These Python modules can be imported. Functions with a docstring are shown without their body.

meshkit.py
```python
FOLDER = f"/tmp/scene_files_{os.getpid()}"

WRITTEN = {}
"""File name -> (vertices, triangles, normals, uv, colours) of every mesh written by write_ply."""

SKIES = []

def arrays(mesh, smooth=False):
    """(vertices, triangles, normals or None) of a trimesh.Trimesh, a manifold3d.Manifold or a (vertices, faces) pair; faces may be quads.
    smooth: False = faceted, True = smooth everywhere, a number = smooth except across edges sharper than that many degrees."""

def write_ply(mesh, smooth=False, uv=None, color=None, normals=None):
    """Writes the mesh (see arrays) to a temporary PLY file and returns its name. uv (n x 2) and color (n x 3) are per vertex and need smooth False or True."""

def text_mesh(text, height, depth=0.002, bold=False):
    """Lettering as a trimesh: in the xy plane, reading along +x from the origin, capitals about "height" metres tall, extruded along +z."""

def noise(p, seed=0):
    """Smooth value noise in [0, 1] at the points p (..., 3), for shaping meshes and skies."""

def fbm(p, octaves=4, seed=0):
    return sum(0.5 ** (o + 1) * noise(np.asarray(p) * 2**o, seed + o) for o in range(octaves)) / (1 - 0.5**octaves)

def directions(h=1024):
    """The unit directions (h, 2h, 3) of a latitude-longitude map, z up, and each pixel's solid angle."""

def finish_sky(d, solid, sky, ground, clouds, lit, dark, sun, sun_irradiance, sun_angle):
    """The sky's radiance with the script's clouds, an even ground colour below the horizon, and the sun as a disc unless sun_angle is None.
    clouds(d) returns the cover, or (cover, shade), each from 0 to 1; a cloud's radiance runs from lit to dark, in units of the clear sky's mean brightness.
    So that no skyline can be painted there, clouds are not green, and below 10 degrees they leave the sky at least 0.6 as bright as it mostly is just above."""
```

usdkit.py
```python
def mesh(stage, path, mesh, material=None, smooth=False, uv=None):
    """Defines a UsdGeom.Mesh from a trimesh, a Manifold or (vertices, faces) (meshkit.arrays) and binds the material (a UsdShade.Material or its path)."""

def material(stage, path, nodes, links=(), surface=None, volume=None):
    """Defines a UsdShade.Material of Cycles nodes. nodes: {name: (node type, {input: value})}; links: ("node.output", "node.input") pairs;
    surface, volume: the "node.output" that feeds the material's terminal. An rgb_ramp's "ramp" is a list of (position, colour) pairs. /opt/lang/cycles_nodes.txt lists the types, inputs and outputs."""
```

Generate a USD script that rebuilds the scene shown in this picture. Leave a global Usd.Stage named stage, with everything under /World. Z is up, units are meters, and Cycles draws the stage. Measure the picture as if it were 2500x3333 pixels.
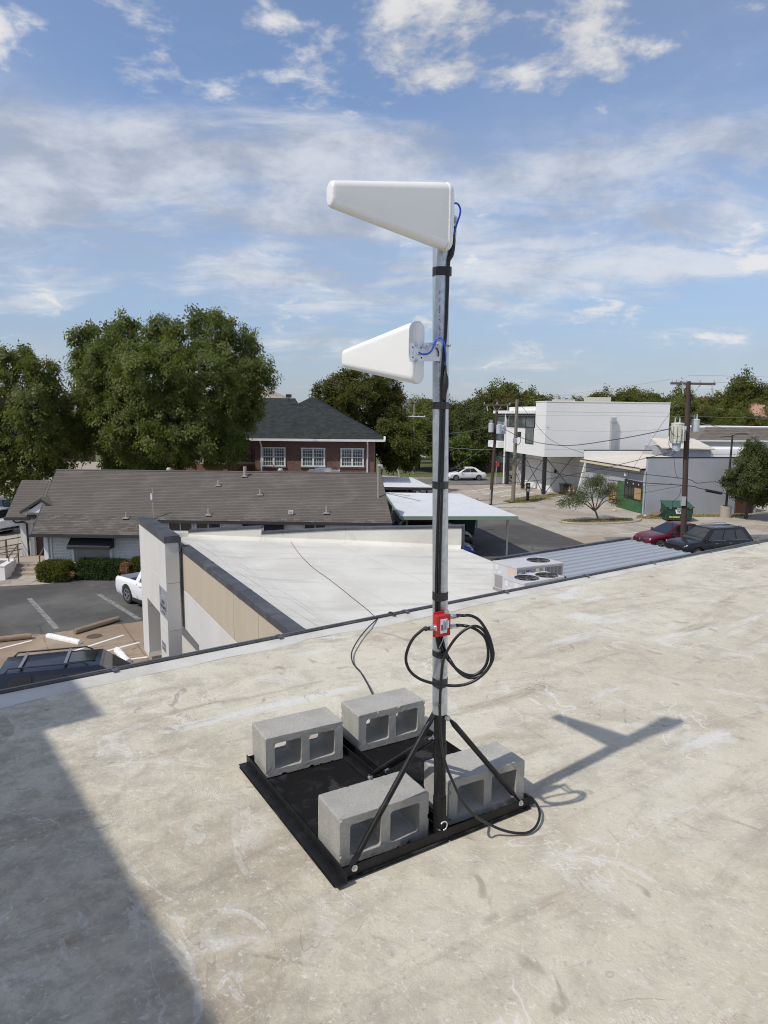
import math, random
import numpy as np, trimesh, manifold3d as m3
import usdkit, meshkit
from shapely.geometry import Polygon, Point, MultiPoint
from shapely import affinity
from pxr import Usd, UsdGeom, UsdLux, UsdShade, Sdf, Gf, Vt

stage = Usd.Stage.CreateInMemory()
UsdGeom.SetStageUpAxis(stage, 'Z'); UsdGeom.SetStageMetersPerUnit(stage, 1.0)
UsdGeom.Xform.Define(stage, '/World'); UsdGeom.Scope.Define(stage, '/World/Looks')
stage.SetDefaultPrim(stage.GetPrimAtPath('/World'))

# ---------------------------------------------------------------- camera, sky, sun
ROOF, EYE = 6.26, 8.0
cam = UsdGeom.Camera.Define(stage, '/World/camera')
th, ro = math.radians(8.2), 0.009
fw = np.array([0, math.cos(th), -math.sin(th)]); r0 = np.array([1., 0, 0]); u0 = np.array([0, math.sin(th), math.cos(th)])
rt = math.cos(ro) * r0 + math.sin(ro) * u0; up = -math.sin(ro) * r0 + math.cos(ro) * u0
M = np.eye(4); M[0, :3], M[1, :3], M[2, :3], M[3, :3] = rt, up, -fw, (0, 0, EYE)
cam.AddTransformOp().Set(Gf.Matrix4d(*M.ravel().tolist()))
cam.CreateHorizontalApertureAttr(36.0); cam.CreateFocalLengthAttr(36.0 * 2215.0 / 2500.0)
cam.CreateExposureAttr(0.48)
SUN_EL = math.radians(52.8); SUN_XY = np.array([-.788, -.616]); SUN_XY /= np.linalg.norm(SUN_XY)
SUN_ROT = math.atan2(SUN_XY[0], SUN_XY[1])
sunv = np.array([*(SUN_XY * math.cos(SUN_EL)), math.sin(SUN_EL)])
sun = UsdLux.DistantLight.Define(stage, '/World/sun')
sun.CreateIntensityAttr(0.62); sun.CreateNormalizeAttr(True); sun.CreateAngleAttr(0.8); sun.CreateColorAttr(Gf.Vec3f(1.0, .955, .88))
zc_ = sunv; xc_ = np.cross([0, 0, 1.], zc_); xc_ /= np.linalg.norm(xc_); yc_ = np.cross(zc_, xc_)
Ms = np.eye(4); Ms[0, :3], Ms[1, :3], Ms[2, :3] = xc_, yc_, zc_
sun.AddTransformOp().Set(Gf.Matrix4d(*Ms.ravel().tolist()))

# ---------------------------------------------------------------- node graphs
class Ref:
    def __init__(s, a): s.a = a
class G:
    """collects the nodes of one material"""
    def __init__(s): s.n, s.l = {}, []
    def __call__(s, kind, out=None, **kw):
        name = f'n{len(s.n)}'; ins = {}
        for k, v in kw.items():
            if isinstance(v, Ref): s.l.append((v.a, f'{name}.{k}'))
            else: ins[k] = v
        s.n[name] = (kind, ins)
        return Ref(f'{name}.{out}') if out else name
    def pos(s): return s('geometry', 'position')
    def map(s, v, scale=(1, 1, 1), rot=(0, 0, 0), loc=(0, 0, 0)): return s('mapping', 'vector', vector=v, scale=scale, rotation=rot, location=loc)
    def noise(s, v, scale, detail=4, rough=.55, dist=0.): return s('noise_texture', 'fac', vector=v, scale=scale, detail=detail, roughness=rough, distortion=dist)
    def step(s, f, a, b): return s('map_range', 'result', range_type='smoothstep', value=f, from_min=a, from_max=b, to_min=0., to_max=1., clamp=True)
    def mix(s, f, a, b, kind='mix'): return s('mix_color', 'result', blend_type=kind, fac=f, a=a, b=b)
    def mul(s, a, b): return s('math', 'value', math_type='multiply', value1=a, value2=b)
    def add(s, a, b): return s('math', 'value', math_type='add', value1=a, value2=b)
    def bump(s, h, strength, dist, normal=None):
        kw = dict(normal=normal) if normal else {}
        return s('bump', 'normal', height=h, strength=strength, distance=dist, **kw)
    def done(s, name, surf): return usdkit.material(stage, '/World/Looks/' + name, s.n, s.l, surface=surf.a)
MATS = {}
def pm(name, col, rough=.6, metal=0., col2=None, vs=3., vmix=.5, bump=0., bs=40., spec=.5, coat=0., rnd=0., stretch=(1, 1, 1), dirt=None, dscale=1., damt=.6):
    """a principled material whose colour wanders from col to col2, with optional dirt patches, bump and per-piece brightness"""
    if name in MATS: return MATS[name]
    g = G(); p = g.pos()
    if stretch != (1, 1, 1): p = g.map(p, scale=stretch)
    if col2 is None: col2 = tuple(c * .82 for c in col)
    c = g.mix(g.mul(g.step(g.noise(p, vs, 5, .6), .32, .68), vmix), col, col2)
    if dirt: c = g.mix(g.mul(g.step(g.noise(p, dscale, 6, .65, .6), .48, .7), damt), c, dirt)
    if rnd:
        r = g('object_info', 'random'); r = g('map_range', 'result', value=r, from_min=0., from_max=1., to_min=1. - rnd, to_max=1. + rnd)
        c = g('hsv', 'color', color=c, value=r, hue=.5, saturation=1., fac=1.)
    kw = dict(base_color=c, roughness=rough, metallic=metal, specular_ior_level=spec, coat_weight=coat)
    if bump: kw['normal'] = g.bump(g.noise(p, bs, 4, .6), .6, bump)
    MATS[name] = g.done(name, g('principled_bsdf', 'BSDF', **kw)); return MATS[name]

def sky():
    g = G()
    skyc = g('sky_texture', 'color', sky_type='single_scattering', sun_disc=False, sun_elevation=SUN_EL, sun_rotation=SUN_ROT, altitude=150., air_density=1.0, aerosol_density=.55, ozone_density=2.2)
    skyc = g.mix(1., skyc, (.78, .74, .75), 'multiply')
    d = g('texture_coordinate', 'generated')
    s_ = g('separate_xyz'); g.l.append((d.a, s_ + '.vector'))
    X, Y_, Z = Ref(s_ + '.x'), Ref(s_ + '.y'), Ref(s_ + '.z')
    zz = g('math', 'value', math_type='maximum', value1=Z, value2=0.0)
    den = g.add(zz, .16)
    px_ = g('math', 'value', math_type='divide', value1=X, value2=den); py_ = g('math', 'value', math_type='divide', value1=Y_, value2=den)
    q = g('combine_xyz', 'vector', x=px_, y=py_, z=0.)
    warp = g('noise_texture', 'color', vector=q, scale=1.6, detail=3., roughness=.5)
    q2 = g('vector_math', 'vector', math_type='multiply_add', vector1=warp, vector2=(.35, .35, 0.), vector3=q)
    big = g.noise(g.map(q, loc=(BIGL[0], BIGL[1], 0)), .75, 2, .5)
    den2 = g.add(zz, .55)
    p3 = g('combine_xyz', 'vector', x=g('math', 'value', math_type='divide', value1=X, value2=den2), y=g('math', 'value', math_type='divide', value1=Y_, value2=den2), z=g.mul(zz, 1.6))
    p3 = g('vector_math', 'vector', math_type='multiply_add', vector1=warp, vector2=(.12, .12, .08), vector3=p3)
    puff = g.noise(g.map(p3, loc=PUFL), 6.6, 9, .6)
    high = g('map_range', 'result', range_type='smoothstep', value=Z, from_min=.30, from_max=.42, to_min=0., to_max=1., clamp=True)
    thin = g.noise(g.map(q2, scale=(.75, 1.5, 1), rot=(0, 0, .3), loc=THIL), 1.5, 8, .64)
    band = g.mul(g.step(Z, .12, .24), g('map_range', 'result', range_type='smoothstep', value=Z, from_min=.32, from_max=.40, to_min=1., to_max=0., clamp=True))
    cp = g.step(g.add(g.add(g.mul(puff, .9), g.mul(big, .15)), g.mul(high, .06)), .565, .71)
    ct = g.mul(g.step(g.add(g.add(thin, g.mul(band, .17)), g.mul(high, -.10)), .46, .74), .72)
    veil = g.mul(g.step(g.add(big, g.mul(band, .2)), .4, .8), .30)
    cov = g('math', 'value', math_type='maximum', value1=g('math', 'value', math_type='maximum', value1=cp, value2=ct), value2=veil)
    bright = g.step(g.add(g.mul(puff, .65), g.mul(thin, .35)), .40, .62)
    ccol = g.mix(bright, (CL_D[0], CL_D[1], CL_D[2]), (CL_L[0], CL_L[1], CL_L[2]))
    lowhaze = g('map_range', 'result', range_type='smoothstep', value=Z, from_min=0., from_max=.35, to_min=.7, to_max=0., clamp=True)
    base = g.mix(lowhaze, skyc, HAZE)
    base = g.mix(g.mul(g.mul(cov, g.step(Z, .005, .06)), .88), base, ccol)
    m = g.done('sky_look', g('background_shader', 'background', color=base, strength=SKY_S))
    dome = UsdLux.DomeLight.Define(stage, '/World/sky')
    UsdShade.MaterialBindingAPI.Apply(dome.GetPrim()).Bind(m)
    dome.GetPrim().SetCustomDataByKey('kind', 'structure')
SKY_S = .15
BIGL, PUFL, THIL = (4.1, .2), (1.7, 10.8, .3), (1.7, 9.9, 18.4)
CL_L, CL_D, HAZE = (4.0, 3.95, 3.9), (2.1, 2.16, 2.35), (1.12, 1.45, 2.15)
sky()

# ---------------------------------------------------------------- prims
USED = {}
def path_of(parent, name):
    base = parent.GetPath().pathString if parent is not None else '/World'
    k = base + '/' + name; n = USED.get(k, 0); USED[k] = n + 1
    return k if n == 0 else f'{k}_{n:03d}'
def tag(prim, label=None, cat=None, group=None, kind=None):
    for k, v in (('label', label), ('category', cat), ('group', group), ('kind', kind)):
        if v: prim.SetCustomDataByKey(k, v)
    return prim
def obj(name, mesh, mat, parent=None, smooth=False, **kw):
    m = usdkit.mesh(stage, path_of(parent, name), mesh, mat, smooth=smooth)
    return tag(m.GetPrim(), **kw)
def thing(name, label, cat, loc=(0, 0, 0), rz=0., group=None, scale=None, kind=None):
    x = UsdGeom.Xform.Define(stage, path_of(None, name))
    x.AddTranslateOp().Set(Gf.Vec3d(*map(float, loc)))
    x.AddRotateZOp().Set(math.degrees(rz))
    if scale: x.AddScaleOp().Set(Gf.Vec3f(*map(float, scale)))
    return tag(x.GetPrim(), label, cat, group, kind)
def dup(src, label, loc, rz=0., group=None, scale=None, cat=None):
    was = src.GetCustomData()
    r = thing(src.GetName().rstrip('0123456789').rstrip('_') if src.GetName()[-4:-3] == '_' else src.GetName(), label, cat or was['category'], loc, rz, group or was.get('group'), scale)
    r.GetReferences().AddInternalReference(src.GetPath()); r.SetInstanceable(True)
    return r

# ---------------------------------------------------------------- shapes
class MB:
    """gathers boxes, bars, tubes and sheets into one mesh"""
    def __init__(s): s.v, s.f, s.n = [], [], 0
    def add(s, v, f):
        v = np.asarray(v, float); f = np.asarray(f, int)
        if f.shape[1] == 4: f = np.vstack([f[:, [0, 1, 2]], f[:, [0, 2, 3]]])
        s.v.append(v); s.f.append(f + s.n); s.n += len(v); return s
    def tm(s, m): return s.add(m.vertices, m.faces)
    def mani(s, m): q = m.to_mesh(); return s.add(q.vert_properties[:, :3], q.tri_verts)
    def box(s, c, size, rz=0., bev=0.): return s.add(*box_vf(c, size, rz, bev))
    def bar(s, a, b, w, h=None, upv=(0, 0, 1)): return s.add(*bar_vf(a, b, w, h or w, upv))
    def cyl(s, a, b, r, r2=None, n=12): return s.add(*cyl_vf(a, b, r, r if r2 is None else r2, n))
    def tube(s, pts, r, n=8): return s.add(*tube_vf(pts, r, n))
    def quad(s, *p):
        if len(p) == 1: p = p[0]
        return s.add(np.array(p), [list(range(len(p)))[:4]] if len(p) == 4 else [[0, i, i + 1] for i in range(1, len(p) - 1)])
    def slab(s, pts, th): return s.add(*slab_vf(pts, th))
    def mesh(s): return (np.vstack(s.v), np.vstack(s.f))
    def build(s, name, mat, parent=None, smooth=False, **kw): return obj(name, s.mesh(), mat, parent, smooth, **kw)
BF = np.array([[0, 3, 2, 1], [4, 5, 6, 7], [0, 1, 5, 4], [1, 2, 6, 5], [2, 3, 7, 6], [3, 0, 4, 7]])
def rot2(x, y, a): return x * math.cos(a) - y * math.sin(a), x * math.sin(a) + y * math.cos(a)
def box_vf(c, size, rz=0., bev=0.):
    hx, hy, hz = (q / 2 for q in size)
    if bev:
        pts = []
        for sx in (-1, 1):
            for sy in (-1, 1):
                for sz in (-1, 1):
                    pts += [(sx * (hx - bev), sy * (hy - bev), sz * hz), (sx * (hx - bev), sy * hy, sz * (hz - bev)), (sx * hx, sy * (hy - bev), sz * (hz - bev))]
        q = m3.Manifold.hull_points(np.array(pts)).to_mesh(); v, f = np.array(q.vert_properties[:, :3]), np.array(q.tri_verts)
    else:
        v = np.array([(-hx, -hy, -hz), (hx, -hy, -hz), (hx, hy, -hz), (-hx, hy, -hz), (-hx, -hy, hz), (hx, -hy, hz), (hx, hy, hz), (-hx, hy, hz)]); f = BF
    if rz: x, y = rot2(v[:, 0], v[:, 1], rz); v = np.stack([x, y, v[:, 2]], 1)
    return v + np.asarray(c, float), f
def frame(a, b, upv=(0, 0, 1)):
    d = np.asarray(b, float) - a; L = np.linalg.norm(d); d = d / L
    if abs(d @ np.asarray(upv)) > .98: upv = (1, 0, 0)
    s_ = np.cross(d, upv); s_ /= np.linalg.norm(s_); return d, s_, np.cross(s_, d), L
def bar_vf(a, b, w, h, upv=(0, 0, 1)):
    a = np.asarray(a, float); d, s_, t, L = frame(a, b, upv)
    v = [a + e * d * L + x * w / 2 * s_ + z * h / 2 * t for z in (-1, 1) for e, x in ((0, -1), (1, -1), (1, 1), (0, 1))]
    return np.array(v), BF[:, ::-1]
def cyl_vf(a, b, r, r2, n=12):
    a, b = np.asarray(a, float), np.asarray(b, float); d, s_, t, L = frame(a, b)
    k = np.linspace(0, 2 * np.pi, n, endpoint=False); ring = np.cos(k)[:, None] * s_ + np.sin(k)[:, None] * t
    v = np.vstack([a + r * ring, b + r2 * ring, [a], [b]])
    i = np.arange(n); j = (i + 1) % n
    f = np.vstack([np.stack([i, i + n, j + n], 1), np.stack([i, j + n, j], 1), np.stack([i * 0 + 2 * n, i, j], 1), np.stack([i * 0 + 2 * n + 1, j + n, i + n], 1)])
    return v, f
def tube_vf(pts, r, n=8):
    P_ = np.asarray(pts, float); k = len(P_); rr = np.broadcast_to(np.asarray(r, float), (k,))
    T = np.gradient(P_, axis=0); T /= np.maximum(np.linalg.norm(T, axis=1, keepdims=True), 1e-9)
    s_ = np.cross(T[0], [0, 0, 1.]);
    if np.linalg.norm(s_) < .05: s_ = np.cross(T[0], [1., 0, 0])
    s_ /= np.linalg.norm(s_); ang = np.linspace(0, 2 * np.pi, n, endpoint=False); V = []
    for i in range(k):
        s_ = s_ - (s_ @ T[i]) * T[i]; s_ /= np.linalg.norm(s_); t = np.cross(s_, T[i])
        V.append(P_[i] + rr[i] * (np.cos(ang)[:, None] * s_ + np.sin(ang)[:, None] * t))
    V = np.vstack(V + [P_[:1], P_[-1:]]); i = np.arange(n); j = (i + 1) % n; F = []
    for a in range(k - 1): F += [np.stack([a * n + i, a * n + j, a * n + n + j], 1), np.stack([a * n + i, a * n + n + j, a * n + n + i], 1)]
    F += [np.stack([i * 0 + k * n, j, i], 1), np.stack([i * 0 + k * n + 1, (k - 1) * n + i, (k - 1) * n + j], 1)]
    return V, np.vstack(F)
def slab_vf(pts, th):
    """a flat convex polygon given by its front face (counter-clockwise seen from the front), th metres thick behind it"""
    p = np.asarray(pts, float); n = np.cross(p[1] - p[0], p[2] - p[0]); n /= np.linalg.norm(n); k = len(p)
    v = np.vstack([p, p - th * n]); f = [[0, i, i + 1] for i in range(1, k - 1)] + [[k, k + i + 1, k + i] for i in range(1, k - 1)]
    for i in range(k): j = (i + 1) % k; f += [[i, i + k, j + k], [i, j + k, j]]
    return v, np.array(f)
def prism(poly, z0, z1):
    m = extrude(poly, z1 - z0); m.apply_translation((0, 0, z0)); return m
def extrude(poly, h): return trimesh.util.concatenate([trimesh.creation.extrude_polygon(q, h, engine='earcut') for q in getattr(poly, 'geoms', [poly])])
def sheet(pts, z):
    """a flat ground patch"""
    m = trimesh.creation.extrude_polygon(Polygon(pts), .004, engine='earcut'); m.apply_translation((0, 0, z - .004)); return m
def spline(pts, n=8):
    """a smooth curve through the points"""
    p = np.asarray(pts, float); p = np.vstack([2 * p[0] - p[1], p, 2 * p[-1] - p[-2]]); out = []
    for i in range(1, len(p) - 2):
        for t in np.linspace(0, 1, n, endpoint=False):
            a, b, c, d = p[i - 1:i + 3]
            out.append(.5 * ((2 * b) + (c - a) * t + (2 * a - 5 * b + 4 * c - d) * t * t + (3 * b - a - 3 * c + d) * t ** 3))
    return np.array(out + [p[-2]])
def lathe(prof, n=24):
    """prof: (radius, z) pairs"""
    return trimesh.creation.revolve(np.array(prof, float), sections=n)
def xf(mesh, loc=(0, 0, 0), rz=0., R=None):
    v, f = (mesh.vertices, mesh.faces) if hasattr(mesh, 'vertices') else mesh
    v = np.array(v, float)
    if R is not None: v = v @ np.asarray(R).T
    if rz: x, y = rot2(v[:, 0], v[:, 1], rz); v = np.stack([x, y, v[:, 2]], 1)
    return v + np.asarray(loc, float), np.array(f)
def lettering(text, h, at, xdir, ydir, depth=.003, bold=False, fit=None):
    """text that reads along xdir with its upright along ydir, starting at the point at"""
    t = meshkit.text_mesh(text, h, depth, bold); v = np.array(t.vertices)
    if fit: v[:, 0] *= fit / max(v[:, 0].max(), 1e-6)
    xd, yd = np.asarray(xdir, float), np.asarray(ydir, float); xd /= np.linalg.norm(xd); yd /= np.linalg.norm(yd)
    return np.asarray(at, float) + v[:, :1] * xd + v[:, 1:2] * yd + v[:, 2:] * np.cross(xd, yd), np.array(t.faces)
RNG = np.random.default_rng(11)


# ---------------------------------------------------------------- the roof we stand on
E0 = np.array([.008, 5.786]); EU = np.array([.8143, .5804]); EV = np.array([.5804, -.8143]); EA = math.atan2(EU[1], EU[0])
def RP(u, w, z=ROOF): q = E0 + EU * u + EV * w; return np.array([q[0], q[1], z])
def roof_look():
    g = G(); p = g.pos()
    a = g.map(p, rot=(0, 0, -EA))
    big = g.step(g.noise(p, .55, 5, .6, .4), .36, .66)
    c = g.mix(g.mul(big, .8), (.57, .53, .425), (.46, .405, .305))
    st = g.step(g.noise(g.map(a, scale=(.7, 2.6, 1)), 1.1, 7, .68, .8), .5, .72)
    c = g.mix(g.mul(st, .85), c, (.31, .25, .185))
    mid = g.step(g.noise(p, 5.5, 8, .66, .5), .42, .7)
    c = g.mix(g.mul(mid, .5), c, (.32, .29, .235))
    pale = g.step(g.noise(g.map(a, scale=(.5, 1.6, 1), loc=(2.3, 1.1, 0)), 1.7, 8, .66, .5), .56, .68)
    c = g.mix(g.mul(pale, .72), c, (.62, .615, .585))
    scuff = g.step(g.noise(g.map(a, scale=(2.0, .8, 1), loc=(5.3, .4, 0)), 3.6, 9, .72, 1.6), .62, .69)
    c = g.mix(g.mul(scuff, .65), c, (.66, .645, .6))
    drk = g.step(g.noise(g.map(p, loc=(9.1, 3.3, 0)), 3.1, 9, .74, 1.0), .6, .74)
    c = g.mix(g.mul(drk, .75), c, (.2, .165, .125))
    # scuffs with hard edges, curved scrapes and shoe-tread marks left in the coating
    n4 = g.noise(g.map(a, scale=(1.5, .8, 1), loc=(2.2, 8.1, 0)), 2.4, 6, .6, 2.4)
    patch = g.mul(g.step(n4, .575, .60), g.step(g.noise(p, 1.1, 3, .5), .46, .6))
    c = g.mix(g.mul(patch, .42), c, (.63, .61, .56))
    def scrape(sc, loc, wd):
        n_ = g('math', 'value', math_type='absolute', value1=g.add(g.noise(g.map(a, loc=loc), sc, 3, .5, 1.4), -.5))
        return g('map_range', 'result', range_type='smoothstep', value=n_, from_min=0., from_max=wd, to_min=1., to_max=0., clamp=True)
    s1 = g.mul(scrape(1.3, (3, 1, 0), .010), g.step(g.noise(g.map(p, loc=(7, 7, 0)), 1.5, 3, .5), .5, .62)); c = g.mix(g.mul(s1, .6), c, (.66, .64, .59))
    s2 = g.mul(scrape(1.9, (9, 4, 0), .007), g.step(g.noise(g.map(p, loc=(1, 3, 5)), 1.9, 3, .5), .52, .62)); c = g.mix(g.mul(s2, .55), c, (.22, .19, .155))
    tread = g.mul(g('wave_texture', 'fac', vector=g.map(a, rot=(0, 0, .5)), wave_type='bands', bands_direction='x', scale=26., distortion=9., detail=4., detail_scale=2.), g.step(g.noise(g.map(p, loc=(5, 1, 8)), 4.2, 2, .5, .6), .63, .68))
    c = g.mix(g.mul(tread, .2), c, (.64, .62, .57))
    blot = g.step(g.noise(g.map(a, scale=(1, .55, 1), loc=(8, 2, 1)), 5.2, 3, .5, 1.), .66, .72); c = g.mix(g.mul(blot, .6), c, (.26, .215, .17))
    s_ = g('separate_xyz'); g.l.append((p.a, s_ + '.vector'))
    along = g.add(g.mul(Ref(s_ + '.x'), -.79), g.mul(Ref(s_ + '.y'), -.61))
    grime = g.mul(g.step(along, -2.2, .2), g.step(g.noise(p, 9., 8, .75, .5), .4, .64))
    c = g.mix(g.mul(grime, .6), c, (.19, .165, .13))
    speck = g.step(g.noise(p, 46., 4, .75), .56, .68)
    c = g.mix(g.mul(speck, .45), c, (.72, .70, .65))
    sp2 = g.step(g.noise(g.map(p, loc=(4, 4, 4)), 38., 4, .75), .57, .69)
    c = g.mix(g.mul(sp2, .42), c, (.25, .225, .19))
    wr = g.noise(g.map(a, loc=(1, 7, 2)), 7., 6, .62, 2.2)
    n1 = g.bump(wr, .4, .012)
    n2 = g.bump(g.noise(p, 75., 4, .65), .45, .006, n1)
    n3 = g.bump(g.add(scuff, g.add(g.mul(patch, .6), g.mul(tread, .5))), .5, .003, n2)
    return g.done('roof_membrane', g('principled_bsdf', 'BSDF', base_color=c, roughness=.72, specular_ior_level=.35, normal=n3))
M_roof = roof_look()
M_trim = pm('dark_edge_metal', (.055, .058, .066), .45, .0, (.09, .092, .1), 3., .6, dirt=(.2, .19, .17), dscale=5., damt=.5)
M_clip = pm('clip_metal', (.16, .16, .165), .4, .6)
M_stucco_up = pm('upper_wall_stucco', (.72, .70, .66), .9)
roof = thing('roof', None, None, kind='structure')
gu = np.concatenate([np.linspace(-9, -4.2, 12), np.arange(-4.1, 10, .045), np.linspace(10.2, 24, 20)])
gw = np.concatenate([np.arange(.10, 6.6, .045), np.linspace(6.8, 16, 14)])
UU, WW = np.meshgrid(gu, gw, indexing='ij')
XY = E0 + UU[..., None] * EU + WW[..., None] * EV
bumpz = (meshkit.fbm(np.dstack([XY * 1.3, 0 * UU]), 4, 3) - .5) * .018 + (meshkit.fbm(np.dstack([XY * 6, 0 * UU + 3]), 3, 8) - .5) * .005
crease = np.exp(-((UU + .9 + .06 * np.sin(WW * 2.1)) / .02) ** 2) * .006 * (WW > .5) + np.exp(-((UU - 2.75 + .03 * np.sin(WW * 3)) / .03) ** 2) * .004 * (WW > .5)
near = np.exp(-(((XY[..., 0] - .27) ** 2 + (XY[..., 1] - 2.95) ** 2) / .8) ** 3)
bumpz = (bumpz + crease) * (1 - .8 * near) - .004
V = np.dstack([XY, ROOF + bumpz]).reshape(-1, 3); nu, nw = UU.shape
I = np.arange(nu * nw).reshape(nu, nw)
F = np.stack([I[:-1, :-1], I[:-1, 1:], I[1:, 1:], I[1:, :-1]], -1).reshape(-1, 4)
obj('membrane', (V, F), M_roof, roof, smooth=True)
TQ0, TQ1 = np.array((-2.349, 3.977, 6.295)), np.array((5.449, 9.503, 6.295))
EVV = np.array([EV[0], EV[1], 0.])
def TR(u): # the top of the metal edge, u metres along
    d = (TQ1 - TQ0) / np.linalg.norm((TQ1 - TQ0)); s0 = (TQ0[:2] - E0) @ EU; return TQ0 + d * (u - s0)
# the welded strip along the edge, its inner lap line wandering a little
lap = [(-2.426, 3.616), (-2.208, 3.832), (-2.042, 3.998), (-1.638, 4.303), (-1.188, 4.622), (-0.67, 4.986), (-0.612, 5.094), (0.008, 5.454), (0.626, 5.9), (1.352, 6.439), (2.818, 7.518), (5.397, 9.405)]
lw = [((np.array(q) - E0) @ EU, (np.array(q) - E0) @ EV) for q in lap]
us = np.arange(-4.4, 8.2, .06)
ws = np.interp(us, [a for a, b in lw], [b for a, b in lw]) + .006 * np.sin(us * 5.3) + .004 * np.sin(us * 13)
ws = np.where(us > lw[-1][0], lw[-1][1], ws)
SM = MB(); sv = []
for i, u in enumerate(us):
    zb = (meshkit.fbm(np.array([*(E0 + EU * u + EV * ws[i]) * 1.3, 0.]), 4, 3) - .5) * .018 - .004
    sv += [TR(u) + EVV * .03 + (0, 0, -.012), RP(u, .1 + (ws[i] - .1) * .5, ROOF + .013 + zb * .4), RP(u, ws[i] - .012, ROOF + .0075 + zb), RP(u, ws[i], ROOF + .001 + zb)]
sf = [[4 * i + k, 4 * i + k + 1, 4 * i + k + 5, 4 * i + k + 4] for i in range(len(us) - 1) for k in range(3)]
SM.add(sv, sf)
g = G(); p = g.pos()
c = g.mix(g.mul(g.step(g.noise(p, 2.2, 7, .65, .5), .42, .68), .7), (.56, .545, .505), (.43, .40, .345))
c = g.mix(g.mul(g.step(g.noise(p, 60., 3, .7), .6, .72), .4), c, (.42, .39, .34))
M_strip = g.done('edge_membrane', g('principled_bsdf', 'BSDF', base_color=c, roughness=.7, normal=g.bump(g.noise(p, 40., 5, .65, .5), .5, .008)))
SM.build('edge_strip', M_strip, roof, smooth=40)
MB().bar(TR(-9) + (0, 0, -.028), TR(24) + (0, 0, -.028), .05, .056).bar(TR(-9) - EVV * .03 + (0, 0, -.16), TR(24) - EVV * .03 + (0, 0, -.16), .012, .3).build('edge_trim', M_trim, roof)
MB().bar(TR(-9) + EVV * .005 + (0, 0, .002), TR(24) + EVV * .005 + (0, 0, .002), .012, .008).build('trim_ridge', M_clip, roof)
for k, u in enumerate(np.arange(-8.4, 22, 1.22)):
    MB().bar(TR(u) - EVV * .022 + (0, 0, .003), TR(u) + EVV * .05 + (0, 0, .0), .035, .006).cyl(TR(u), TR(u) + (0, 0, .012), .008, n=8).build('trim_clip', M_clip, roof)
wall_in = .12
MB().tm(prism(Polygon([RP(-9, .0)[:2], RP(24, .0)[:2], RP(24, 16)[:2], RP(-9, 16)[:2]]), 0, ROOF - .03)).build('wall', M_stucco_up, roof)
# the taller part of the building beside the roof, which shades it
d = np.array([.612, -.791]); nl = np.array([-.791, -.612]); A_ = np.array([-3.66, 2.14])
def up_block(t0, t1, h): q = [A_ + d * t0, A_ + d * t1, A_ + d * t1 + nl * 6, A_ + d * t0 + nl * 6]; return prism(Polygon(q), ROOF - .02, ROOF + h)
MB().tm(up_block(0, 13, 3.0)).tm(up_block(-.8, 0, 3.42)).build('upper_wall', M_stucco_up, roof)
# a cable that lies over the edge
M_blk = pm('black_cable', (.012, .012, .013), .38, 0., (.02, .02, .021), 20., .5)


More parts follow.
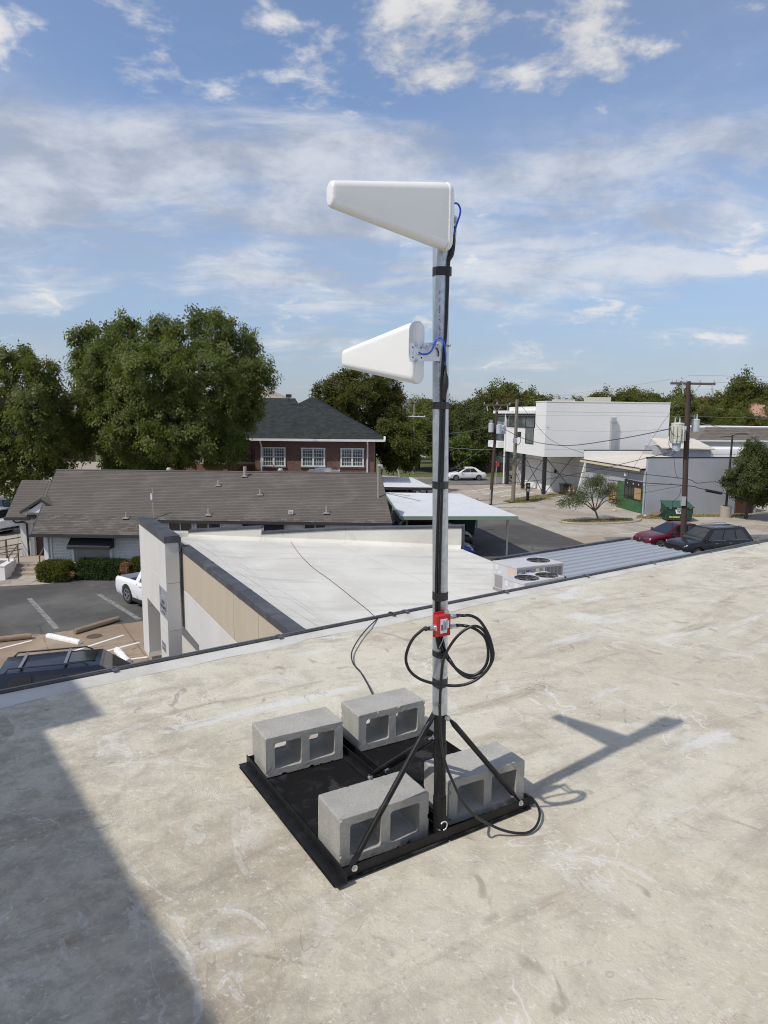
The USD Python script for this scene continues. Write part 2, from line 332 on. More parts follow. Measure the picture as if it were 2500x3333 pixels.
# ---------------------------------------------------------------- the ballasted antenna stand
M_bp = pm('black_powder_coat', (.007, .007, .008), .42, 0., (.011, .011, .012), 30., .6, bump=.001, bs=300., dirt=(.09, .085, .08), dscale=14., damt=.14, spec=.3)
M_galv = None
def galv():
    g = G(); p = g.pos()
    v = g('voronoi_texture', 'color', vector=g.map(p, scale=(1, 1, .6)), scale=95.)
    b = g('rgb_to_bw', 'val', color=v)
    n = g.noise(g.map(p, scale=(1, 1, .12)), 40., 5, .6)
    f = g.add(g.mul(b, .45), g.mul(n, .55))
    c = g.mix(g.step(f, .2, .8), (.48, .51, .535), (.64, .665, .68))
    c = g.mix(g.mul(g.step(g.noise(p, 25., 5, .7), .6, .75), .5), c, (.42, .44, .46))
    r = g('map_range', 'result', value=f, from_min=.2, from_max=.8, to_min=.5, to_max=.36)
    return g.done('galvanised_pipe', g('principled_bsdf', 'BSDF', base_color=c, roughness=r, metallic=.85, normal=g.bump(n, .25, .002)))
M_galv = galv()
M_zinc = pm('zinc_bolt', (.72, .72, .7), .3, .95, (.6, .6, .58), 60., .5)
M_alu = pm('aluminium_plate', (.78, .79, .8), .42, .8, (.7, .71, .72), 30., .5)
TO = np.array([-.137, 2.331]); TA = math.radians(31.9)
def TL(u, v, z=0.):
    x, y = rot2(u, v, TA); return np.array([TO[0] + x, TO[1] + y, ROOF + z])
def POLE(z): return np.array([.239 - (z - 6.5) * .042 / 2.25, 2.606, z])
g = G(); p = g.pos()
wv = g('wave_texture', 'fac', vector=g.map(p, rot=(0, 0, -TA)), wave_type='bands', bands_direction='diagonal', scale=70., distortion=3., detail=2.)
c = g.mix(g.mul(g.step(g.noise(p, 9., 6, .7, .8), .5, .68), .75), (.006, .006, .0065), (.03, .029, .027))
c = g.mix(g.mul(g.mul(g.step(g.noise(p, 5., 3, .5), .56, .62), g.step(wv, .5, .7)), .6), c, (.11, .105, .1))
M_mat = g.done('rubber_mat', g('principled_bsdf', 'BSDF', base_color=c, roughness=.85, specular_ior_level=.2, normal=g.bump(g.noise(p, 220., 3, .6), .6, .002)))
stand = thing('antenna_stand', 'black steel ballasted roof stand holding a tall galvanised pole upright', 'antenna stand', (0, 0, 0))
W_, D_ = .935, .985
def angle_beam(a, b, leg, t, flange):
    """an L section from a to b: an upright leg and a flat flange towards the vector flange"""
    m = MB(); a, b = np.asarray(a), np.asarray(b); fl = np.asarray(flange, float)
    m.bar(a + (0, 0, leg / 2), b + (0, 0, leg / 2), t, leg)
    m.bar(a + fl * leg / 2 + (0, 0, t / 2 - .0005), b + fl * leg / 2 + (0, 0, t / 2 - .0005), leg, t)
    return m
ux, vx = np.array([*rot2(1, 0, TA), 0]), np.array([*rot2(0, 1, TA), 0])
ZB = .012
mats_ = [(.02, .45, .02, .97), (.49, .915, .02, .97)]
mt = thing('rubber_mat', 'black rubber mat with dusty shoe prints under the left half of the stand', 'mat', TL(0, 0, 0), TA)
MB().box((.215, .49, .007), (.53, 1.0, .008)).build('sheet', M_mat, mt)
mt = thing('rubber_mat', 'black rubber mat under the right half of the stand behind the pole', 'mat', TL(0, 0, 0), TA)
MB().box((.715, .49, .007), (.45, 1.0, .008)).build('sheet', M_mat, mt)
angle_beam(TL(-.005, .0, ZB), TL(W_, .0, ZB), .042, .004, vx).build('front_beam', M_bp, stand)
angle_beam(TL(W_, D_, ZB), TL(-.005, D_, ZB), .042, .004, -vx).build('back_beam', M_bp, stand)
angle_beam(TL(-.005, D_ + .02, ZB), TL(-.005, -.03, ZB), .042, .004, -ux).build('side_beam', M_bp, stand)
angle_beam(TL(W_ + .005, -.0, ZB), TL(W_ + .005, D_ + .02, ZB), .042, .004, ux).build('side_beam', M_bp, stand)
angle_beam(TL(.458, .01, ZB + .0045), TL(.458, D_ - .01, ZB + .0045), .036, .004, -ux).build('centre_beam', M_bp, stand)
angle_beam(TL(.500, .01, ZB + .0045), TL(.500, D_ - .01, ZB + .0045), .036, .004, ux).build('centre_beam', M_bp, stand)
# sleeve, pole
MB().cyl(POLE(ROOF + .03), POLE(6.86), .0245, n=32).build('inner_sleeve', M_bp, stand, smooth=30)
MB().cyl(POLE(ROOF + .02), POLE(ROOF + .185), .0275, n=32).build('sleeve_collar', M_bp, stand, smooth=30)
MB().cyl(POLE(ROOF + .365), POLE(ROOF + .42), .0262, n=32).build('sleeve_collar', M_bp, stand, smooth=30)
PT = 8.70
kz = np.linspace(0, 2 * np.pi, 49)[:-1]
zz = np.linspace(6.808, PT, 40); pv = [POLE(z) + .0302 * np.array([math.cos(a), math.sin(a), 0]) for z in zz for a in kz]
pf = [[i * 48 + j, i * 48 + (j + 1) % 48, i * 48 + 48 + (j + 1) % 48, i * 48 + 48 + j] for i in range(39) for j in range(48)]
for j in range(48): pv.append(POLE(6.808) + .0255 * np.array([math.cos(kz[j]), math.sin(kz[j]), 0]))
pf += [[j, 1920 + j, 1920 + (j + 1) % 48, (j + 1) % 48] for j in range(48)]
pm_ = MB().add(pv, pf); pm_.cyl(POLE(PT - .004), POLE(PT - .002), .0301, n=40)
pole = pm_.build('pole', M_galv, stand, smooth=35)
mk = MB(); rg = np.random.default_rng(3)
for i, z in enumerate(np.arange(7.62, 8.45, .0062)):
    if rg.random() < .72:
        a = math.radians(-100 + rg.normal() * 1.6 - (z - 7.6) * 3); w = rg.uniform(.003, .0065)
        c_ = POLE(z) + .0304 * np.array([math.cos(a), math.sin(a), 0]); mk.box(c_, (w, .0012, rg.uniform(.0018, .0045)), a + math.pi / 2)
mk.build('printed_marking', pm('marking_ink', (.16, .15, .2), .7), pole)
# struts: a round tube flattened at both ends, and its bolts
def strut(a, b, r=.0115):
    a, b = np.asarray(a, float), np.asarray(b, float); d = (b - a) / np.linalg.norm(b - a); s_ = np.cross(d, [0, 0, 1.]); s_ /= np.linalg.norm(s_)
    m = MB(); m.tube([a + d * .03, a + d * .055, b - d * .055, b - d * .03], [r * .55, r, r, r * .55], 14)
    m.bar(a - d * .012, a + d * .045, .026, .006).bar(b - d * .045, b + d * .012, .026, .006)
    return m
def bolt(c, n, r=.0085, l=.022, nut=True):
    c, n = np.asarray(c, float), np.asarray(n, float) / np.linalg.norm(n); m = MB()
    m.cyl(c, c + n * .0016, r * 1.5, n=18).cyl(c + n * .0016, c + n * .009, r, n=6).cyl(c + n * .009, c + n * l, r * .5, n=10)
    return m
PTOP = POLE(6.79)
tops = [PTOP + (-.026, -.004, .01), PTOP + (.03, -.002, .002), PTOP + (-.020, .012, -.085), PTOP + (.012, .026, -.085)]
ends = [TL(.042, .012, .05), TL(.885, .012, .05), TL(.425, .525, .05), TL(.53, .545, .05)]
for a, b in zip(tops, ends): strut(a, b).build('strut', M_bp, stand, smooth=30)
for a, b in ((tops[1], (-.1, -1, .1)), (tops[2], (-.75, -.6, .0))):
    bolt(np.array(a) + (0, -.014, 0), b, .008, .03).build('bolt', M_zinc, stand, smooth=25)
for u in (.042, .885): bolt(TL(u, -.0035, .042), -vx, .0085, .012).build('bolt', M_zinc, stand, smooth=25)
for q in ends[2:]: bolt(q + (0, -.012, 0.), (-.3, -1, .4), .008, .02).build('bolt', M_zinc, stand, smooth=25)
bolt(TL(.452, .02, .05), -vx, .007, .02).build('bolt', M_zinc, stand, smooth=25)
MB().tube(spline([TL(.462 + .018 * math.cos(t), .0, .072 + .019 * math.sin(t)) for t in np.linspace(-1.6, 2.4, 8)], 4), .0028, 8).build('lock_pin_ring', pm('ring_white', (.85, .85, .85), .25, .6), stand, smooth=True)
# ---- concrete blocks, lying on their sides, cores towards the front
g = G(); p = g('texture_coordinate', 'object')
v = g.noise(p, 210., 3, .8)
n = g.noise(p, 90., 6, .8)
c = g.mix(g.step(g.noise(p, 7., 4, .6), .35, .68), (.49, .47, .425), (.405, .39, .355))
c = g.mix(g.mul(g.step(g.noise(p, 75., 3, .7), .5, .64), .5), c, (.54, .53, .495))
c = g.mix(g.mul(g.step(g.noise(g.map(p, loc=(3, 8, 1)), 95., 3, .75), .58, .70), .55), c, (.24, .235, .22))
r = g('object_info', 'random'); r = g('map_range', 'result', value=r, from_min=0., from_max=1., to_min=.93, to_max=1.07)
c = g('hsv', 'color', color=c, value=r, hue=.5, saturation=1., fac=1.)
M_conc = g.done('concrete_block', g('principled_bsdf', 'BSDF', base_color=c, roughness=.95, specular_ior_level=.2, normal=g.bump(n, .9, .008, g.bump(v, .9, .004))))
def block_mesh(seed):
    """two cores run front to back, narrowing a little; corners chipped"""
    L, Hh, Dd = .405, .197, .199
    def rr(w, h, r): return m3.CrossSection([[(-w / 2 + r, -h / 2 + r), (w / 2 - r, -h / 2 + r), (w / 2 - r, h / 2 - r), (-w / 2 + r, h / 2 - r)]]).offset(r, m3.JoinType.Round, 2., 16)
    body = m3.Manifold.extrude(rr(L, Hh, .007), Dd)
    for sx in (-1, 1):
        core = m3.Manifold.extrude(rr(.138, .132, .013), Dd + .02, 0, 0., (.93, .93)).translate((sx * .0895, 0, -.01))
        body -= core
    groove = m3.Manifold.cube((.014, .06, Dd + .1), True).rotate((0, 0, 0))
    rg = np.random.default_rng(seed)
    for k in range(24):
        s = [(rg.choice((-1, 1)) * L / 2, rg.choice((-1, 1)) * Hh / 2, rg.uniform(0, Dd)), (rg.uniform(-L / 2, L / 2), rg.choice((-1, 1)) * Hh / 2, rg.choice((0, Dd))), (rg.choice((-1, 1)) * L / 2, rg.uniform(-Hh / 2, Hh / 2), rg.choice((0, Dd)))][k % 3]
        b = m3.Manifold.sphere(rg.uniform(.004, .012), 8).scale((rg.uniform(.7, 1.8), 1., rg.uniform(.7, 1.6))).rotate((0, 0, rg.uniform(0, 180))).translate(tuple(np.array(s) * 1.012))
        body -= b
    body = body.refine_to_length(.0075)
    q = body.to_mesh(); v = np.array(q.vert_properties[:, :3]); f = np.array(q.tri_verts)
    v += (np.stack([meshkit.noise(v * 95 + k * 9, seed + k) for k in range(3)], 1) - .5) * .0014
    # lying: x along, z (extrusion) -> y depth from the front, y -> z
    return np.stack([v[:, 0], v[:, 2], v[:, 1] + Hh / 2], 1)[:, [0, 1, 2]], f[:, ::-1]
for i, (u, v, dz, da, lab) in enumerate([(.214, .050, .0165, -.035, 'grey hollow concrete block at the near left corner of the black stand'),
                                     (.736, .048, .0165, -.06, 'grey hollow concrete block at the right corner of the stand, under the right strut'),
                                     (.220, .800, .0165, -.045, 'grey hollow concrete block at the far left corner of the black stand'),
                                     (.722, .797, .0165, -.03, 'grey hollow concrete block farthest back on the stand, behind the pole')]):
    t = thing('concrete_block', lab, 'concrete block', TL(u, v, dz), TA + da, 'concrete blocks weighing down the stand')
    obj('hollow_body', block_mesh(40 + i), M_conc, t, smooth=38)


# ---------------------------------------------------------------- antennas on the pole
M_radome = pm('white_plastic', (.80, .785, .745), .42, 0., (.77, .755, .715), 4., .6, bump=.0006, bs=60.)
M_cap = pm('white_plastic_cap', (.78, .765, .73), .45)
M_blue = pm('blue_cable', (.03, .11, .62), .35)
M_nylon = pm('white_nylon', (.85, .85, .82), .5)
M_tape = pm('black_tape', (.014, .014, .015), .5, 0., (.03, .03, .031), 60., .5)
def stadium(h, w, n=9):
    r = w / 2; pts = []
    for k in range(n): a = math.pi * k / (n - 1); pts.append((r * math.cos(a), h / 2 - r + r * math.sin(a)))
    for k in range(n): a = math.pi + math.pi * k / (n - 1); pts.append((r * math.cos(a), -h / 2 + r + r * math.sin(a)))
    return np.array(pts)
def loft(secs, cap=True):
    """secs: list of (n, 3) rings with the same number of points"""
    n = len(secs[0]); V = np.vstack(secs); F = []
    i = np.arange(n); j = (i + 1) % n
    for k in range(len(secs) - 1): F += [np.stack([k * n + i, k * n + j, k * n + n + j, k * n + n + i], 1)]
    F = np.vstack(F); F = np.vstack([F[:, [0, 1, 2]], F[:, [0, 2, 3]]])
    if cap:
        V = np.vstack([V, secs[0].mean(0), secs[-1].mean(0)]); m = len(V)
        F = np.vstack([F, np.stack([i * 0 + m - 2, j, i], 1), np.stack([i * 0 + m - 1, (len(secs) - 1) * n + i, (len(secs) - 1) * n + j], 1)])
    return V, F
def antenna(name, label, base, dirn, L=.45, h0=.226, w0=.060, h1=.084, w1=.046):
    """a wedge-shaped directional antenna: its wide back at base, its nose L metres away along dirn"""
    t = thing(name, label, 'antenna')
    a = np.array([dirn[0], dirn[1], 0.]); a /= np.linalg.norm(a); s_ = np.cross(a, [0, 0, 1.]); base = np.asarray(base, float)
    def ring(x, h, w): q = stadium(h, w); return base + a * x + q[:, :1] * s_ + q[:, 1:] * np.array([0, 0, 1.])
    secs = [ring(.002, h0 - .004, w0 - .004), ring(.012, h0 - .003, w0 - .003)]
    for k in np.linspace(0, 1, 14)[1:]:
        x = .012 + (L - .03) * k; secs.append(ring(x, h0 + (h1 - h0) * k, w0 + (w1 - w0) * k))
    for f, dx in ((.985, .006), (.95, .011), (.88, .0150), (.78, .0175)): secs.append(ring(L - .018 + dx, h1 * f - (1 - f) * .03, w1 * f))
    obj('radome', loft(secs), M_radome, t, smooth=32)
    rim = [ring(-.016, h0 - .012, w0 - .012), ring(-.0135, h0 - .003, w0 - .003), ring(-.009, h0 + .003, w0 + .003), ring(.004, h0 + .004, w0 + .004), ring(.0065, h0 + .001, w0 + .001)]
    obj('back_cap', loft(rim), M_cap, t, smooth=32)
    return t, a, s_
UA = np.array((0.209, 2.545, 8.695))
upper, a, s_ = antenna('panel_antenna', 'larger-looking white wedge antenna at the very top of the pole, pointing left', UA, (-.846, -.533), .465, .228, .062, .086, .048)
ba = UA - a * .018
MB().slab([ba + s_ * .027 + (0, 0, .055), ba - s_ * .027 + (0, 0, .055), ba - s_ * .027 + (0, 0, -.055), ba + s_ * .027 + (0, 0, -.055)], .003).build('back_plate', M_alu, upper)
pl = [(0.227, 2.56, 8.646), (0.251, 2.56, 8.636), (0.251, 2.56, 8.696), (0.247, 2.56, 8.705), (0.239, 2.56, 8.707), (0.229, 2.56, 8.695)]
MB().slab(pl, .003).build('pole_bracket', M_alu, upper)
bt = MB(); q = np.array((0.244, 2.555, 8.692)); m_ = bolt(q, (.1, -1, .1), .007, .02); m_.build('bolt', M_zinc, upper, smooth=25)
q = np.array((0.244, 2.557, 8.658)); MB().bar(q + (-.002, 0, .010), q + (.004, 0, -.010), .004, .0035, (0, 1, 0)).build('slot', M_blk, upper)
pz = PT - .035
ub = [POLE(pz) + .0345 * np.array([math.cos(t), math.sin(t), 0]) for t in np.linspace(-.6, math.pi + .6, 16)]
MB().tube([ub[0] + (.0, -.03, 0)] + ub + [ub[-1] + (.0, -.03, 0)], .0035, 8).build('u_bolt', M_zinc, upper, smooth=True)
MB().tube(spline([(0.233, 2.552, 8.675), (0.229, 2.552, 8.693), (0.228, 2.552, 8.72), (0.232, 2.552, 8.738), (0.243, 2.552, 8.744), (0.254, 2.552, 8.74), (0.262, 2.552, 8.724), (0.261, 2.552, 8.705), (0.255, 2.552, 8.686), (0.249, 2.552, 8.667), (0.242, 2.552, 8.637)], 6), .0034, 8).build('blue_pigtail', M_blue, upper, smooth=True)
MB().tube(spline([(0.232, 2.549, 8.68), (0.235, 2.549, 8.674)], 4), .0052, 8).build('cable_gland', M_nylon, upper, smooth=True)

LA = np.array((0.112, 2.55, 8.223))
lower, a2, s2 = antenna('panel_antenna', 'smaller-looking white wedge antenna halfway up the pole on a perforated bracket', LA, (-.66, .75), .42, .222, .060, .080, .046)
n2 = -a2; fa = LA + n2 * .0165
plp = [(0.088, 2.55, 8.256), (0.136, 2.55, 8.256), (0.137, 2.55, 8.192), (0.089, 2.55, 8.191)]
def on_back(px): # slide the point onto the plane of the back face, along the line from the eye
    e = np.array([0, 0, EYE]); d = np.array(px) - e; k = ((fa - e) @ n2) / (d @ n2); return e + d * k
B4 = [on_back(q) for q in plp]
MB().slab([B4[3] + n2 * .003, B4[2] + n2 * .003, B4[1] + n2 * .003, B4[0] + n2 * .003], .003).build('back_plate', M_alu, lower)
fl = [B4[2] + n2 * .003, *[np.array(q) for q in [(0.202, 2.567, 8.196), (0.207, 2.567, 8.254), (0.201, 2.567, 8.266)]], B4[1] + n2 * .003]
MB().slab(fl, .003).build('pole_bracket', M_alu, lower)
for q in [(1354.466, 1123.0604), (1354.466, 1172.2516)]:
    pass
for q, yy in (((0.111, 2.535, 8.249), 0), ((0.112, 2.535, 8.195), 0)): bolt(on_back(q), n2, .0075, .013).build('bolt', M_zinc, lower, smooth=25)
bolt(np.array((0.149, 2.545, 8.249)), (-.1, -1, .1), .007, .02).build('bolt', M_zinc, lower, smooth=25)
bolt(np.array((0.191, 2.548, 8.254)), (-.1, -1, .1), .0075, .022).build('bolt', M_zinc, lower, smooth=25)
for q in ((0.097, 2.53, 8.24), (0.127, 2.53, 8.239), (0.098, 2.53, 8.205), (0.129, 2.53, 8.203)):
    c_ = on_back(q) + n2 * .0032; MB().cyl(c_, c_ + n2 * .0006, .0032, n=10).build('plate_hole', M_blk, lower)
sl = spline([(0.187, 2.558, 8.242), (0.193, 2.558, 8.233), (0.196, 2.558, 8.221), (0.195, 2.558, 8.211)], 4)
MB().tube(sl, .0022, 6).build('slot', M_blk, lower)
gq = on_back((0.108, 2.53, 8.222))
MB().cyl(gq + n2 * .003, gq + n2 * .006, .0125, n=20).cyl(gq + n2 * .006, gq + n2 * .016, .006, n=14).build('cable_gland', M_nylon, lower, smooth=25)
bp = [(0.115, 2.532, 8.224), (0.132, 2.532, 8.217), (0.154, 2.532, 8.218), (0.169, 2.532, 8.232), (0.179, 2.532, 8.258), (0.188, 2.532, 8.273), (0.201, 2.532, 8.274), (0.213, 2.532, 8.254), (0.222, 2.568, 8.218), (0.222, 2.568, 8.178)]
bp[0] = tuple(gq + n2 * .016)
MB().tube(spline(bp, 6), .0034, 8).build('blue_pigtail', M_blue, lower, smooth=True)
zl = LA[2]; ub = [POLE(zl + .03) + .0345 * np.array([math.cos(t), math.sin(t), 0]) for t in np.linspace(-.5, math.pi + .5, 16)]
MB().tube([ub[0] + (.0, -.035, 0)] + ub + [ub[-1] + (.0, -.035, 0)], .0035, 8).build('u_bolt', M_zinc, lower, smooth=True)

# ---- coaxial cables that run down the pole, with their sleeves
def cable(name, label, pts, r, n=6, group=None, sleeves=(), mat=None):
    t = thing(name, label, 'cable', group=group)
    MB().tube(spline(pts, n), r, 10).build('jacket', mat or M_blk, t, smooth=True)
    for sp, rr in sleeves: MB().tube(spline(sp, 5), np.interp(np.linspace(0, 1, len(sp) * 5 - 4), np.linspace(0, 1, len(rr)), rr), 12).build('heat_shrink', M_tape, t, smooth=True)
    return t
cable('coaxial_cable', 'black coax from the top antenna, running down the pole behind the black tape bands', [(0.241, 2.602, 8.611), (0.228, 2.582, 8.553), (0.225, 2.578, 8.444), (0.222, 2.574, 8.301), (0.216, 2.571, 8.224), (0.209, 2.57, 8.112), (0.209, 2.57, 7.942), (0.208, 2.571, 7.768), (0.206, 2.572, 7.591), (0.205, 2.574, 7.411), (0.207, 2.575, 7.239), (0.211, 2.574, 7.139), (0.22, 2.571, 7.088)], .0055,
      sleeves=[([(0.241, 2.553, 8.636), (0.242, 2.602, 8.622), (0.237, 2.595, 8.581), (0.228, 2.579, 8.555)], (.006, .0105, .0115, .010, .006))])
cable('coaxial_cable', 'black coax from the lower antenna with a thick taped joint below it', [(0.222, 2.573, 8.179), (0.224, 2.573, 8.067), (0.222, 2.572, 8.01), (0.221, 2.571, 7.884), (0.22, 2.57, 7.71), (0.218, 2.57, 7.472), (0.219, 2.571, 7.24), (0.223, 2.57, 7.141), (0.229, 2.57, 7.088)], .0052,
      sleeves=[([(0.222, 2.569, 8.18), (0.222, 2.569, 8.156)], (.0045, .006)), ([(0.222, 2.567, 8.157), (0.224, 2.567, 8.125), (0.222, 2.567, 8.093), (0.218, 2.565, 8.052)], (.005, .0105, .0125, .0095, .0055))])
def tape_band(z, hgt, name='tape_band', a0=-85):
    c_ = POLE(z); pts = [c_[:2] + .0313 * np.array([math.cos(k), math.sin(k)]) for k in np.linspace(0, 6.28, 40)]
    for da in (-6, 8): pts += [c_[:2] + .0362 * np.array([math.cos(math.radians(a0 + da)), math.sin(math.radians(a0 + da))]) + .0062 * np.array([math.cos(k), math.sin(k)]) for k in np.linspace(0, 6.28, 14)]
    hull = Polygon(MultiPoint(pts).convex_hull.exterior)
    MB().tm(prism(hull, z - hgt / 2, z + hgt / 2)).build(name, M_tape, stand, smooth=40)
tape_band(8.518, .031, a0=-35); tape_band(8.033, .026, a0=-78); tape_band(7.733, .028, a0=-85)
tape_band(7.296, .032, a0=-105); tape_band(7.062, .024, 'cable_tie', -92); tape_band(6.942, .034, a0=-95)

# ---- red splitter with its connectors
M_red = pm('red_paint', (.55, .02, .03), .35, 0., (.48, .018, .028), 20., .5)
SC = np.array((0.229, 2.544, 7.194)); sa = math.radians(27)
sxv, syv = np.array([*rot2(1, 0, sa), 0.]), np.array([*rot2(0, -1, sa), 0.])
SB = SC - syv * .001
spl = thing('signal_splitter', 'red box splitter with silver connectors strapped to the pole', 'splitter', SB, sa)
MB().box((0, 0, 0), (.062, .026, .084), bev=.0015).build('housing', M_red, spl)
MB().box((.002, .0145, 0), (.066, .004, .10), bev=.001).build('mounting_flange', M_red, spl)
MB().box((.0, -.0134, -.001), (.030, .001, .056)).build('label_plate', pm('paper_label', (.82, .83, .84), .5), spl)
MB().box((.020, -.0134, 0.004), (.0065, .001, .030)).build('label_plate', pm('paper_label', (.82, .83, .84), .5), spl)
M_ink = pm('dark_print', (.05, .02, .03), .6)
lp = MB(); lp.box((-.0085, -.0141, -.006), (.0065, .0008, .022)); lp.build('emblem', M_ink, spl)
for k in range(4):
    MB().box((-.001 + k * .0035, -.0141, -.001 + .002 * (k % 2)), (.0011, .0008, .040 - .006 * (k % 3))).build('print_line', M_ink, spl)
for z_ in (.028, -.012):
    MB().cyl((.031, -.001, z_), (.038, -.001, z_), .0075, n=16).cyl((.038, -.001, z_), (.056, -.001, z_), .0098, n=6).cyl((.056, -.001, z_), (.060, -.001, z_), .0085, n=16).build('connector', M_zinc, spl, smooth=25)
MB().box((-.033, -.001, -.006), (.004, .022, .022)).cyl((-.034, -.001, -.006), (-.042, -.001, -.006), .0075, n=16).cyl((-.042, -.001, -.006), (-.058, -.001, -.006), .0098, n=6).build('connector', M_zinc, spl, smooth=25)
bolt((.018, -.002, .050), (0, -1, .1), .0065, .012).build('bolt', M_zinc, spl, smooth=25)
MB().tube([tuple(q) for q in [(0.02, 0.014, -0.045), (0.012, 0.012, -0.07), (0.0, 0.018, -0.1)]], .0016, 6).build('hose_clamp_tail', M_zinc, spl)
def SP(x, z): return tuple(SB + sxv * x - syv * (-.001) + np.array([0, 0, z]))
lc = [(0.163, 2.515, 7.192), (0.141, 2.515, 7.174), (0.119, 2.515, 7.152), (0.101, 2.515, 7.119), (0.09, 2.515, 7.079), (0.093, 2.515, 7.045), (0.11, 2.515, 7.013), (0.141, 2.515, 6.988), (0.18, 2.515, 6.973), (0.214, 2.515, 6.967), (0.252, 2.515, 6.961), (0.287, 2.515, 6.96), (0.322, 2.515, 6.966), (0.361, 2.515, 6.984), (0.397, 2.515, 7.016), (0.42, 2.515, 7.055), (0.426, 2.515, 7.085), (0.421, 2.515, 7.115), (0.408, 2.515, 7.158), (0.387, 2.515, 7.198), (0.363, 2.515, 7.227), (0.333, 2.515, 7.241), (0.306, 2.515, 7.241)]
cable('jumper_cable', 'black jumper looping from the left connector under and round to the upper right connector', [SP(-.058, -.006), SP(-.075, -.007)] + lc + [SP(.072, .028), SP(.060, .028)], .0058,
      sleeves=[([SP(-.058, -.006), SP(-.068, -.0065), SP(-.078, -.008)], (.0075, .0075, .006)), ([SP(.060, .028), SP(.070, .028), SP(.083, .028)], (.0075, .0075, .006))])
rc = [(0.312, 2.528, 7.197), (0.344, 2.528, 7.189), (0.373, 2.528, 7.172), (0.395, 2.528, 7.147), (0.406, 2.528, 7.11), (0.408, 2.528, 7.073), (0.4, 2.528, 7.038), (0.379, 2.528, 7.011), (0.349, 2.528, 6.997), (0.316, 2.528, 7.004), (0.285, 2.528, 7.025), (0.262, 2.528, 7.05), (0.247, 2.575, 7.058), (0.234, 2.571, 7.082), (0.223, 2.57, 7.114), (0.217, 2.572, 7.144)]
cable('jumper_cable', 'black coil from the lower right connector of the red splitter back to the pole', [SP(.060, -.012), SP(.072, -.012)] + rc, .0058, sleeves=[([SP(.060, -.012), SP(.070, -.012), SP(.083, -.0125)], (.0075, .0075, .006))])
dn = [(0.23, 2.57, 7.145), (0.238, 2.571, 7.11), (0.246, 2.575, 7.08), (0.263, 2.52, 7.058), (0.293, 2.52, 7.016), (0.329, 2.52, 6.992), (0.361, 2.52, 6.993), (0.394, 2.52, 7.012), (0.416, 2.52, 7.046), (0.42, 2.52, 7.083), (0.412, 2.52, 7.128), (0.393, 2.52, 7.171), (0.373, 2.52, 7.192), (0.349, 2.52, 7.198), (0.319, 2.52, 7.186), (0.288, 2.52, 7.159), (0.26, 2.52, 7.12), (0.241, 2.52, 7.081), (0.237, 2.57, 7.026), (0.233, 2.569, 6.981), (0.232, 2.569, 6.945), (0.23, 2.569, 6.905), (0.229, 2.569, 6.835), (0.228, 2.566, 6.864), (0.231, 2.566, 6.787), (0.235, 2.558, 6.726), (0.243, 2.553, 6.663), (0.262, 2.545, 6.6), (0.29, 2.537, 6.537), (0.322, 2.533, 6.472), (0.376, 2.548, 6.398), (0.448, 2.598, 6.326), (0.508, 2.612, 6.291), (0.566, 2.623, 6.272), (0.615, 2.631, 6.27), (0.655, 2.664, 6.275), (0.684, 2.722, 6.285), (0.689, 2.778, 6.298), (0.672, 2.821, 6.31), (0.648, 2.855, 6.312)]
cable('feed_cable', 'long black cable coiled by the splitter, dropping down the pole to the roof', dn, .0056, 6)
cable('roof_cable', 'thin black cable coming over the roof edge and snaking to the far blocks', [tuple(TR(-.01) - EVV * .045 + (0, 0, -.15)), tuple(TR(-.01) - EVV * .04 + (0, 0, -.02)), tuple(TR(-.005) + (0, 0, .012)), tuple(TR(.0) + EVV * .05 + (0, 0, -.008))] + [(-0.01, 5.646, 6.283), (-0.105, 5.386, 6.283), (-0.177, 5.09, 6.283), (-0.216, 4.85, 6.283), (-0.225, 4.694, 6.283), (-0.204, 4.524, 6.283), (-0.152, 4.383, 6.283), (-0.11, 4.224, 6.283), (-0.075, 4.075, 6.283), (-0.054, 3.959, 6.283), (-0.041, 3.827, 6.283)], .0052)


# ---------------------------------------------------------------- the ground
def ground_look(name, c1, c2, crack, stain, sc=.5, rough=.9, streak=(1, 1, 1), fine=14., famt=.4, joints=None, blot=None):
    g = G(); p = g.pos(); q = g.map(p, scale=streak)
    c = g.mix(g.step(g.noise(q, sc, 6, .62, .4), .34, .68), c1, c2)
    c = g.mix(g.mul(g.step(g.noise(g.map(q, loc=(5, 2, 0)), sc * 3.3, 7, .7, .6), .5, .68), .6), c, stain)
    c = g.mix(g.mul(g.step(g.noise(p, fine, 4, .7), .5, .75), famt), c, tuple(x * .6 for x in c1))
    v = g('voronoi_texture', 'distance', vector=g.map(p, loc=(2, 5, 0)), scale=.21, feature='distance_to_edge')
    v = g.add(v, g.mul(g.add(g.noise(p, 2.2, 5, .6), -.5), .05))
    cr = g('map_range', 'result', range_type='smoothstep', value=g('math', 'value', math_type='absolute', value1=v), from_min=.0, from_max=.007, to_min=.7, to_max=0., clamp=True)
    c = g.mix(cr, c, crack)
    if blot: c = g.mix(g.mul(g.step(g.noise(g.map(p, loc=(11, 3, 0)), .16, 4, .55, .5), .46, .62), .75), c, blot)
    if joints:
        br = g('brick_texture'); g.n[br] = ('brick_texture', dict(color1=(0, 0, 0), color2=(0, 0, 0), mortar=(1, 1, 1), scale=1., mortar_size=.035, mortar_smooth=.2, bias=0., brick_width=joints[0], row_height=joints[1], offset=0.)); g.l.append((g.map(p, rot=(0, 0, joints[2])).a, br + '.vector'))
        c = g.mix(g.mul(Ref(br + '.fac'), .55), c, crack)
    MATS[name] = g.done(name, g('principled_bsdf', 'BSDF', base_color=c, roughness=rough, specular_ior_level=.25, normal=g.bump(g.noise(p, 30., 4, .6), .3, .01)))
    return MATS[name]
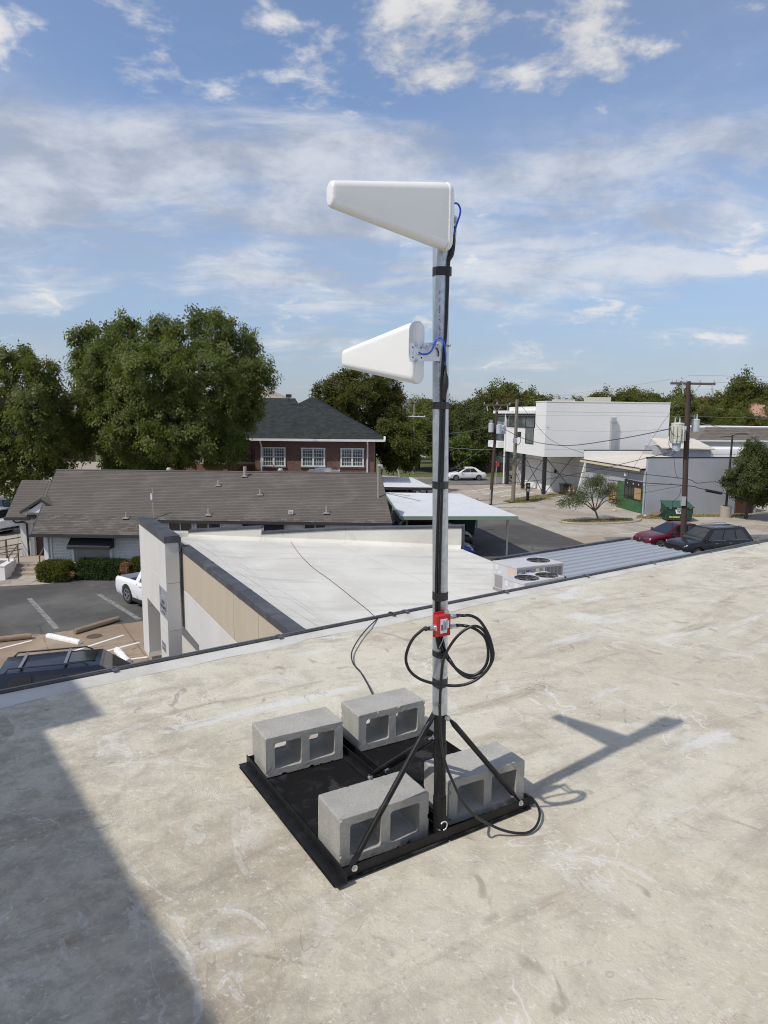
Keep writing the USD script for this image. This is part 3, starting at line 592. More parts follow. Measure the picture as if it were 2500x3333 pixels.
M_tan = ground_look('old_concrete', (.36, .32, .265), (.43, .395, .34), (.17, .145, .12), (.27, .23, .18), .35, joints=(5.2, 4.1, -.5), blot=(.31, .245, .18))
M_asph = ground_look('worn_asphalt', (.09, .086, .081), (.13, .124, .115), (.045, .043, .042), (.15, .145, .135), .3, .88, (1, 1, 1), 20., .35, blot=(.06, .057, .054))
M_street = ground_look('street_asphalt', (.14, .135, .127), (.185, .178, .167), (.09, .085, .08), (.11, .105, .1), .25)
M_brown = ground_look('stained_concrete', (.27, .205, .145), (.34, .27, .2), (.12, .09, .065), (.20, .15, .105), .45, joints=(4.6, 3.8, -.55), blot=(.23, .165, .11))
M_walk = ground_look('walk_concrete', (.36, .31, .25), (.42, .37, .31), (.2, .17, .14), (.3, .26, .21), .6)
M_white = pm('white_line_paint', (.74, .74, .72), .7, 0., (.5, .48, .45), 7., .5)
M_wornline = pm('worn_line_paint', (.26, .25, .24), .85, 0., (.11, .106, .1), 6., .95)
M_lawn = pm('lawn_turf', (.06, .085, .025), .95, 0., (.13, .125, .045), .9, .8, bump=.03, bs=14.)
M_dry = pm('dry_grass', (.27, .215, .09), .95, 0., (.16, .15, .06), 2.5, .8, bump=.03, bs=22.)
gx = np.array([-900, -300, -120, -60, 0, 60, 120, 300, 900.]); gy = np.array([-300, -60, 0, 60, 120, 180, 300, 600, 1500.])
GX, GY = np.meshgrid(gx, gy, indexing='ij'); I = np.arange(81).reshape(9, 9)
obj('ground', (np.stack([GX.ravel(), GY.ravel(), np.zeros(81)], 1), np.stack([I[:-1, :-1], I[1:, :-1], I[1:, 1:], I[:-1, 1:]], -1).reshape(-1, 4)), M_tan, kind='structure')
low = [(-60, 7), (-19, 20.9), (-15.6, 22.3), (-13.616, 23.297), (-12.43, 23.689), (-11.428, 24.163), (-9.881, 24.989), (-9.313, 25.333), (-7.4, 26.3), (-2, 26.3)]
rg = np.random.default_rng(5)
def rough_line(pts, step=.35, amp=.07):
    out = []
    for a, b in zip(pts[:-1], pts[1:]):
        a, b = np.array(a, float), np.array(b, float); n = max(1, int(np.linalg.norm(b - a) / step))
        for k in range(n): out.append(tuple(a + (b - a) * k / n + rg.normal(size=2) * amp * .6))
    return out + [tuple(pts[-1])]
obj('parking_lot', sheet(rough_line(low) + [(-2, 31.9), (-10.5, 32.0), (-12.841, 31.942), (-14.569, 31.621), (-15.784, 30.95), (-16.5, 30.68), (-17.596, 30.405), (-60, 29)], .004), M_asph, kind='structure')
obj('parking_apron', sheet([(-60, -8), (-2, -8), (-2, 26.28)] + rough_line(low)[::-1][1:], .008), M_brown, kind='structure')
obj('pavement', sheet([(-24, 30.0), (-17.596, 30.42), (-16.50, 30.70), (-16.53, 31.38), (-16.44, 33.2), (-24, 33.2)], .010), M_walk, kind='structure')
# right of the house: carport lot, concrete drive, street, lawn
obj('carport_lot', sheet([(.2, 20), (.2, 49), (-1.4, 62), (8.6, 62), (9.199, 57.853), (12.7, 42.245), (15.5, 31), (18, 20)], .004), M_asph, kind='structure')
obj('street', sheet([(-90, 83.0), (2, 78.6), (9.562, 78.3), (30, 81), (120, 93), (120, 101), (30, 89.6), (10.44, 85.6), (0, 85.2), (-90, 90)], .004), M_street, kind='structure')
obj('road', sheet([(13.4, 34), (14.6, 44.6), (31, 47.0), (90, 56), (90, 30), (30, 22)], .004), M_street, kind='structure')
obj('lawn', sheet([(2, 85.9), (10.4, 85.9), (30, 90), (60, 96), (60, 170), (2, 170)], .006), M_lawn, kind='structure')
obj('lawn', sheet([(-60, 94), (-2, 90), (1.9, 88), (1.9, 170), (-60, 170)], .006), M_lawn, kind='structure')
# kerb along the street and the grass island
MB().bar((2, 85.75, .06), (10.4, 85.75, .06), .18, .12).bar((10.4, 85.75, .06), (30, 89.8, .06), .18, .12).build('kerb', M_walk, kind='structure')
def grass_patch(pts, label, n, mat, h=.12, seed=0):
    poly = Polygon(pts); r = np.random.default_rng(seed); x0, y0, x1, y1 = poly.bounds; m = MB(); V, F = [], []
    k = 0
    while k < n:
        x, y = r.uniform(x0, x1), r.uniform(y0, y1)
        if poly.contains(Point(x, y)):
            a = r.uniform(0, 6.28); w = .035; t = r.normal(size=2) * .05; hh = h * r.uniform(.4, 1.2)
            V += [(x - w * math.cos(a), y - w * math.sin(a), .0), (x + w * math.cos(a), y + w * math.sin(a), .0), (x + t[0], y + t[1], hh)]; F.append((3 * k, 3 * k + 1, 3 * k + 2)); k += 1
    base = sheet(pts, .012); m.tm(base).add(V, F)
    m.build('grass', mat, label=label, cat='grass', kind='stuff')
grass_patch([(11.0, 63.0), (14.06, 67.0), (17.37, 69.6), (18.5, 69.0), (16.74, 67.0), (13.4, 62.4), (11.6, 61.9)], 'dry yellowish grass strip around the grey wooden pole', 2600, M_dry, .13, 1)
grass_patch([(19.9, 53.2), (20.9, 55.3), (21.6, 55.1), (22.6, 55.2), (30, 56.3), (30.0, 54.9), (23.5, 54.0), (21.2, 52.9)], 'dry grass strip along the foot of the grey stucco wall', 2200, M_dry, .1, 2)
grass_patch([(13.6, 51.9), (16.2, 52.6), (19.6, 53.2), (19.2, 51.6), (17, 50.6), (13.9, 50.4)], 'sparse dry grass on the kerbed island under the small feathery tree', 1800, M_dry, .1, 3)
MB().tube(spline([(13.3, 51.0, .05), (14.2, 50.1, .05), (17, 50.35, .05), (19.3, 51.4, .05), (20.1, 52.6, .05)], 6), .09, 6).build('kerb', M_walk, kind='structure')
# painted lines
lines = [((-10.583, 21.687), (-9.368, 23.702), .11, M_white), ((-9.981, 21.256), (-8.526, 22.921), .11, M_white), ((-8.305, 21.239), (-7.75, 21.49), .11, M_white), ((-13.7, 21.2), (-12.339, 23.01), .11, M_white),
         ((-15.243, 28.445), (-12.079, 24.328), .2, M_wornline), ((-12.579, 29.217), (-9.475, 25.578), .2, M_wornline),
         ((10.04, 68.39), (13.755, 73.1), .2, M_white), ((11.52, 66.95), (15.657, 70.8), .2, M_white), ((9.255, 71.67), (13.61, 76.9), .2, M_white), ((13.7, 76.2), (16.1, 77.9), .2, M_white),
         ((16.1, 46.0), (21.3, 47.6), .14, M_white)]
for a, b, w, m in lines:
    a, b = np.array(a), np.array(b); d = (b - a) / np.linalg.norm(b - a); n = np.array([-d[1], d[0]]) * w / 2
    obj('painted_line', sheet([a + n, a - n, b - n, b + n], .0125), m, kind='structure')
MB().cyl((-10.358, 23.53, .0), (-10.358, 23.53, .014), .27, n=28).cyl((-10.358, 23.53, .0), (-10.358, 23.53, .018), .22, n=28).build('manhole_cover', pm('rusty_iron', (.12, .085, .06), .8, .3), label='round rusty manhole cover set in the brown concrete apron', cat='manhole cover')
# wheel stops: white precast ones, and two brown weathered logs
M_stop = pm('white_stop_paint', (.78, .78, .76), .7, 0., (.6, .58, .55), 5., .6, bump=.01, bs=60., dirt=(.3, .27, .24), dscale=7., damt=.5)
M_log = pm('weathered_timber', (.30, .225, .15), .95, 0., (.22, .16, .105), 6., .7, bump=.02, bs=40., stretch=(3, 3, 3))
def stop(a, b, name, label, mat, r=.1, flat=True):
    a, b = np.array(a), np.array(b); d = (b - a) / np.linalg.norm(b - a); L = np.linalg.norm(b - a); n = np.array([-d[1], d[0]])
    sec = np.array([(-r, .0), (-r, .06), (-r * .72, .12), (-r * .3, .145), (r * .3, .145), (r * .72, .12), (r, .06), (r, .0)]) if flat else np.array([(r * math.cos(t), .1 + r * math.sin(t)) for t in np.linspace(-.9, math.pi + .9, 14)])
    rings = []; rr = np.random.default_rng(int(abs(a[0]) * 100))
    for k in np.linspace(0, 1, 14):
        s = 1 - (.06 if k in (0, 1) else 0) + rr.normal() * .012; c = a + d * L * k + n * rr.normal() * .006
        rings.append(np.array([(c[0] + n[0] * x * s, c[1] + n[1] * x * s, .012 + z * s) for x, z in sec]))
    t = thing(name, label, 'wheel stop'); obj('body', loft([q[::-1] for q in rings]), mat, t, smooth=40); return t
stop((-11.95, 23.40), (-10.50, 22.70), 'wheel_stop', 'white concrete wheel stop beside the striped stall, left of the two', M_stop)
stop((-8.95, 22.02), (-8.15, 20.9), 'wheel_stop', 'peeling white wheel stop close to the foot of the white pillar', M_stop, .11)
stop((-11.15, 23.72), (-10.20, 25.35), 'wheel_stop', 'round brown log wheel stop lying on the edge of the asphalt', M_log, .1, False)
stop((-14.0, 22.55), (-12.45, 23.22), 'wheel_stop', 'round brown log wheel stop at the left edge of the picture', M_log, .1, False)


# ---------------------------------------------------------------- the white single-storey building next door
M_wst = pm('white_stucco', (.58, .57, .54), .92, 0., (.52, .51, .48), 1.2, .7, bump=.004, bs=90., stretch=(1, 1, .4))
M_tanst = pm('tan_stucco', (.45, .39, .30), .92, 0., (.41, .35, .268), 1.0, .7, bump=.004, bs=90., stretch=(2, 2, .3))
M_cope = pm('dark_coping', (.045, .047, .056), .5, 0., (.075, .078, .088), 2., .6, dirt=(.14, .14, .145), dscale=2., damt=.4)
g = G(); p = g.pos()
c = g.mix(g.step(g.noise(p, .5, 6, .62, .5), .36, .66), (.61, .59, .535), (.53, .51, .455))
c = g.mix(g.mul(g.step(g.noise(g.map(p, rot=(0, 0, -1.07), scale=(.35, 2.2, 1)), .9, 6, .6, .6), .5, .7), .5), c, (.39, .375, .34))
c = g.mix(g.mul(g.step(g.noise(p, 5., 6, .7), .58, .72), .25), c, (.36, .34, .30))
M_tpo = g.done('white_roof_membrane', g('principled_bsdf', 'BSDF', base_color=c, roughness=.7, specular_ior_level=.3, normal=g.bump(g.noise(p, 3., 5, .6, .6), .3, .03)))
M_seam = pm('seam_grey', (.42, .41, .38), .8)
NB = thing('white_building', 'low white flat-roofed building with a tan side wall and dark coping next door', 'building')
ax = np.array([.483, -.875]); ay = np.array([.875, .483])
A2 = np.array([-5.88, 19.30]); Tn = np.array([-1.63, 11.60])
def onw(t, off=0.): return A2 + ax * t + ay * off
LW = 16.0
def wallbox(t0, t1, o0, o1, z0, z1): return prism(Polygon([onw(t0, o0), onw(t1, o0), onw(t1, o1), onw(t0, o1)]), z0, z1)
JT = [5.28, 7.0]
ts = [0.] + JT + [LW]
MB().tm(wallbox(0, 5.272, 0, .3, 2.955, 4.06)).build('wall_panel', M_tanst, NB); MB().tm(wallbox(5.288, 6.992, 0, .3, 2.955, 4.06)).build('wall_panel', M_tanst, NB); MB().tm(wallbox(7.008, LW, 0, .3, 2.955, 4.06)).build('wall_panel', M_tanst, NB)
MB().tm(wallbox(0, LW, .02, .3, 2.90, 2.97)).build('joint_reveal', M_wst, NB)
MB().tm(wallbox(0, LW, -.0, .3, 1.80, 2.925)).build('wall_band', M_wst, NB)
# below the band the wall steps back behind the walkway; square piers carry it
MB().tm(wallbox(0, LW, 1.2, 1.5, 0, 1.80)).build('wall', M_wst, NB)
for t in (1.95, 4.2, 7.4, 10.6): MB().tm(wallbox(t, t + .6, .0, .5, 0, 1.798)).build('pier', M_wst, NB)
MB().tm(wallbox(0, LW, -.03, .26, 4.06, 4.20)).build('coping', M_cope, NB)
for t in np.arange(2.6, LW, 3.1): MB().tm(wallbox(t, t + .12, -.033, .263, 4.055, 4.204)).build('coping_joint', M_cope, NB)
# roof deck inside the parapets
L0 = np.array([-6.75, 21.75]); C0 = np.array([-1.2, 20.86]); R0_ = np.array([2.334, 20.147]); R1_ = np.array([3.0, 18.40])
Rend = R1_ + ax * 10
poly = [onw(.0, .33), onw(LW, .33), Rend, R1_, R0_, C0, L0 + (.25, -.1), onw(-1.6, .33)]
MB().tm(prism(Polygon(poly), 3.6, 4.0)).build('roof_deck', M_tpo, NB)
# the cant along the tan wall: a strip that rises to the coping
rings = []
for t in np.linspace(-1.5, LW, 24):
    q = [(onw(t, .235), 4.18), (onw(t, .5), 4.12), (onw(t, 1.0), 4.03), (onw(t, 1.35), 4.003), (onw(t, 1.35), 3.99), (onw(t, .235), 3.99)]
    rings.append(np.array([(*a, z) for a, z in q]))
obj('cant_strip', loft(rings), M_tpo, NB, smooth=30)
for o, zz_ in ((.62, 4.105), (.9, 4.05), (1.02, 4.03)):
    pts = [(*onw(t, o + .03 * math.sin(t * 1.7 + o * 9)), zz_ + .004) for t in np.linspace(-1.2, 12.4, 40)]
    MB().tube(pts, .008, 4).build('lap_seam', M_seam, NB)
seams = [((-3.534, 20.836), (.31, 13.734)), ((-1.563, 20.857), (1.183, 15.613)), ((1.183, 15.613), (2.9, 12.3)), ((.503, 20.309), (2.633, 16.55))]
for a, b in seams:
    a, b = np.array(a), np.array(b); pts = [(*(a + (b - a) * k + .012 * math.sin(k * 17) * np.array([1, 0])), 4.002) for k in np.linspace(0, 1, 20)]
    MB().tube(pts, .006, 4).build('lap_seam', M_seam, NB)
# far parapet in three lengths with dark coping
def para(a, b, za, zb_, th=.25, cope=True):
    a, b = np.array(a, float), np.array(b, float); d = (b - a) / np.linalg.norm(b - a); n = np.array([-d[1], d[0]])
    v = [(*(a), 3.5), (*(b), 3.5), (*(b + n * th), 3.5), (*(a + n * th), 3.5), (*a, za - .07), (*b, zb_ - .07), (*(b + n * th), zb_ - .07), (*(a + n * th), za - .07)]
    MB().add(v, BF).build('parapet', M_tpo, NB)
    e = d * .0; a_, b_ = a - n * .02 - e, b - n * .02 + e
    v = [(*a_, za - .07), (*b_, zb_ - .07), (*(b_ + n * (th + .04)), zb_ - .07), (*(a_ + n * (th + .04)), za - .07), (*a_, za), (*b_, zb_), (*(b_ + n * (th + .04)), zb_), (*(a_ + n * (th + .04)), za)]
    if cope: MB().add(v, BF).build('coping', M_cope, NB)
K = np.array([-3.87, 21.20])
para((-6.3, 21.62), K - (.004, 0), 4.24, 4.45); para(K + (.004, 0), C0, 4.27, 4.49); para(C0 + (.004, 0), R0_, 4.49, 4.70)
para((-7.0, 21.72), (-6.31, 21.62), 4.2, 4.23, .25, False)
MB().add([(*(R0_ + (.003, 0)), 3.9), (*(R0_ + (.07, .02)), 3.9), (*(R0_ + (.13, .28)), 3.9), (*(R0_ + (.06, .26)), 3.9), (*(R0_ + (.003, 0)), 4.705), (*(R0_ + (.07, .02)), 4.705), (*(R0_ + (.13, .28)), 4.705), (*(R0_ + (.06, .26)), 4.705)], BF).build('coping', M_cope, NB)
# cove where deck meets parapet
for a, b in ((K, C0), (C0, R0_), ((-6.3, 21.62), K)):
    a, b = np.array(a), np.array(b); d = (b - a) / np.linalg.norm(b - a); n = np.array([-d[1], d[0]])
    rr = [np.array([(*(a + (b - a) * k - n * o), z) for o, z in ((-.02, 3.98), (-.02, 4.13), (.04, 4.06), (.10, 4.02), (.2, 4.002), (.2, 3.98))]) for k in np.linspace(0, 1, 6)]
    obj('cove', loft(rr), M_tpo, NB, smooth=30)
# outer walls below the far parapet and the right side
wq = [onw(0, .3), *[np.array(q) for q in ((-6.9, 21.98), (-3.83, 21.44), (-1.15, 21.10), (2.36, 20.38))], R1_ + (.02, 0), Rend, onw(LW, .3)]
MB().tm(prism(Polygon([onw(0, 1.5), wq[1] + (.1, -.1), *wq[2:], onw(LW, 1.5)]), 0, 3.59)).build('wall', M_wst, NB)
# the portico wall with its opening
PA, PB = np.array([-6.14, 18.76]), np.array([-8.10, 22.20]); Lp = np.linalg.norm(PB - PA); pd = (PB - PA) / Lp; pn = np.array([pd[1], -pd[0]])
face = Polygon([(0, 0), (Lp, 0), (Lp, 4.36), (0, 4.36)]).difference(Polygon([(1.05, -1), (2.99, -1), (2.99, 2.06), (1.05, 2.06)]))
def portico(poly, th, off=0.):
    m = extrude(poly, th); v = np.array(m.vertices)
    return np.stack([PA[0] + pd[0] * v[:, 0] + pn[0] * (v[:, 2] + off), PA[1] + pd[1] * v[:, 0] + pn[1] * (v[:, 2] + off), v[:, 1]], 1), m.faces
from shapely.geometry import box as sbox
MB().add(*portico(face.intersection(sbox(-1, 3.19, 9, 9)), .38)).build('portico_wall', M_wst, NB)
MB().add(*portico(face.intersection(sbox(-1, 1.79, 9, 3.175)), .38)).build('portico_wall', M_wst, NB)
for q_ in face.intersection(sbox(-1, -1, 9, 1.776)).geoms: MB().add(*portico(q_, .38)).build('portico_pillar', M_wst, NB)
MB().add(*portico(sbox(.02, 1.7, Lp - .02, 3.2).difference(sbox(1.03, -1, 3.01, 2.08)), .36, .01)).build('joint_reveal', M_wst, NB)
MB().add(*portico(sbox(-.03, 4.36, Lp + .03, 4.55), .44, -.03)).build('coping', M_cope, NB)
MB().add(*portico(sbox(-.034, 4.355, -.03 + .034, 4.36), .44, -.03)).build('coping', M_cope, NB)
q0 = PA + pn * .385; MB().bar((*(q0 + pn * .03), 4.1), (*(q0 + pn * .03), 4.5), .05, .06).build('coping', M_cope, NB)
for t0, t1 in ((1.06, 1.5), (2.55, 2.98)):
    MB().add(*portico(sbox(t0 if t0 > 2 else -.02, 0, t1 + .05 if t0 > 2 else 1.07, .22), .42, -.02)).build('stone_base', pm('rough_stone', (.34, .31, .27), .95, 0., (.22, .2, .17), 8., .7, bump=.03, bs=20.), NB)
# portico roof slab and back wall in the shade behind the opening
MB().tm(prism(Polygon([PA + pn * .385 + pd * .3, PB + pn * .385 + pd * -.1, PB + pn * 1.6, PA + pn * 1.6 + pd * .3]), 2.5, 2.7)).build('portico_ceiling', M_wst, NB)
M_sg = pm('grey_sign', (.27, .28, .31), .55); M_sgd = pm('sign_lettering', (.035, .035, .04), .6); M_sgl = pm('sign_faint_print', (.36, .37, .40), .6)
def wall_sign(label, t0, t1, z0, z1, lines_):
    s = thing('wall_sign', label, 'sign'); c0 = PA + pd * t0 - pn * .012
    MB().add(*portico(sbox(t0, z0, t1, z1), .011, -.0115)).build('panel', M_sg, s)
    # reading direction runs from the far end to the near end
    o = lambda t, z: (*(PA + pd * (t1 - t) - pn * .0118), z)
    for kind_, t, z, h, w, txt, mat_ in lines_:
        if kind_ == 'text': v, f = lettering(txt, h, o(t, z), (*(-pd), 0), (0, 0, 1), .003, True, w); MB().add(v, f).build('lettering', mat_, s)
        elif kind_ == 'bar': MB().bar(o(t, z), o(t + w, z), .004, h).build('print_line', mat_, s)
        elif kind_ == 'arrow':
            MB().bar(o(t, z), o(t + w * .75, z), .004, .035).slab([o(t + w * .7, z - .06), o(t + w, z), o(t + w * .7, z + .06)], .004).build('arrow', mat_, s)
wall_sign('large grey sign reading MAIN ENTRANCE on the white portico pillar', .03, .97, 2.115, 2.95,
          [('text', .06, 2.70, .17, .12, 'Z', M_sgd), ('bar', .22, 2.76, .02, .55, '', M_sgl), ('bar', .22, 2.71, .02, .5, '', M_sgl), ('text', .28, 2.49, .10, .38, 'MAIN', M_sgd), ('text', .10, 2.33, .11, .74, 'ENTRANCE', M_sgd), ('arrow', .25, 2.22, .1, .45, '', M_sgd)])
wall_sign('small grey notice low on the white portico pillar, below the large sign', .37, .86, 1.02, 1.29, [('bar', .05, 1.235, .03, .36, '', M_sgd), ('bar', .05, 1.175, .02, .39, '', M_sgl), ('bar', .05, 1.12, .028, .38, '', M_sgd), ('bar', .05, 1.065, .022, .36, '', M_sgd)])
# thin cable over the lower roof
cable('roof_cable', 'thin dark cable crossing the lower white roof from its far parapet', [(-3.28, 21.25, 4.2), (-3.2, 21.08, 4.3)] + [(-3.124, 21.959, 4.012), (-2.849, 20.732, 4.012), (-2.37, 18.973, 4.012), (-1.861, 17.434, 4.012), (-1.252, 15.97, 4.012), (-0.646, 14.399, 4.012), (-0.213, 13.234, 4.012)] + [(.3, 11.4, 4.012)], .006)

# ---------------------------------------------------------------- rooftop air conditioners and the ribbed metal roof
M_ac = pm('ac_grey_paint', (.50, .485, .485), .5, 0., (.46, .445, .445), 2., .5, dirt=(.4, .37, .33), dscale=3., damt=.3)
M_acd = pm('ac_dark_panel', (.27, .255, .26), .5); M_coil = pm('coil_fins', (.2, .185, .185), .6, .3, (.12, .11, .11), 30., .5, stretch=(12, 12, .2)); M_fan = pm('fan_black', (.012, .012, .013), .5)
M_lab = pm('pale_label', (.56, .58, .6), .5); M_pk = pm('salmon_panel', (.58, .46, .38), .6); M_logo = pm('logo_blue', (.02, .04, .3), .4); M_wht = pm('logo_white', (.85, .85, .85), .5); M_yel = pm('caution_label', (.62, .6, .4), .5)
def ac_unit(label, c, fans, logo):
    """c: the four top corners back-left, back-right, front-right, front-left"""
    zt, zb = 4.68, 4.07; P4 = [np.array(q) for q in c]; t = thing('rooftop_air_conditioner', label, 'air conditioner')
    pr = lambda z, k=1.: [(*(np.mean(P4, 0) + (q - np.mean(P4, 0)) * k), z) for q in P4]
    def solid(z0, z1, k=1.): b = pr(z0, k); a = pr(z1, k); return np.array(b[::-1] + a[::-1]), BF
    MB().add(*solid(4.0, 4.07, .97)).build('base_rail', M_acd, t)
    MB().add(*solid(zb, zt - .03, .985)).build('cabinet', M_ac, t)
    top = Polygon([q for q in P4]); u = (P4[1] - P4[0]) / np.linalg.norm(P4[1] - P4[0]); v = (P4[3] - P4[0]) / np.linalg.norm(P4[3] - P4[0])
    at = lambda a, b: P4[0] + (P4[1] - P4[0]) * a + (P4[3] - P4[0]) * b
    hole = top
    for a, b, r in fans: hole = hole.difference(Point(*at(a, b)).buffer(r, 24))
    MB().tm(prism(hole, zt - .03, zt)).build('top_panel', M_ac, t)
    for a, b, r in fans:
        q = at(a, b)
        MB().cyl((*q, zt - .028), (*q, zt - .024), r * 1.0, n=32).build('fan_well', M_fan, t)
        m = MB()
        for k in range(1, 7): m.tube([(q[0] + r * k / 6.2 * math.cos(w), q[1] + r * k / 6.2 * math.sin(w), zt + .022 - .02 * (k / 6.2) ** 3) for w in np.linspace(0, 2 * math.pi, 33)], .004, 4)
        for w in np.linspace(0, 2 * math.pi, 13)[:-1]: m.tube([(q[0] + r * s * math.cos(w), q[1] + r * s * math.sin(w), zt + .022 - .02 * s ** 3) for s in np.linspace(.1, 1, 5)], .004, 4)
        m.build('fan_guard', M_fan, t)
        m = MB()
        for w in np.linspace(0, 2 * math.pi, 5)[:-1]:
            e = np.array([math.cos(w), math.sin(w)]); n = np.array([-e[1], e[0]])
            m.slab([(*(q + e * .05 - n * .03), zt - .012), (*(q + e * r * .85 - n * .07), zt - .016), (*(q + e * r * .85 + n * .07), zt - .006), (*(q + e * .05 + n * .03), zt - .008)], .003)
        m.cyl((*q, zt - .02), (*q, zt - .004), .05, n=16).build('fan_blade', M_acd, t)
    ctr = np.mean(P4, 0)
    def panel(i, j, a0, a1, z0, z1, name, mat, off=.006):
        p0, p1 = P4[i] * .985 + ctr * .015, P4[j] * .985 + ctr * .015; n = np.array([(p1 - p0)[1], -(p1 - p0)[0]]); n /= np.linalg.norm(n)
        if n @ (ctr - p0) > 0: n = -n
        A, B = p0 + (p1 - p0) * a0 + n * off, p0 + (p1 - p0) * a1 + n * off
        f = [(*A, z0), (*B, z0), (*B, z1), (*A, z1)]
        nn = np.cross(np.subtract(f[1], f[0]), np.subtract(f[2], f[0]))
        if nn[:2] @ n < 0: f = f[::-1]
        MB().slab(f, off - .0005).build(name, mat, t); return A, B, n
    H_ = zt - zb
    panel(0, 3, .1, .42, zb + H_ * .04, zb + H_ * .52, 'access_panel', M_acd, .006)
    panel(0, 3, .62, .93, zb + H_ * .45, zb + H_ * .9, 'access_panel', M_pk, .006)
    panel(0, 3, .12, .26, zb + H_ * .72, zb + H_ * .93, 'label_plate', M_lab, .007); panel(0, 3, .24, .4, zb + H_ * .58, zb + H_ * .7, 'label_plate', M_lab, .007)
    panel(3, 2, .0, .55, zb + H_ * .05, zb + H_ * .9, 'side_panel', M_acd, .005); panel(3, 2, .6, .98, zb + H_ * .05, zb + H_ * .9, 'coil', M_coil, .004)
    for k in np.linspace(.62, .96, 5): panel(3, 2, k, k + .012, zb + H_ * .05, zb + H_ * .9, 'coil_guard', M_acd, .009)
    if logo:
        A, B, n = panel(3, 2, .03, .09, zb + H_ * .7, zb + H_ * .8, 'label_plate', M_lab, .008)
        p0, p1 = P4[3], P4[2]; d = (p1 - p0) / np.linalg.norm(p1 - p0); c_ = p0 + (p1 - p0) * .235 - n * -.004; w = np.linalg.norm(p1 - p0)
        el = [(*(c_ + d * .115 * math.cos(k) + n * .004), zb + H_ * .77 + .052 * math.sin(k)) for k in np.linspace(0, 2 * math.pi, 29)[:-1]]
        MB().slab(el, .003).build('emblem', M_logo, t)
        v, f = lettering('Carrier', .058, (*(c_ - d * .088 + n * .0045), zb + H_ * .77 - .026), (*d, 0), (0, 0, 1), .002, True, .178); MB().add(v, f).build('lettering', M_wht, t)
        panel(3, 2, .40, .47, zb + H_ * .62, zb + H_ * .9, 'label_plate', M_yel, .008)
    else: panel(0, 3, .55, .75, zb + H_ * .7, zb + H_ * .93, 'label_plate', M_lab, .007)
    return t
ac_unit('grey rooftop air conditioner with a blue Carrier badge, farther of the two', [(2.51, 15.35), (3.69, 15.88), (4.11, 15.19), (2.93, 14.62)], [(.76, .42, .27)], True)
ac_unit('grey rooftop air conditioner with two round fans, nearer the roof edge', [(2.47, 13.75), (3.47, 14.35), (3.78, 13.86), (2.81, 13.22)], [(.33, .46, .255), (.79, .5, .24)], False)
M_rib = pm('ribbed_metal', (.38, .40, .43), .5, .3, (.34, .36, .39), 1.5, .5, dirt=(.4, .4, .4), dscale=1.2, damt=.3)
CAN = thing('metal_canopy', 'grey ribbed metal canopy roof with black gutters beside the air conditioners', 'canopy')
q0, q1 = np.array([3.211, 18.775]), np.array([8.06, 22.11]); cd = (q1 - q0) / np.linalg.norm(q1 - q0); cn = np.array([cd[1], -cd[0]]); CL = np.linalg.norm(q1 - q0)
ce = np.array([9.125, 19.944]) - q1; ce /= np.linalg.norm(ce)
Vr, Fr = [], []; nr = 24; pw = .30
prof = []
for k in range(nr): o = k * pw; prof += [(o, 0.), (o + .20, 0.), (o + .225, .035), (o + .275, .035)]
prof.append((nr * pw, 0.))
for o, z in prof:
    for e in (0, 1): b = q0 + cn * (o + .06) if e == 0 else q1 + ce * ((o + .06) / max(ce @ cn, .3)); Vr.append((*b, 3.97 + z - o * .004))
Fr = [[2 * k, 2 * k + 2, 2 * k + 3, 2 * k + 1] for k in range(len(prof) - 1)]
MB().add(Vr, Fr).build('ribbed_sheet', M_rib, CAN)
MB().bar((*(q0 - cd * .2), 3.97), (*(q1 + cd * .06), 3.97), .12, .13).build('gutter', M_cope, CAN)
e1 = q1 + ce * (nr * pw / max(ce @ cn, .3))
MB().bar((*(q1 + cd * .03), 3.93), (*(e1 + cd * .03), 3.90), .05, .10).build('end_trim', M_cope, CAN)
MB().add([(*(q0), 3.85), (*(q1), 3.85), (*(e1), 3.8), (*(q0 + cn * nr * pw), 3.8), (*(q0), 3.9), (*(q1), 3.9), (*(e1), 3.86), (*(q0 + cn * nr * pw), 3.86)], BF[:, ::-1]).build('soffit', M_acd, CAN)
for t in (.03, .5, .97): b = q0 + (q1 - q0) * t + cn * .1; MB().bar((*b, 0), (*b, 3.85), .1).build('post', M_acd, CAN)


# ---------------------------------------------------------------- the white brick house with the brown shingle roof
def shingle_mat(name, c1, c2, c3, island):
    g = G(); p = g.pos()
    r = g('geometry', 'random_per_island') if island else g('object_info', 'random')
    c = g('rgb_ramp', 'color', fac=r, ramp=[(0., c1), (.3, c2), (.6, c1), (.8, c3), (1., c2)])
    c = g.mix(g.mul(g.step(g.noise(p, 35., 4, .7), .4, .7), .4), c, tuple(x * .6 for x in c1))
    c = g.mix(g.mul(g.step(g.noise(p, .8, 5, .6), .45, .7), .3), c, c3)
    return g.done(name, g('principled_bsdf', 'BSDF', base_color=c, roughness=.95, specular_ior_level=.2))
SH = [(.128, .112, .098), (.078, .068, .060), (.205, .185, .165)]
M_sh = shingle_mat('brown_shingle', *SH, True); M_shp = shingle_mat('brown_shingle_tab', (.122, .107, .094), (.094, .082, .072), (.165, .149, .133), False)
M_gut = pm('brown_gutter', (.035, .03, .03), .5); M_whb = pm('white_painted_brick', (.70, .70, .68), .8, 0., (.62, .62, .6), 6., .6, bump=.004, bs=60.)
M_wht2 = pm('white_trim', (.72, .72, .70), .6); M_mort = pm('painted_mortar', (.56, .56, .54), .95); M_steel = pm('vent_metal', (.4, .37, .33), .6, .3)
M_blk2 = pm('black_awning_cloth', (.018, .02, .023), .8); M_dkglass = pm('dark_glass', (.015, .018, .02), .08, 0., spec=.8)
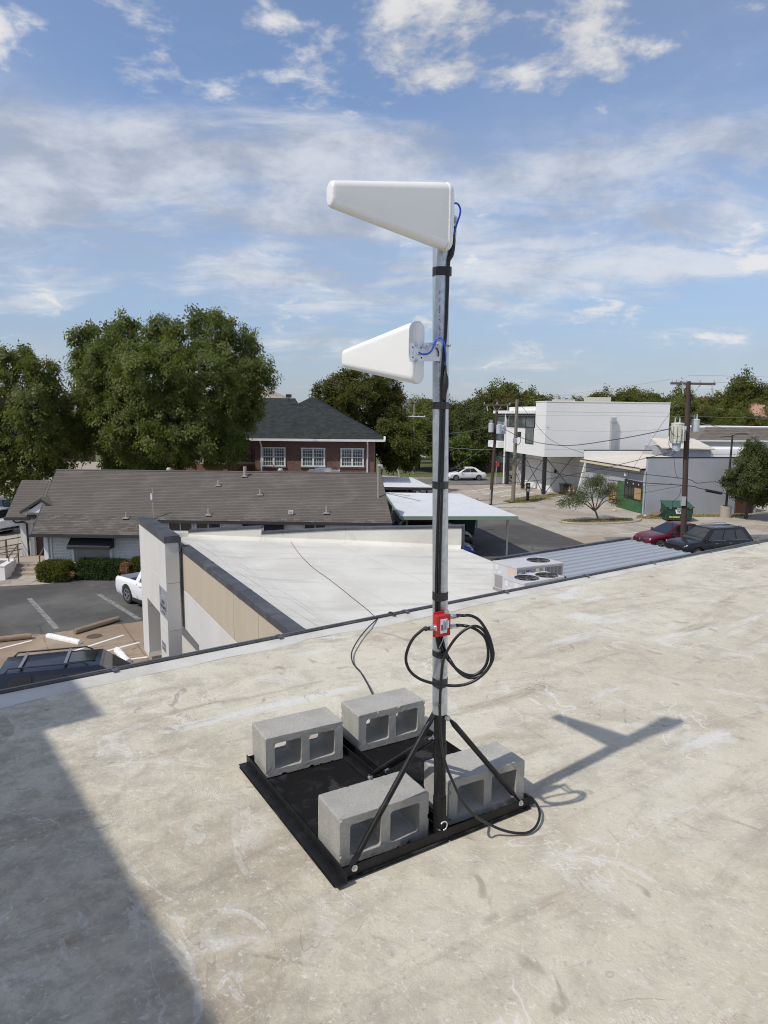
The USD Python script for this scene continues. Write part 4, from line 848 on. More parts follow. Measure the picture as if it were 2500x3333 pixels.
M_brownmetal = pm('brown_railing', (.10, .075, .06), .55); M_door = pm('brown_door', (.06, .028, .02), .5)
HS = thing('brick_house', 'low white brick house with a long brown shingle roof and black window awning', 'house')
Rr0, Rr1, Ae = np.array([-18.232, 37.746, 4.75]), np.array([-.204, 37.255, 4.75]), np.array([-16.78, 31.865, 2.2])
e1 = (Rr1 - Rr0) / np.linalg.norm(Rr1 - Rr0); nrm = np.cross(e1, Rr0 - Ae); nrm /= np.linalg.norm(nrm); nrm = nrm if nrm[2] > 0 else -nrm
e2 = np.cross(nrm, e1)
def pc(q): return np.array([(np.asarray(q) - Ae) @ e1, (np.asarray(q) - Ae) @ e2])
def pw_(s, t, n=0.): return Ae + e1 * s + e2 * t + nrm * n
cR0, cR1, cE = pc(Rr0), pc(Rr1), pc((.393, 32.652, 2.748)); cS = pc((-11.3, 32.06, 2.34)); cS2 = pc((-11.0, 32.68, 2.62))
TOPT = cR0[1]; tR = cE[1]
def xl(t): return cR0[0] * t / TOPT
def xr(t): return cE[0] + (cR1[0] - cE[0]) * (t - tR) / (TOPT - tR)
outline = [(0, 0), (cS[0], cS[1]), (cS[0], tR), (cE[0], tR), (cR1[0], TOPT), (cR0[0], TOPT)]
pl_ = [pw_(s, t) for s, t in outline]
top = MB()
for part in ([(0, 0), (cS[0], cS[1] * 0), (cS[0], tR), (xl(tR), tR)], [(xl(tR), tR), (cE[0], tR), (cR1[0], TOPT), (cR0[0], TOPT)]): top.slab([pw_(s, t) for s, t in part], .1)
deck = top.build('roof', M_sh, HS)
back = [pw_(cR0[0], TOPT), pw_(cR1[0], TOPT)]; bk = [back[0] + (-.9, 5.6, -2.5), back[1] + (-.3, 5.6, -2.5)]
MB().slab([back[0], back[1], bk[1], bk[0]][::1], .1).build('roof_back_slope', M_sh, HS)
ex, tw = .150, .305; stuff = MB(); nparts = 0; rg = np.random.default_rng(21); rows = int(TOPT / ex)
def tab(s0, s1, t0, t1, lift):
    q = [pw_(s0, t0, .014 + lift), pw_(s1, t0, .014 + lift), pw_(s1, t1, .004), pw_(s0, t1, .004)]
    v = np.array(q + [p_ - nrm * .010 for p_ in q]); return v, np.vstack([[[0, 1, 2, 3]], [[0, 4, 5, 1]], [[0, 3, 7, 4]], [[1, 5, 6, 2]]])
for k in range(rows + 1):
    t0 = k * ex; t1 = min(t0 + ex + .02, TOPT + .02)
    a, b = xl(t0), (cS[0] if t0 < tR - .02 else xr(max(t0, tR))); s = a - (k % 3) * tw * .37 - rg.uniform(0, .03)
    while s < b:
        s0, s1 = max(s, a), min(s + tw * 1.0 - .006, b)
        if s1 - s0 > .03:
            v, f = tab(s0, s1, t0, t1, rg.uniform(0, .006))
            if nparts < 300 and (t0 < tR + .6 or k % 3 == 0) and s0 < 6 or (nparts < 300 and k > 8): obj('shingle', (v, f), M_shp, deck); nparts += 1
            else: stuff.add(v, f)
        s += tw
stuff.build('shingles', M_sh, deck, kind='stuff')
MB().tube([pw_(cR0[0] - .02, TOPT, .02), pw_(cR1[0] + .02, TOPT, .02)], .05, 6).build('ridge_cap', M_sh, HS)
def bargutter(a, b, name='gutter', h=.11): MB().bar(np.asarray(a) - (0, .05, h / 2 + .02), np.asarray(b) - (0, .05, h / 2 + .02), .11, h).build(name, M_gut, HS)
bargutter(pw_(-.05, 0), pw_(cS[0], 0)); bargutter(pw_(cS[0] + .1, tR), pw_(cE[0], tR))
for a, b in (((xl(0), 0), (xl(TOPT), TOPT)), ((xr(tR), tR), (xr(TOPT), TOPT))):
    MB().bar(pw_(*a, -.08), pw_(*b, -.08), .05, .17, nrm).build('rake_board', M_gut, HS)
# walls
WY = 32.42; WX0, WX1 = -16.42, -11.25
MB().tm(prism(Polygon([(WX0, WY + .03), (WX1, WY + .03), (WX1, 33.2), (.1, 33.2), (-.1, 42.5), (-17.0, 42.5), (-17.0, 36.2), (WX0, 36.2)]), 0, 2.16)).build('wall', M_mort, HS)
MB().tm(prism(Polygon([(-11.0, 33.24), (.05, 33.24), (-.1, 42.3), (-16.6, 42.3), (-16.2, 35.5), (-11.2, 35.5)]), 2.16, 2.78)).build('wall', M_whb, HS)
gab = MB()
for sgn, rr_, ee in ((1, cR1, cE),):
    A_, B_, C_ = pw_(cE[0] - .35, tR, -.12), pw_(cR1[0] - .3, TOPT, -.12), np.array([-.45, 42.6, 2.3]); gab.slab([A_, C_, B_], .1)
gab.build('gable_wall', M_whb, HS)
# bricks of the front wall, each one proud of its joint
bw, bh = .215, .0725; nb = 0; bst = MB(); row = 0; z = .08
win = (-15.13, -13.17, .66, 2.2)
while z < 2.05:
    x = WX0 + .22 - (row % 2) * bw / 2
    while x < WX1:
        x0, x1 = max(x, WX0 + .2), min(x + bw - .012, WX1)
        if x1 - x0 > .04 and not (x1 > win[0] and x0 < win[1] and z + bh > win[2] and z < win[3]):
            c = ((x0 + x1) / 2, WY + .022, z + bh / 2 - .005); sz = (x1 - x0, .05 + rg.uniform(-.006, .006), bh - .012)
            if nb < 300 and z > .45 and x1 < -12.4: MB().box(c, sz).build('brick', M_whb, HS); nb += 1
            else: bst.box(c, sz)
        x += bw
    z += bh; row += 1
bst.build('bricks', M_whb, HS, kind='stuff')
MB().box((WX0 + .08, WY - .02, 1.1), (.2, .16, 2.2)).build('corner_board', M_wht2, HS)
MB().cyl((WX0 + .32, WY - .04, .35), (WX0 + .32, WY - .04, 2.1), .035, n=10).build('downpipe', M_wht2, HS)
w = MB(); w.box((-15.07, WY - .02, 1.42), (.1, .1, 1.5)).box((-13.23, WY - .02, 1.42), (.1, .1, 1.5)).box((-14.15, WY - .02, 2.12), (1.94, .1, .1))
wf = w.build('window', M_wht2, HS)
MB().box((-14.15, WY + .03, 1.42), (1.74, .02, 1.4)).build('blind', pm('grey_blind', (.42, .43, .40), .6), wf)
MB().box((-14.15, WY + .002, 1.42), (1.74, .006, 1.4)).build('pane', usdkit.material(stage, '/World/Looks/window_pane', {'t': ('transparent_bsdf', {}), 'g': ('glossy_bsdf', {'roughness': .02}), 'f': ('fresnel', {'IOR': 1.5}), 'm': ('mix_closure', {})}, [('f.fac', 'm.fac'), ('t.BSDF', 'm.closure1'), ('g.BSDF', 'm.closure2')], surface='m.closure'), wf)
MB().box((-14.15, WY - .07, .70), (2.12, .22, .09)).build('sill', M_wht2, wf)
aw = [np.array(q) for q in ((-15.1, WY - .03, 2.06), (-13.05, WY - .03, 2.06), (-13.05, WY - .62, 1.60), (-15.1, WY - .62, 1.60))]
m = MB(); m.slab([aw[3], aw[2], aw[1], aw[0]], .015)
m.slab([aw[3] + (0, .002, -.005), aw[3] + (0, .002, -.12), aw[2] + (0, .002, -.12), aw[2] + (0, .002, -.005)], .01)
for x in (aw[0][0] + .006, aw[1][0] - .006): m.add([(x, WY - .62, 1.49), (x, WY - .62, 1.6), (x, WY - .03, 2.06), (x, WY - .03, 1.49)], [[0, 1, 2, 3]])
m.build('awning', M_blk2, HS)
for x0, x1 in ((-10.6, -9.5), (-9.25, -8.1), (-3.9, -2.9)):
    f = MB().box(((x0 + x1) / 2, 33.18, 2.42), (x1 - x0 + .1, .06, .5)).build('window', M_wht2, HS)
    MB().box(((x0 + x1) / 2, 33.145, 2.42), (x1 - x0, .01, .4)).build('pane', M_dkglass, f)
    MB().box(((x0 + x1) / 2, 33.135, 2.42), (.04, .02, .4)).build('muntin', M_wht2, f)
MB().box((-5.95, 33.1, 2.42), (2.0, .2, .5)).build('awning', M_blk2, HS)
# vents, flood lamp, masts on the roof
def on_roof(px): # px given as a point on the line of sight; slide onto the roof plane
    e = np.array([0, 0, EYE]); d = np.array(px) - e; return e + d * (((Ae - e) @ nrm) / (d @ nrm))
for (q, h, r) in [((-13.033, 34, 2.644), 0.3, 0.045), ((-8.602, 33, 2.991), 0.34, 0.05), ((-6.42, 35, 3.774), 0.3, 0.05), ((-8.817, 36, 4.127), 0.3, 0.05), ((-2.815, 33, 3.135), 0.36, 0.05), ((-7.608, 37, 4.538), 0.55, 0.09)]:
    b = on_roof(q); mm = MB().cyl(b - (0, 0, .05), b + (0, 0, h), r, n=12); mm.cyl(b + (0, 0, h), b + (0, 0, h + .01), r * 1.05, n=12)
    v = mm.build('vent_pipe', M_steel, HS, smooth=40); MB().box(b + (0, 0, .03), (.3, .3, .05)).build('flashing', M_steel, v)
for q in [(-11.799, 37.2, 4.836), (-5.69, 37.2, 4.857)]:
    b = on_roof(q); MB().tm(trimesh.Trimesh(*xf(lathe([(0, .16), (.1, .15), (.15, .08), (.15, .02), (.1, 0), (0, 0)], 14), b))).build('turbine_vent', M_steel, HS, smooth=40)
b = on_roof((-0.3, 34, 3.824)); MB().cyl(b - (0, 0, .1), b + (0, 0, 1.55), .05, n=10).build('service_mast', M_steel, HS, smooth=40)
MB().tube([b + (0, 0, 1.5), b + (.02, -.02, 1.66), b + (.16, -.06, 1.66), b + (.2, -.06, 1.5)], [.05, .09, .09, .05], 10).build('weather_head', M_steel, HS, smooth=40)
b = on_roof((-11.308, 33, 2.784)); m = MB().cyl(b - (0, 0, .1), b + (0, 0, 1.55), .025, n=8); m.build('mast', M_steel, HS); MB().box(b + (-.05, -.03, 1.1), (.09, .08, .2)).cyl(b + (-.05, -.03, .95), b + (-.05, -.03, 1.28), .04, n=8).build('radio', M_wht2, HS)
b = on_roof((-4.563, 33, 3.043)); MB().box(b + (0, -.03, .15), (.22, .06, .18)).build('flood_lamp', M_wht2, HS); MB().box(b + (0, -.064, .15), (.15, .01, .11)).build('lamp_lens', M_steel, HS)
# ---- the entry wing to the left
M_cw = pm('white_wall_paint', (.70, .69, .66), .9, 0., (.63, .62, .59), 2., .6)
WG0, WG1 = np.array([-19.36, 34.38, 2.58]), np.array([-17.9, 34.45, 2.58]); WT0, WT1 = np.array([-19.95, 37.3, 4.2]), np.array([-17.9, 37.4, 4.2])
MB().slab([WG0, WG1, WT1, WT0], .1).build('wing_roof', M_sh, HS)
ws = MB(); q1_ = WG1 - WG0; up_ = (WT0 - WG0)
for k in range(22):
    t0, t1 = k / 22, (k + 1.1) / 22; a = WG0 + up_ * t0; n_ = 6
    for j in range(-1, n_):
        off = (k % 3) * .33; s0, s1 = max(0, (j + off) / n_), min(1, (j + off + .96) / n_)
        if s1 - s0 < .02: continue
        A_, B_ = a + q1_ * s0, a + q1_ * s1; du = up_ * (t1 - t0); ws.slab([A_ + (0, 0, .025), B_ + (0, 0, .025), B_ + du + (0, 0, .01), A_ + du + (0, 0, .01)], .012)
ws.build('wing_shingles', M_sh, HS, kind='stuff')
MB().bar(WG0 + (-.04, -.05, -.07), WG0 + (1.26, -.05, -.06), .11, .11).build('gutter', M_gut, HS)
MB().bar(WG0 + (0, 0, -.09), WT0 + (0, 0, -.09), .05, .16).build('rake_board', M_gut, HS)
gx_ = [(-18.503, 34.25, 2.859), (-17.436, 34.25, 3.516)]; gl, ga = np.array(gx_[0]), np.array(gx_[1]); gr = np.array([2 * ga[0] - gl[0], gl[1], gl[2]])
MB().bar(gl, ga + (0, 0, .0), .10, .12, (0, -1, 0)).bar(ga, gr, .10, .12, (0, -1, 0)).build('gable_rake', M_gut, HS)
MB().slab([gl + (0, -.02, .05), ga + (0, -.02, .06), ga + (0, 1.8, .06), gl + (0, 1.2, .05)][::-1], .05).slab([ga + (0, -.02, .06), gr + (0, -.02, .05), gr + (0, 1.2, .05), ga + (0, 1.8, .06)][::-1], .05).build('gable_roof', M_sh, HS)
MB().slab([gl + (.25, .06, -.0), gr + (0, .06, -.0), ga + (0, .06, -.1)], .1).build('gable_wall', M_cw, HS)
cx0, cx1 = -19.05, -18.42
MB().tm(prism(Polygon([(cx0, 35.15), (cx1, 35.25), (cx1, 37), (cx0, 37)]), .0, 2.55)).build('entry_wall', M_cw, HS)
MB().tm(prism(Polygon([(cx1 - .02, 34.62), (-17.0, 34.7), (-17.0, 35.05), (cx1 - .02, 34.95)]), 2.3, 3.0)).build('entry_beam', M_cw, HS)
MB().tube([(-18.98, 34.4, 2.42), (-18.94, 34.55, 2.3), (-18.76, 34.9, 2.28), (-18.68, 35.1, 2.18), (-18.66, 35.12, .45)], .05, 8).build('downpipe', M_gut, HS, smooth=40)
MB().box((-17.95, 35.5, 1.42), (.95, .1, 2.05)).build('door', M_door, HS)
MB().box((-17.68, 35.44, 1.75), (.3, .02, .8)).build('door_glass', M_dkglass, HS)
MB().tm(prism(Polygon([(cx1, 35.56), (-16.4, 35.56), (-16.4, 35.7), (cx1, 35.7)]), 0, 2.6)).build('entry_wall', M_cw, HS)
# porch, steps, ramp
M_pc = pm('porch_concrete', (.37, .31, .25), .9, 0., (.3, .25, .2), 3., .6)
PO = thing('porch_steps', 'tan concrete porch with three steps leading to the brown door', 'steps')
MB().tm(prism(Polygon([(-19.3, 33.35), (-16.43, 33.35), (-16.43, 35.5), (-19.3, 35.5)]), 0, .42)).build('porch_floor', M_pc, PO)
for k, (y0, zt_) in enumerate(((32.95, .28), (32.55, .14))): MB().tm(prism(Polygon([(-18.3, y0), (-16.72, y0), (-16.72, y0 + .41), (-18.3, y0 + .41)]), 0, zt_)).build('step', M_pc, PO)
MB().box((-16.58, 32.95, .3), (.26, .85, .6)).build('side_wall', M_cw, PO)
PLN = thing('planter', 'white masonry planter box beside the porch steps', 'planter')
pp = Polygon([(-20.6, 31.75), (-18.02, 31.62), (-18.32, 33.2), (-20.7, 33.2)])
MB().tm(prism(pp.difference(pp.buffer(-.2)), 0, .66)).build('box_wall', M_cw, PLN); MB().tm(prism(pp.difference(pp.buffer(-.24)).buffer(.03, join_style=2), .66, .70)).build('rim', M_cw, PLN); MB().tm(prism(pp.buffer(-.19), 0, .5)).build('soil', pm('planter_soil', (.2, .15, .1), .95), PLN)
RL = thing('stair_railing', 'brown metal handrail along the left side of the porch steps', 'railing')
MB().tube([(-18.28, 32.5, .05), (-18.28, 32.5, .95), (-18.3, 33.4, 1.35), (-18.3, 33.4, .42)], .03, 8).build('handrail', M_brownmetal, RL); MB().tube([(-18.28, 32.5, .5), (-18.3, 33.4, .9)], .02, 6).build('rail_bar', M_brownmetal, RL)
RL = thing('stair_railing', 'brown metal handrail beside the white corner board, right of the steps', 'railing')
MB().tube([(-16.78, 32.5, .1), (-16.78, 32.5, 1.0), (-16.76, 33.1, 1.4), (-16.74, 33.4, 1.4), (-16.74, 33.4, .42)], .035, 8).build('handrail', M_brownmetal, RL); MB().tube([(-16.78, 32.55, .55), (-16.75, 33.35, .95)], .022, 6).build('rail_bar', M_brownmetal, RL)
RL = thing('ramp_railing', 'long brown metal railing of the access ramp at the left edge', 'railing')
m = MB()
for z in (1.42, 1.08, .78): m.tube([(-22.6, 33.3, z - .55), (-19.35, 34.6, z), (-19.05, 35.3, z)], .028, 6)
m.build('rail_bar', M_brownmetal, RL)
for f in (0, .32, .64, .95): MB().bar((-22.6 + 3.25 * f, 33.3 + 1.3 * f, 0), (-22.6 + 3.25 * f, 33.3 + 1.3 * f, .9 + .55 * f), .07).build('rail_post', M_brownmetal, RL)
m = MB()
for z in (1.0, .72): m.tube([(-22.8, 32.6, z), (-18.3, 33.35, z + .2)], .026, 6)
m.build('rail_bar', M_brownmetal, RL)
MB().tm(prism(Polygon([(-24, 33.25), (-19.3, 33.4), (-19.3, 35.3), (-24, 34.0)]), 0, .3)).build('ramp_slab', M_pc, RL)

# ---------------------------------------------------------------- the red brick house
M_rb = None
g = G(); p = g.pos(); s_ = g('separate_xyz'); g.l.append((p.a, s_ + '.vector'))
q = g('combine_xyz', 'vector', x=g.add(Ref(s_ + '.x'), Ref(s_ + '.y')), y=Ref(s_ + '.z'), z=0.)
br = g('brick_texture'); g.n[br] = ('brick_texture', dict(color1=(.19, .075, .05), color2=(.115, .048, .036), mortar=(.2, .16, .14), scale=1., mortar_size=.011, mortar_smooth=.1, bias=-.1, brick_width=.21, row_height=.078)); g.l.append((q.a, br + '.vector'))
c = g.mix(g.mul(g.step(g.noise(p, 1.2, 5, .6), .4, .7), .35), Ref(br + '.color'), (.10, .04, .035))
M_rb = g.done('red_brick', g('principled_bsdf', 'BSDF', base_color=c, roughness=.9, normal=g.bump(Ref(br + '.fac'), .5, -.01)))
g = G(); p = g.pos(); s_ = g('separate_xyz'); g.l.append((p.a, s_ + '.vector'))
q = g('combine_xyz', 'vector', x=Ref(s_ + '.x'), y=g.mul(Ref(s_ + '.z'), 1.9), z=0.)
br = g('brick_texture'); g.n[br] = ('brick_texture', dict(color1=(.024, .029, .029), color2=(.045, .051, .05), mortar=(.014, .017, .017), scale=1., mortar_size=.012, mortar_smooth=.3, bias=0., brick_width=.33, row_height=.15)); g.l.append((q.a, br + '.vector'))
M_slate = g.done('dark_green_shingle', g('principled_bsdf', 'BSDF', base_color=Ref(br + '.color'), roughness=.95, specular_ior_level=.2, normal=g.bump(g.noise(p, 6., 5, .7), .5, .04)))
BH = thing('red_brick_house', 'red brick house with a dark hipped shingle roof and white grid windows', 'house')
MB().tm(prism(Polygon([(-10.25, 54), (-.84, 54), (-.84, 68), (-10.25, 68)]), 0, 5.9)).build('wall', M_rb, BH)
MB().tm(prism(Polygon([(-24, 60), (-10.2, 60), (-10.2, 68), (-24, 68)]), 0, 5.9)).build('wall', M_rb, BH)
eL, eR = np.array([-12.2, 53.4, 5.98]), np.array([-.03, 53.4, 5.98]); rL, rC, pk = np.array([-15., 58., 8.66]), np.array([-7.38, 58., 8.66]), np.array([-6.39, 59.2, 9.36])
eRb, pkb, eLL = np.array([-.03, 69, 5.98]), np.array([-6.39, 66, 9.36]), np.array([-15., 53.4, 5.98])
MB().slab([eL, eR, pk, rC], .08).slab([eLL, eL, rC, rL], .08).slab([eR, eRb, pkb, pk], .08).slab([rC, pk, pkb, (-7.38, 66, 8.66)], .05).build('roof', M_slate, BH)
MB().slab([rL, rC, (-7.38, 66, 8.7), (-15, 66, 8.7)], .06).slab([(-11.9, 61, 8.7), (-7.6, 61, 8.7), (-8.2, 63, 9.35), (-11.2, 63, 9.35)], .05).build('roof_flat', M_slate, BH)
MB().box((-6.07, 53.33, 5.93), (12.2, .16, .17)).box((-.0, 61, 5.93), (.16, 15.4, .17)).build('eave_fascia', M_wht2, BH)
MB().box((-6.1, 53.7, 5.84), (12.0, .6, .03)).build('soffit', M_wht2, BH)
for x in (-9.75, -1.35): MB().tube([(x, 53.45, 5.82), (x, 53.8, 5.55), (x, 53.93, 5.45), (x, 53.93, 0)], .06, 8).build('downpipe', M_wht2, BH, smooth=40)
M_pane = pm('window_glass_dark', (.05, .065, .065), .06, 0., (.13, .16, .16), 1.4, .8, spec=.9)
for (x0, x1, z0, z1) in [(-9.719, -7.843, 3.8, 5.325), (-6.589, -4.702, 3.805, 5.295), (-3.484, -1.632, 3.821, 5.299)]:
    y = 53.98; f = MB(); xm = (x0 + x1) / 2
    for x in (x0 + .06, xm, x1 - .06): f.box((x, y - .03, (z0 + z1) / 2), (.14 if x == xm else .12, .1, z1 - z0))
    for z in (z0 + .05, z1 - .05): f.box(((x0 + x1) / 2, y - .032, z), (x1 - x0 + .06, .11, .11))
    fr = f.build('window', M_wht2, BH)
    for a, b in ((x0 + .12, xm - .07), (xm + .07, x1 - .12)):
        zm = (z0 + z1) / 2
        MB().box(((a + b) / 2, y - .01, zm), (b - a, .05, .07)).build('sash_rail', M_wht2, fr)
        mu = MB()
        for k in range(1, 4): mu.box((a + (b - a) * k / 4, y - .02, zm), (.026, .02, z1 - z0 - .2))
        for z in (z0 + (zm - z0) * .5, zm + (z1 - zm) * .38, zm + (z1 - zm) * .7): mu.box(((a + b) / 2, y - .022, z), (b - a, .02, .03))
        mu.build('muntins', M_wht2, fr)
        for zz0, zz1 in ((z0 + .1, zm - .035), (zm + .035, z1 - .1)): MB().box(((a + b) / 2, y - .004, (zz0 + zz1) / 2), (b - a, .006, zz1 - zz0)).build('pane', M_pane, fr)
    MB().box(((x0 + x1) / 2, 53.97, z0 - .07), (x1 - x0 + .16, .12, .08)).build('sill', M_rb, fr)
pt = [(-5.963, 52.5, 3.582), (-3.502, 52.5, 3.386), (-5.378, 52.5, 3.805), (-4.097, 52.5, 3.816)]
MB().box(((pt[0][0] + pt[1][0]) / 2, 53.2, (pt[0][2] + 0) / 2), (pt[1][0] - pt[0][0], 1.5, pt[0][2])).build('entry_portico', M_wht2, BH)
MB().box(((pt[2][0] + pt[3][0]) / 2, 52.8, (pt[0][2] + pt[2][2]) / 2), (pt[3][0] - pt[2][0], .7, pt[2][2] - pt[0][2])).build('portico_step', M_wht2, BH)
MB().box((-8.5, 60.9, 9.5), (.5, .08, .3)).bar((-8.5, 61, 9.0), (-8.5, 61, 9.6), .06).build('roof_vent', M_gut, BH)
# the raised terrace at its left with railing and two covered chairs
TR = thing('terrace', 'raised terrace with a dark railing beside the red brick house, under the big tree', 'terrace')
MB().tm(prism(Polygon([(-16.3, 56.6), (-10.27, 56.6), (-10.27, 59.9), (-16.3, 59.9)]), 3.75, 3.95)).build('terrace_slab', M_walk, TR)
m = MB()
for z in (4.95, 4.5, 4.1): m.bar((-16.3, 56.65, z), (-10.3, 56.65, z), .04)
for x in np.arange(-16.3, -10.2, .75): m.bar((x, 56.65, 3.95), (x, 56.65, 4.95), .05)
m.build('railing', M_gut, TR)
for x in (-16.0, -13.3, -10.6): MB().box((x, 57.0, 1.87), (.4, .4, 3.74)).build('terrace_pier', M_rb, TR)
M_cov = pm('tan_furniture_cover', (.36, .30, .22), .9)
def covered(x, label):
    t = thing('covered_chair', label, 'covered chair', (x, 57.9, 3.95))
    obj('cover', loft([np.array([(rx * (1 + .06 * math.sin(5 * k)) * math.cos(k), ry * math.sin(k), z) for k in np.linspace(0, 2 * math.pi, 25)[:-1]]) for rx, ry, z in ((.52, .5, 0), (.5, .48, .4), (.44, .42, .85), (.42, .3, 1.08), (.2, .15, 1.15))]), M_cov, t, smooth=50)
covered(-14.4, 'tan draped chair cover on the terrace, left of the two'); covered(-12.2, 'tan draped chair cover on the terrace, right of the two, nearest the brick wall')


# ---------------------------------------------------------------- the white modern building on black columns
M_mod = pm('smooth_white_render', (.75, .745, .72), .85, 0., (.71, .705, .68), .6, .6)
M_bsteel = pm('black_steel', (.02, .019, .02), .55); M_winf = pm('dark_window_frame', (.02, .02, .022), .5)
MD = thing('modern_building', 'white modern two-storey building raised on black steel columns over parking bays', 'building')
cA = np.array([15.92, 67.92]); ld = np.array([13.28, 81.7]) - cA; ld /= np.linalg.norm(ld); fd = np.array([ld[1], -ld[0]])
def mq(a, b): return cA + fd * a + ld * b            # a to the right along the front, b into the depth
def mbox(a0, a1, b0, b1, z0, z1): return prism(Polygon([mq(a0, b0), mq(a1, b0), mq(a1, b1), mq(a0, b1)]), z0, z1)
FW = 13.5
# upper volume: the tall block at the corner, then the lower glazed wing behind it
MB().tm(mbox(0, FW, 0, 2.55, 3.9, 9.33)).tm(mbox(.2, FW, 2.55, 10.5, 3.9, 8.9)).build('upper_storey', M_mod, MD)
MB().tm(mbox(-.04, FW + .04, -.04, 2.59, 9.33, 9.42)).build('parapet_cap', M_mod, MD)
MB().tm(mbox(-.02, .02, 2.56, 10.4, 3.9, 6.72)).build('side_panel', M_mod, MD)
MB().tm(mbox(-.12, .0, 10.4, 10.75, 3.9, 8.45)).tm(mbox(-.9, .2, 10.75, 14.2, 4.25, 5.0)).build('side_panel', M_mod, MD)
MB().tm(mbox(-.35, FW * .6, 2.6, 14.3, 8.18, 8.5)).build('roof_fascia', M_mod, MD)
MB().tm(mbox(-.25, FW * .6, 2.6, 14.0, 7.85, 8.175)).build('soffit_band', M_winf, MD)
wn = MB().tm(mbox(-.045, -.021, 2.6, 10.38, 6.74, 7.84)).tm(mbox(-.045, -.021, 2.75, 4.9, 5.05, 6.74)).build('window', M_pane, MD)
m = MB()
for b in (2.62, 4.9, 7.3, 10.36): m.tm(mbox(-.075, -.046, b, b + .09, 6.74, 7.84))
for z in (5.05, 6.7, 7.76): m.tm(mbox(-.075, -.046, 2.75, 4.9 if z < 6.6 else 10.38, z, z + .08))
for b in (2.75, 4.82): m.tm(mbox(-.075, -.046, b, b + .09, 5.05, 6.74))
m.build('window_frame', M_winf, wn)
MB().tm(mbox(-.2, .25, 10.8, 14.0, 5.0, 7.85)).build('corner_glazing', M_pane, MD)
MB().tm(mbox(.1, .32, -.05, -.004, 6.88, 6.9)).build('reveal', M_seam, MD)
MB().tm(mbox(.01, FW, -.006, -.002, 8.35, 8.37)).tm(mbox(.01, FW, -.006, -.002, 4.62, 4.64)).build('panel_joint', M_seam, MD)
# duct on the front wall
dx = (22.985, 69.301, 7.859); da_ = (np.array(dx[:2]) - cA) @ fd
MB().tm(mbox(da_ - .26, da_ + .26, -.34, -.004, 4.2, dx[2] - .5)).build('duct', pm('zinc_duct', (.48, .49, .5), .5, .5, (.4, .41, .42), 3., .5), MD)
MB().tm(mbox(da_ - .3, da_ + .3, -.38, -.004, dx[2] - .5, dx[2] - .4)).tm(mbox(da_ - .24, da_ + .24, -.32, -.004, dx[2] - .4, dx[2])).build('duct_head', pm('zinc_duct', (.48, .49, .5)), MD)
# ground floor: recessed white wall with a slanting fin, garden screen and columns
MB().tm(mbox(2.2, FW, 3.2, 10.0, 0, 3.9)).build('lower_wall', M_mod, MD)
MB().tm(mbox(4.9, FW, .1, 3.2, 0, 3.9)).build('lower_wall', M_mod, MD)
fin = [mq(4.88, .1), mq(4.3, 3.1)]
MB().slab([(*mq(3.75, .12), 0), (*mq(4.88, .12), 0), (*mq(4.88, .12), 3.9), (*mq(4.62, .12), 3.9)], .2).build('slanted_fin', M_mod, MD)
for a, b in ((.12, .15), (.12, 5.6), (.12, 10.3)):
    MB().tm(mbox(a - .12, a + .2, b - .12, b + .2, 0, 3.9)).build('column', M_bsteel, MD); MB().tm(mbox(a - .3, a + .38, b - .3, b + .38, 0, .12)).build('column_foot', M_walk, MD)
MB().cyl((*mq(-.2, 10.5), .1), (*mq(-.2, 10.5), 8.2), .09, n=10).build('downpipe', M_mod, MD)
m = MB()
for (a0, b0), (a1, b1) in (((.3, .12), (4.6, 3.0)), ((.15, .4), (.15, 5.4)), ((.15, 5.9), (.15, 10.1))):
    m.tube([(*mq(a0, b0), .25), (*mq(a1, b1), 3.75)], .035, 6); m.tube([(*mq(a0, b0), 3.75), (*mq(a1, b1), .25)], .035, 6)
m.build('cross_brace', M_bsteel, MD)
sc = MB()
for k in range(24): sc.tm(mbox(1.2 + 0, 2.2, 10.0 - .005, 10.05, .15 + k * .12, .22 + k * .12))
for a in (1.2, 1.7, 2.15): sc.tm(mbox(a, a + .06, 9.95, 10.06, 0, 3.05))
sc.build('slat_screen', M_mod, MD)
MB().tm(mbox(2.6, 2.85, 3.1, 3.19, 2.0, 2.35)).build('wall_lamp', M_bsteel, MD)
for (x0, x1, z1_) in [(18.261, 20.298, 9.72), (21.758, 24.112, 9.976)]:
    MB().box(((x0 + x1) / 2, 74.5, (8.9 + z1_) / 2), (x1 - x0, 1.8, z1_ - 8.9)).build('roof_plant', pm('beige_plant', (.5, .47, .4), .7), MD)

# ---------------------------------------------------------------- the grey stucco building with the boarded corner
M_gst = pm('grey_stucco', (.375, .385, .41), .92, 0., (.33, .34, .365), .9, .7, bump=.01, bs=30.)
M_beige = pm('beige_fascia', (.62, .57, .42), .8); M_cream = pm('cream_roof', (.60, .55, .47), .9, 0., (.5, .45, .38), .6, .6); M_grn = pm('green_board', (.045, .13, .05), .85, 0., (.03, .095, .035), 2., .6)
M_osb = pm('bare_plywood', (.42, .27, .125), .9, 0., (.3, .18, .085), 5., .7)
GB = thing('grey_building', 'grey stucco building with a green boarded-up window corner and cream roof', 'building')
k0, k1, k2 = np.array([21.40, 55.25]), np.array([19.72, 66.9]), np.array([29.3, 56.4])
s1 = (k1 - k0) / np.linalg.norm(k1 - k0); L1 = np.linalg.norm(k1 - k0); s2_ = (k2 - k0) / np.linalg.norm(k2 - k0); L2 = np.linalg.norm(k2 - k0); o1 = np.array([-s1[1], s1[0]]); o1 = o1 if o1[0] < 0 else -o1
MB().tm(prism(Polygon([k0, k2, k2 + s1 * 10.5, k1 + s2_ * .1]), 0, 3.6)).build('wall', M_gst, GB)
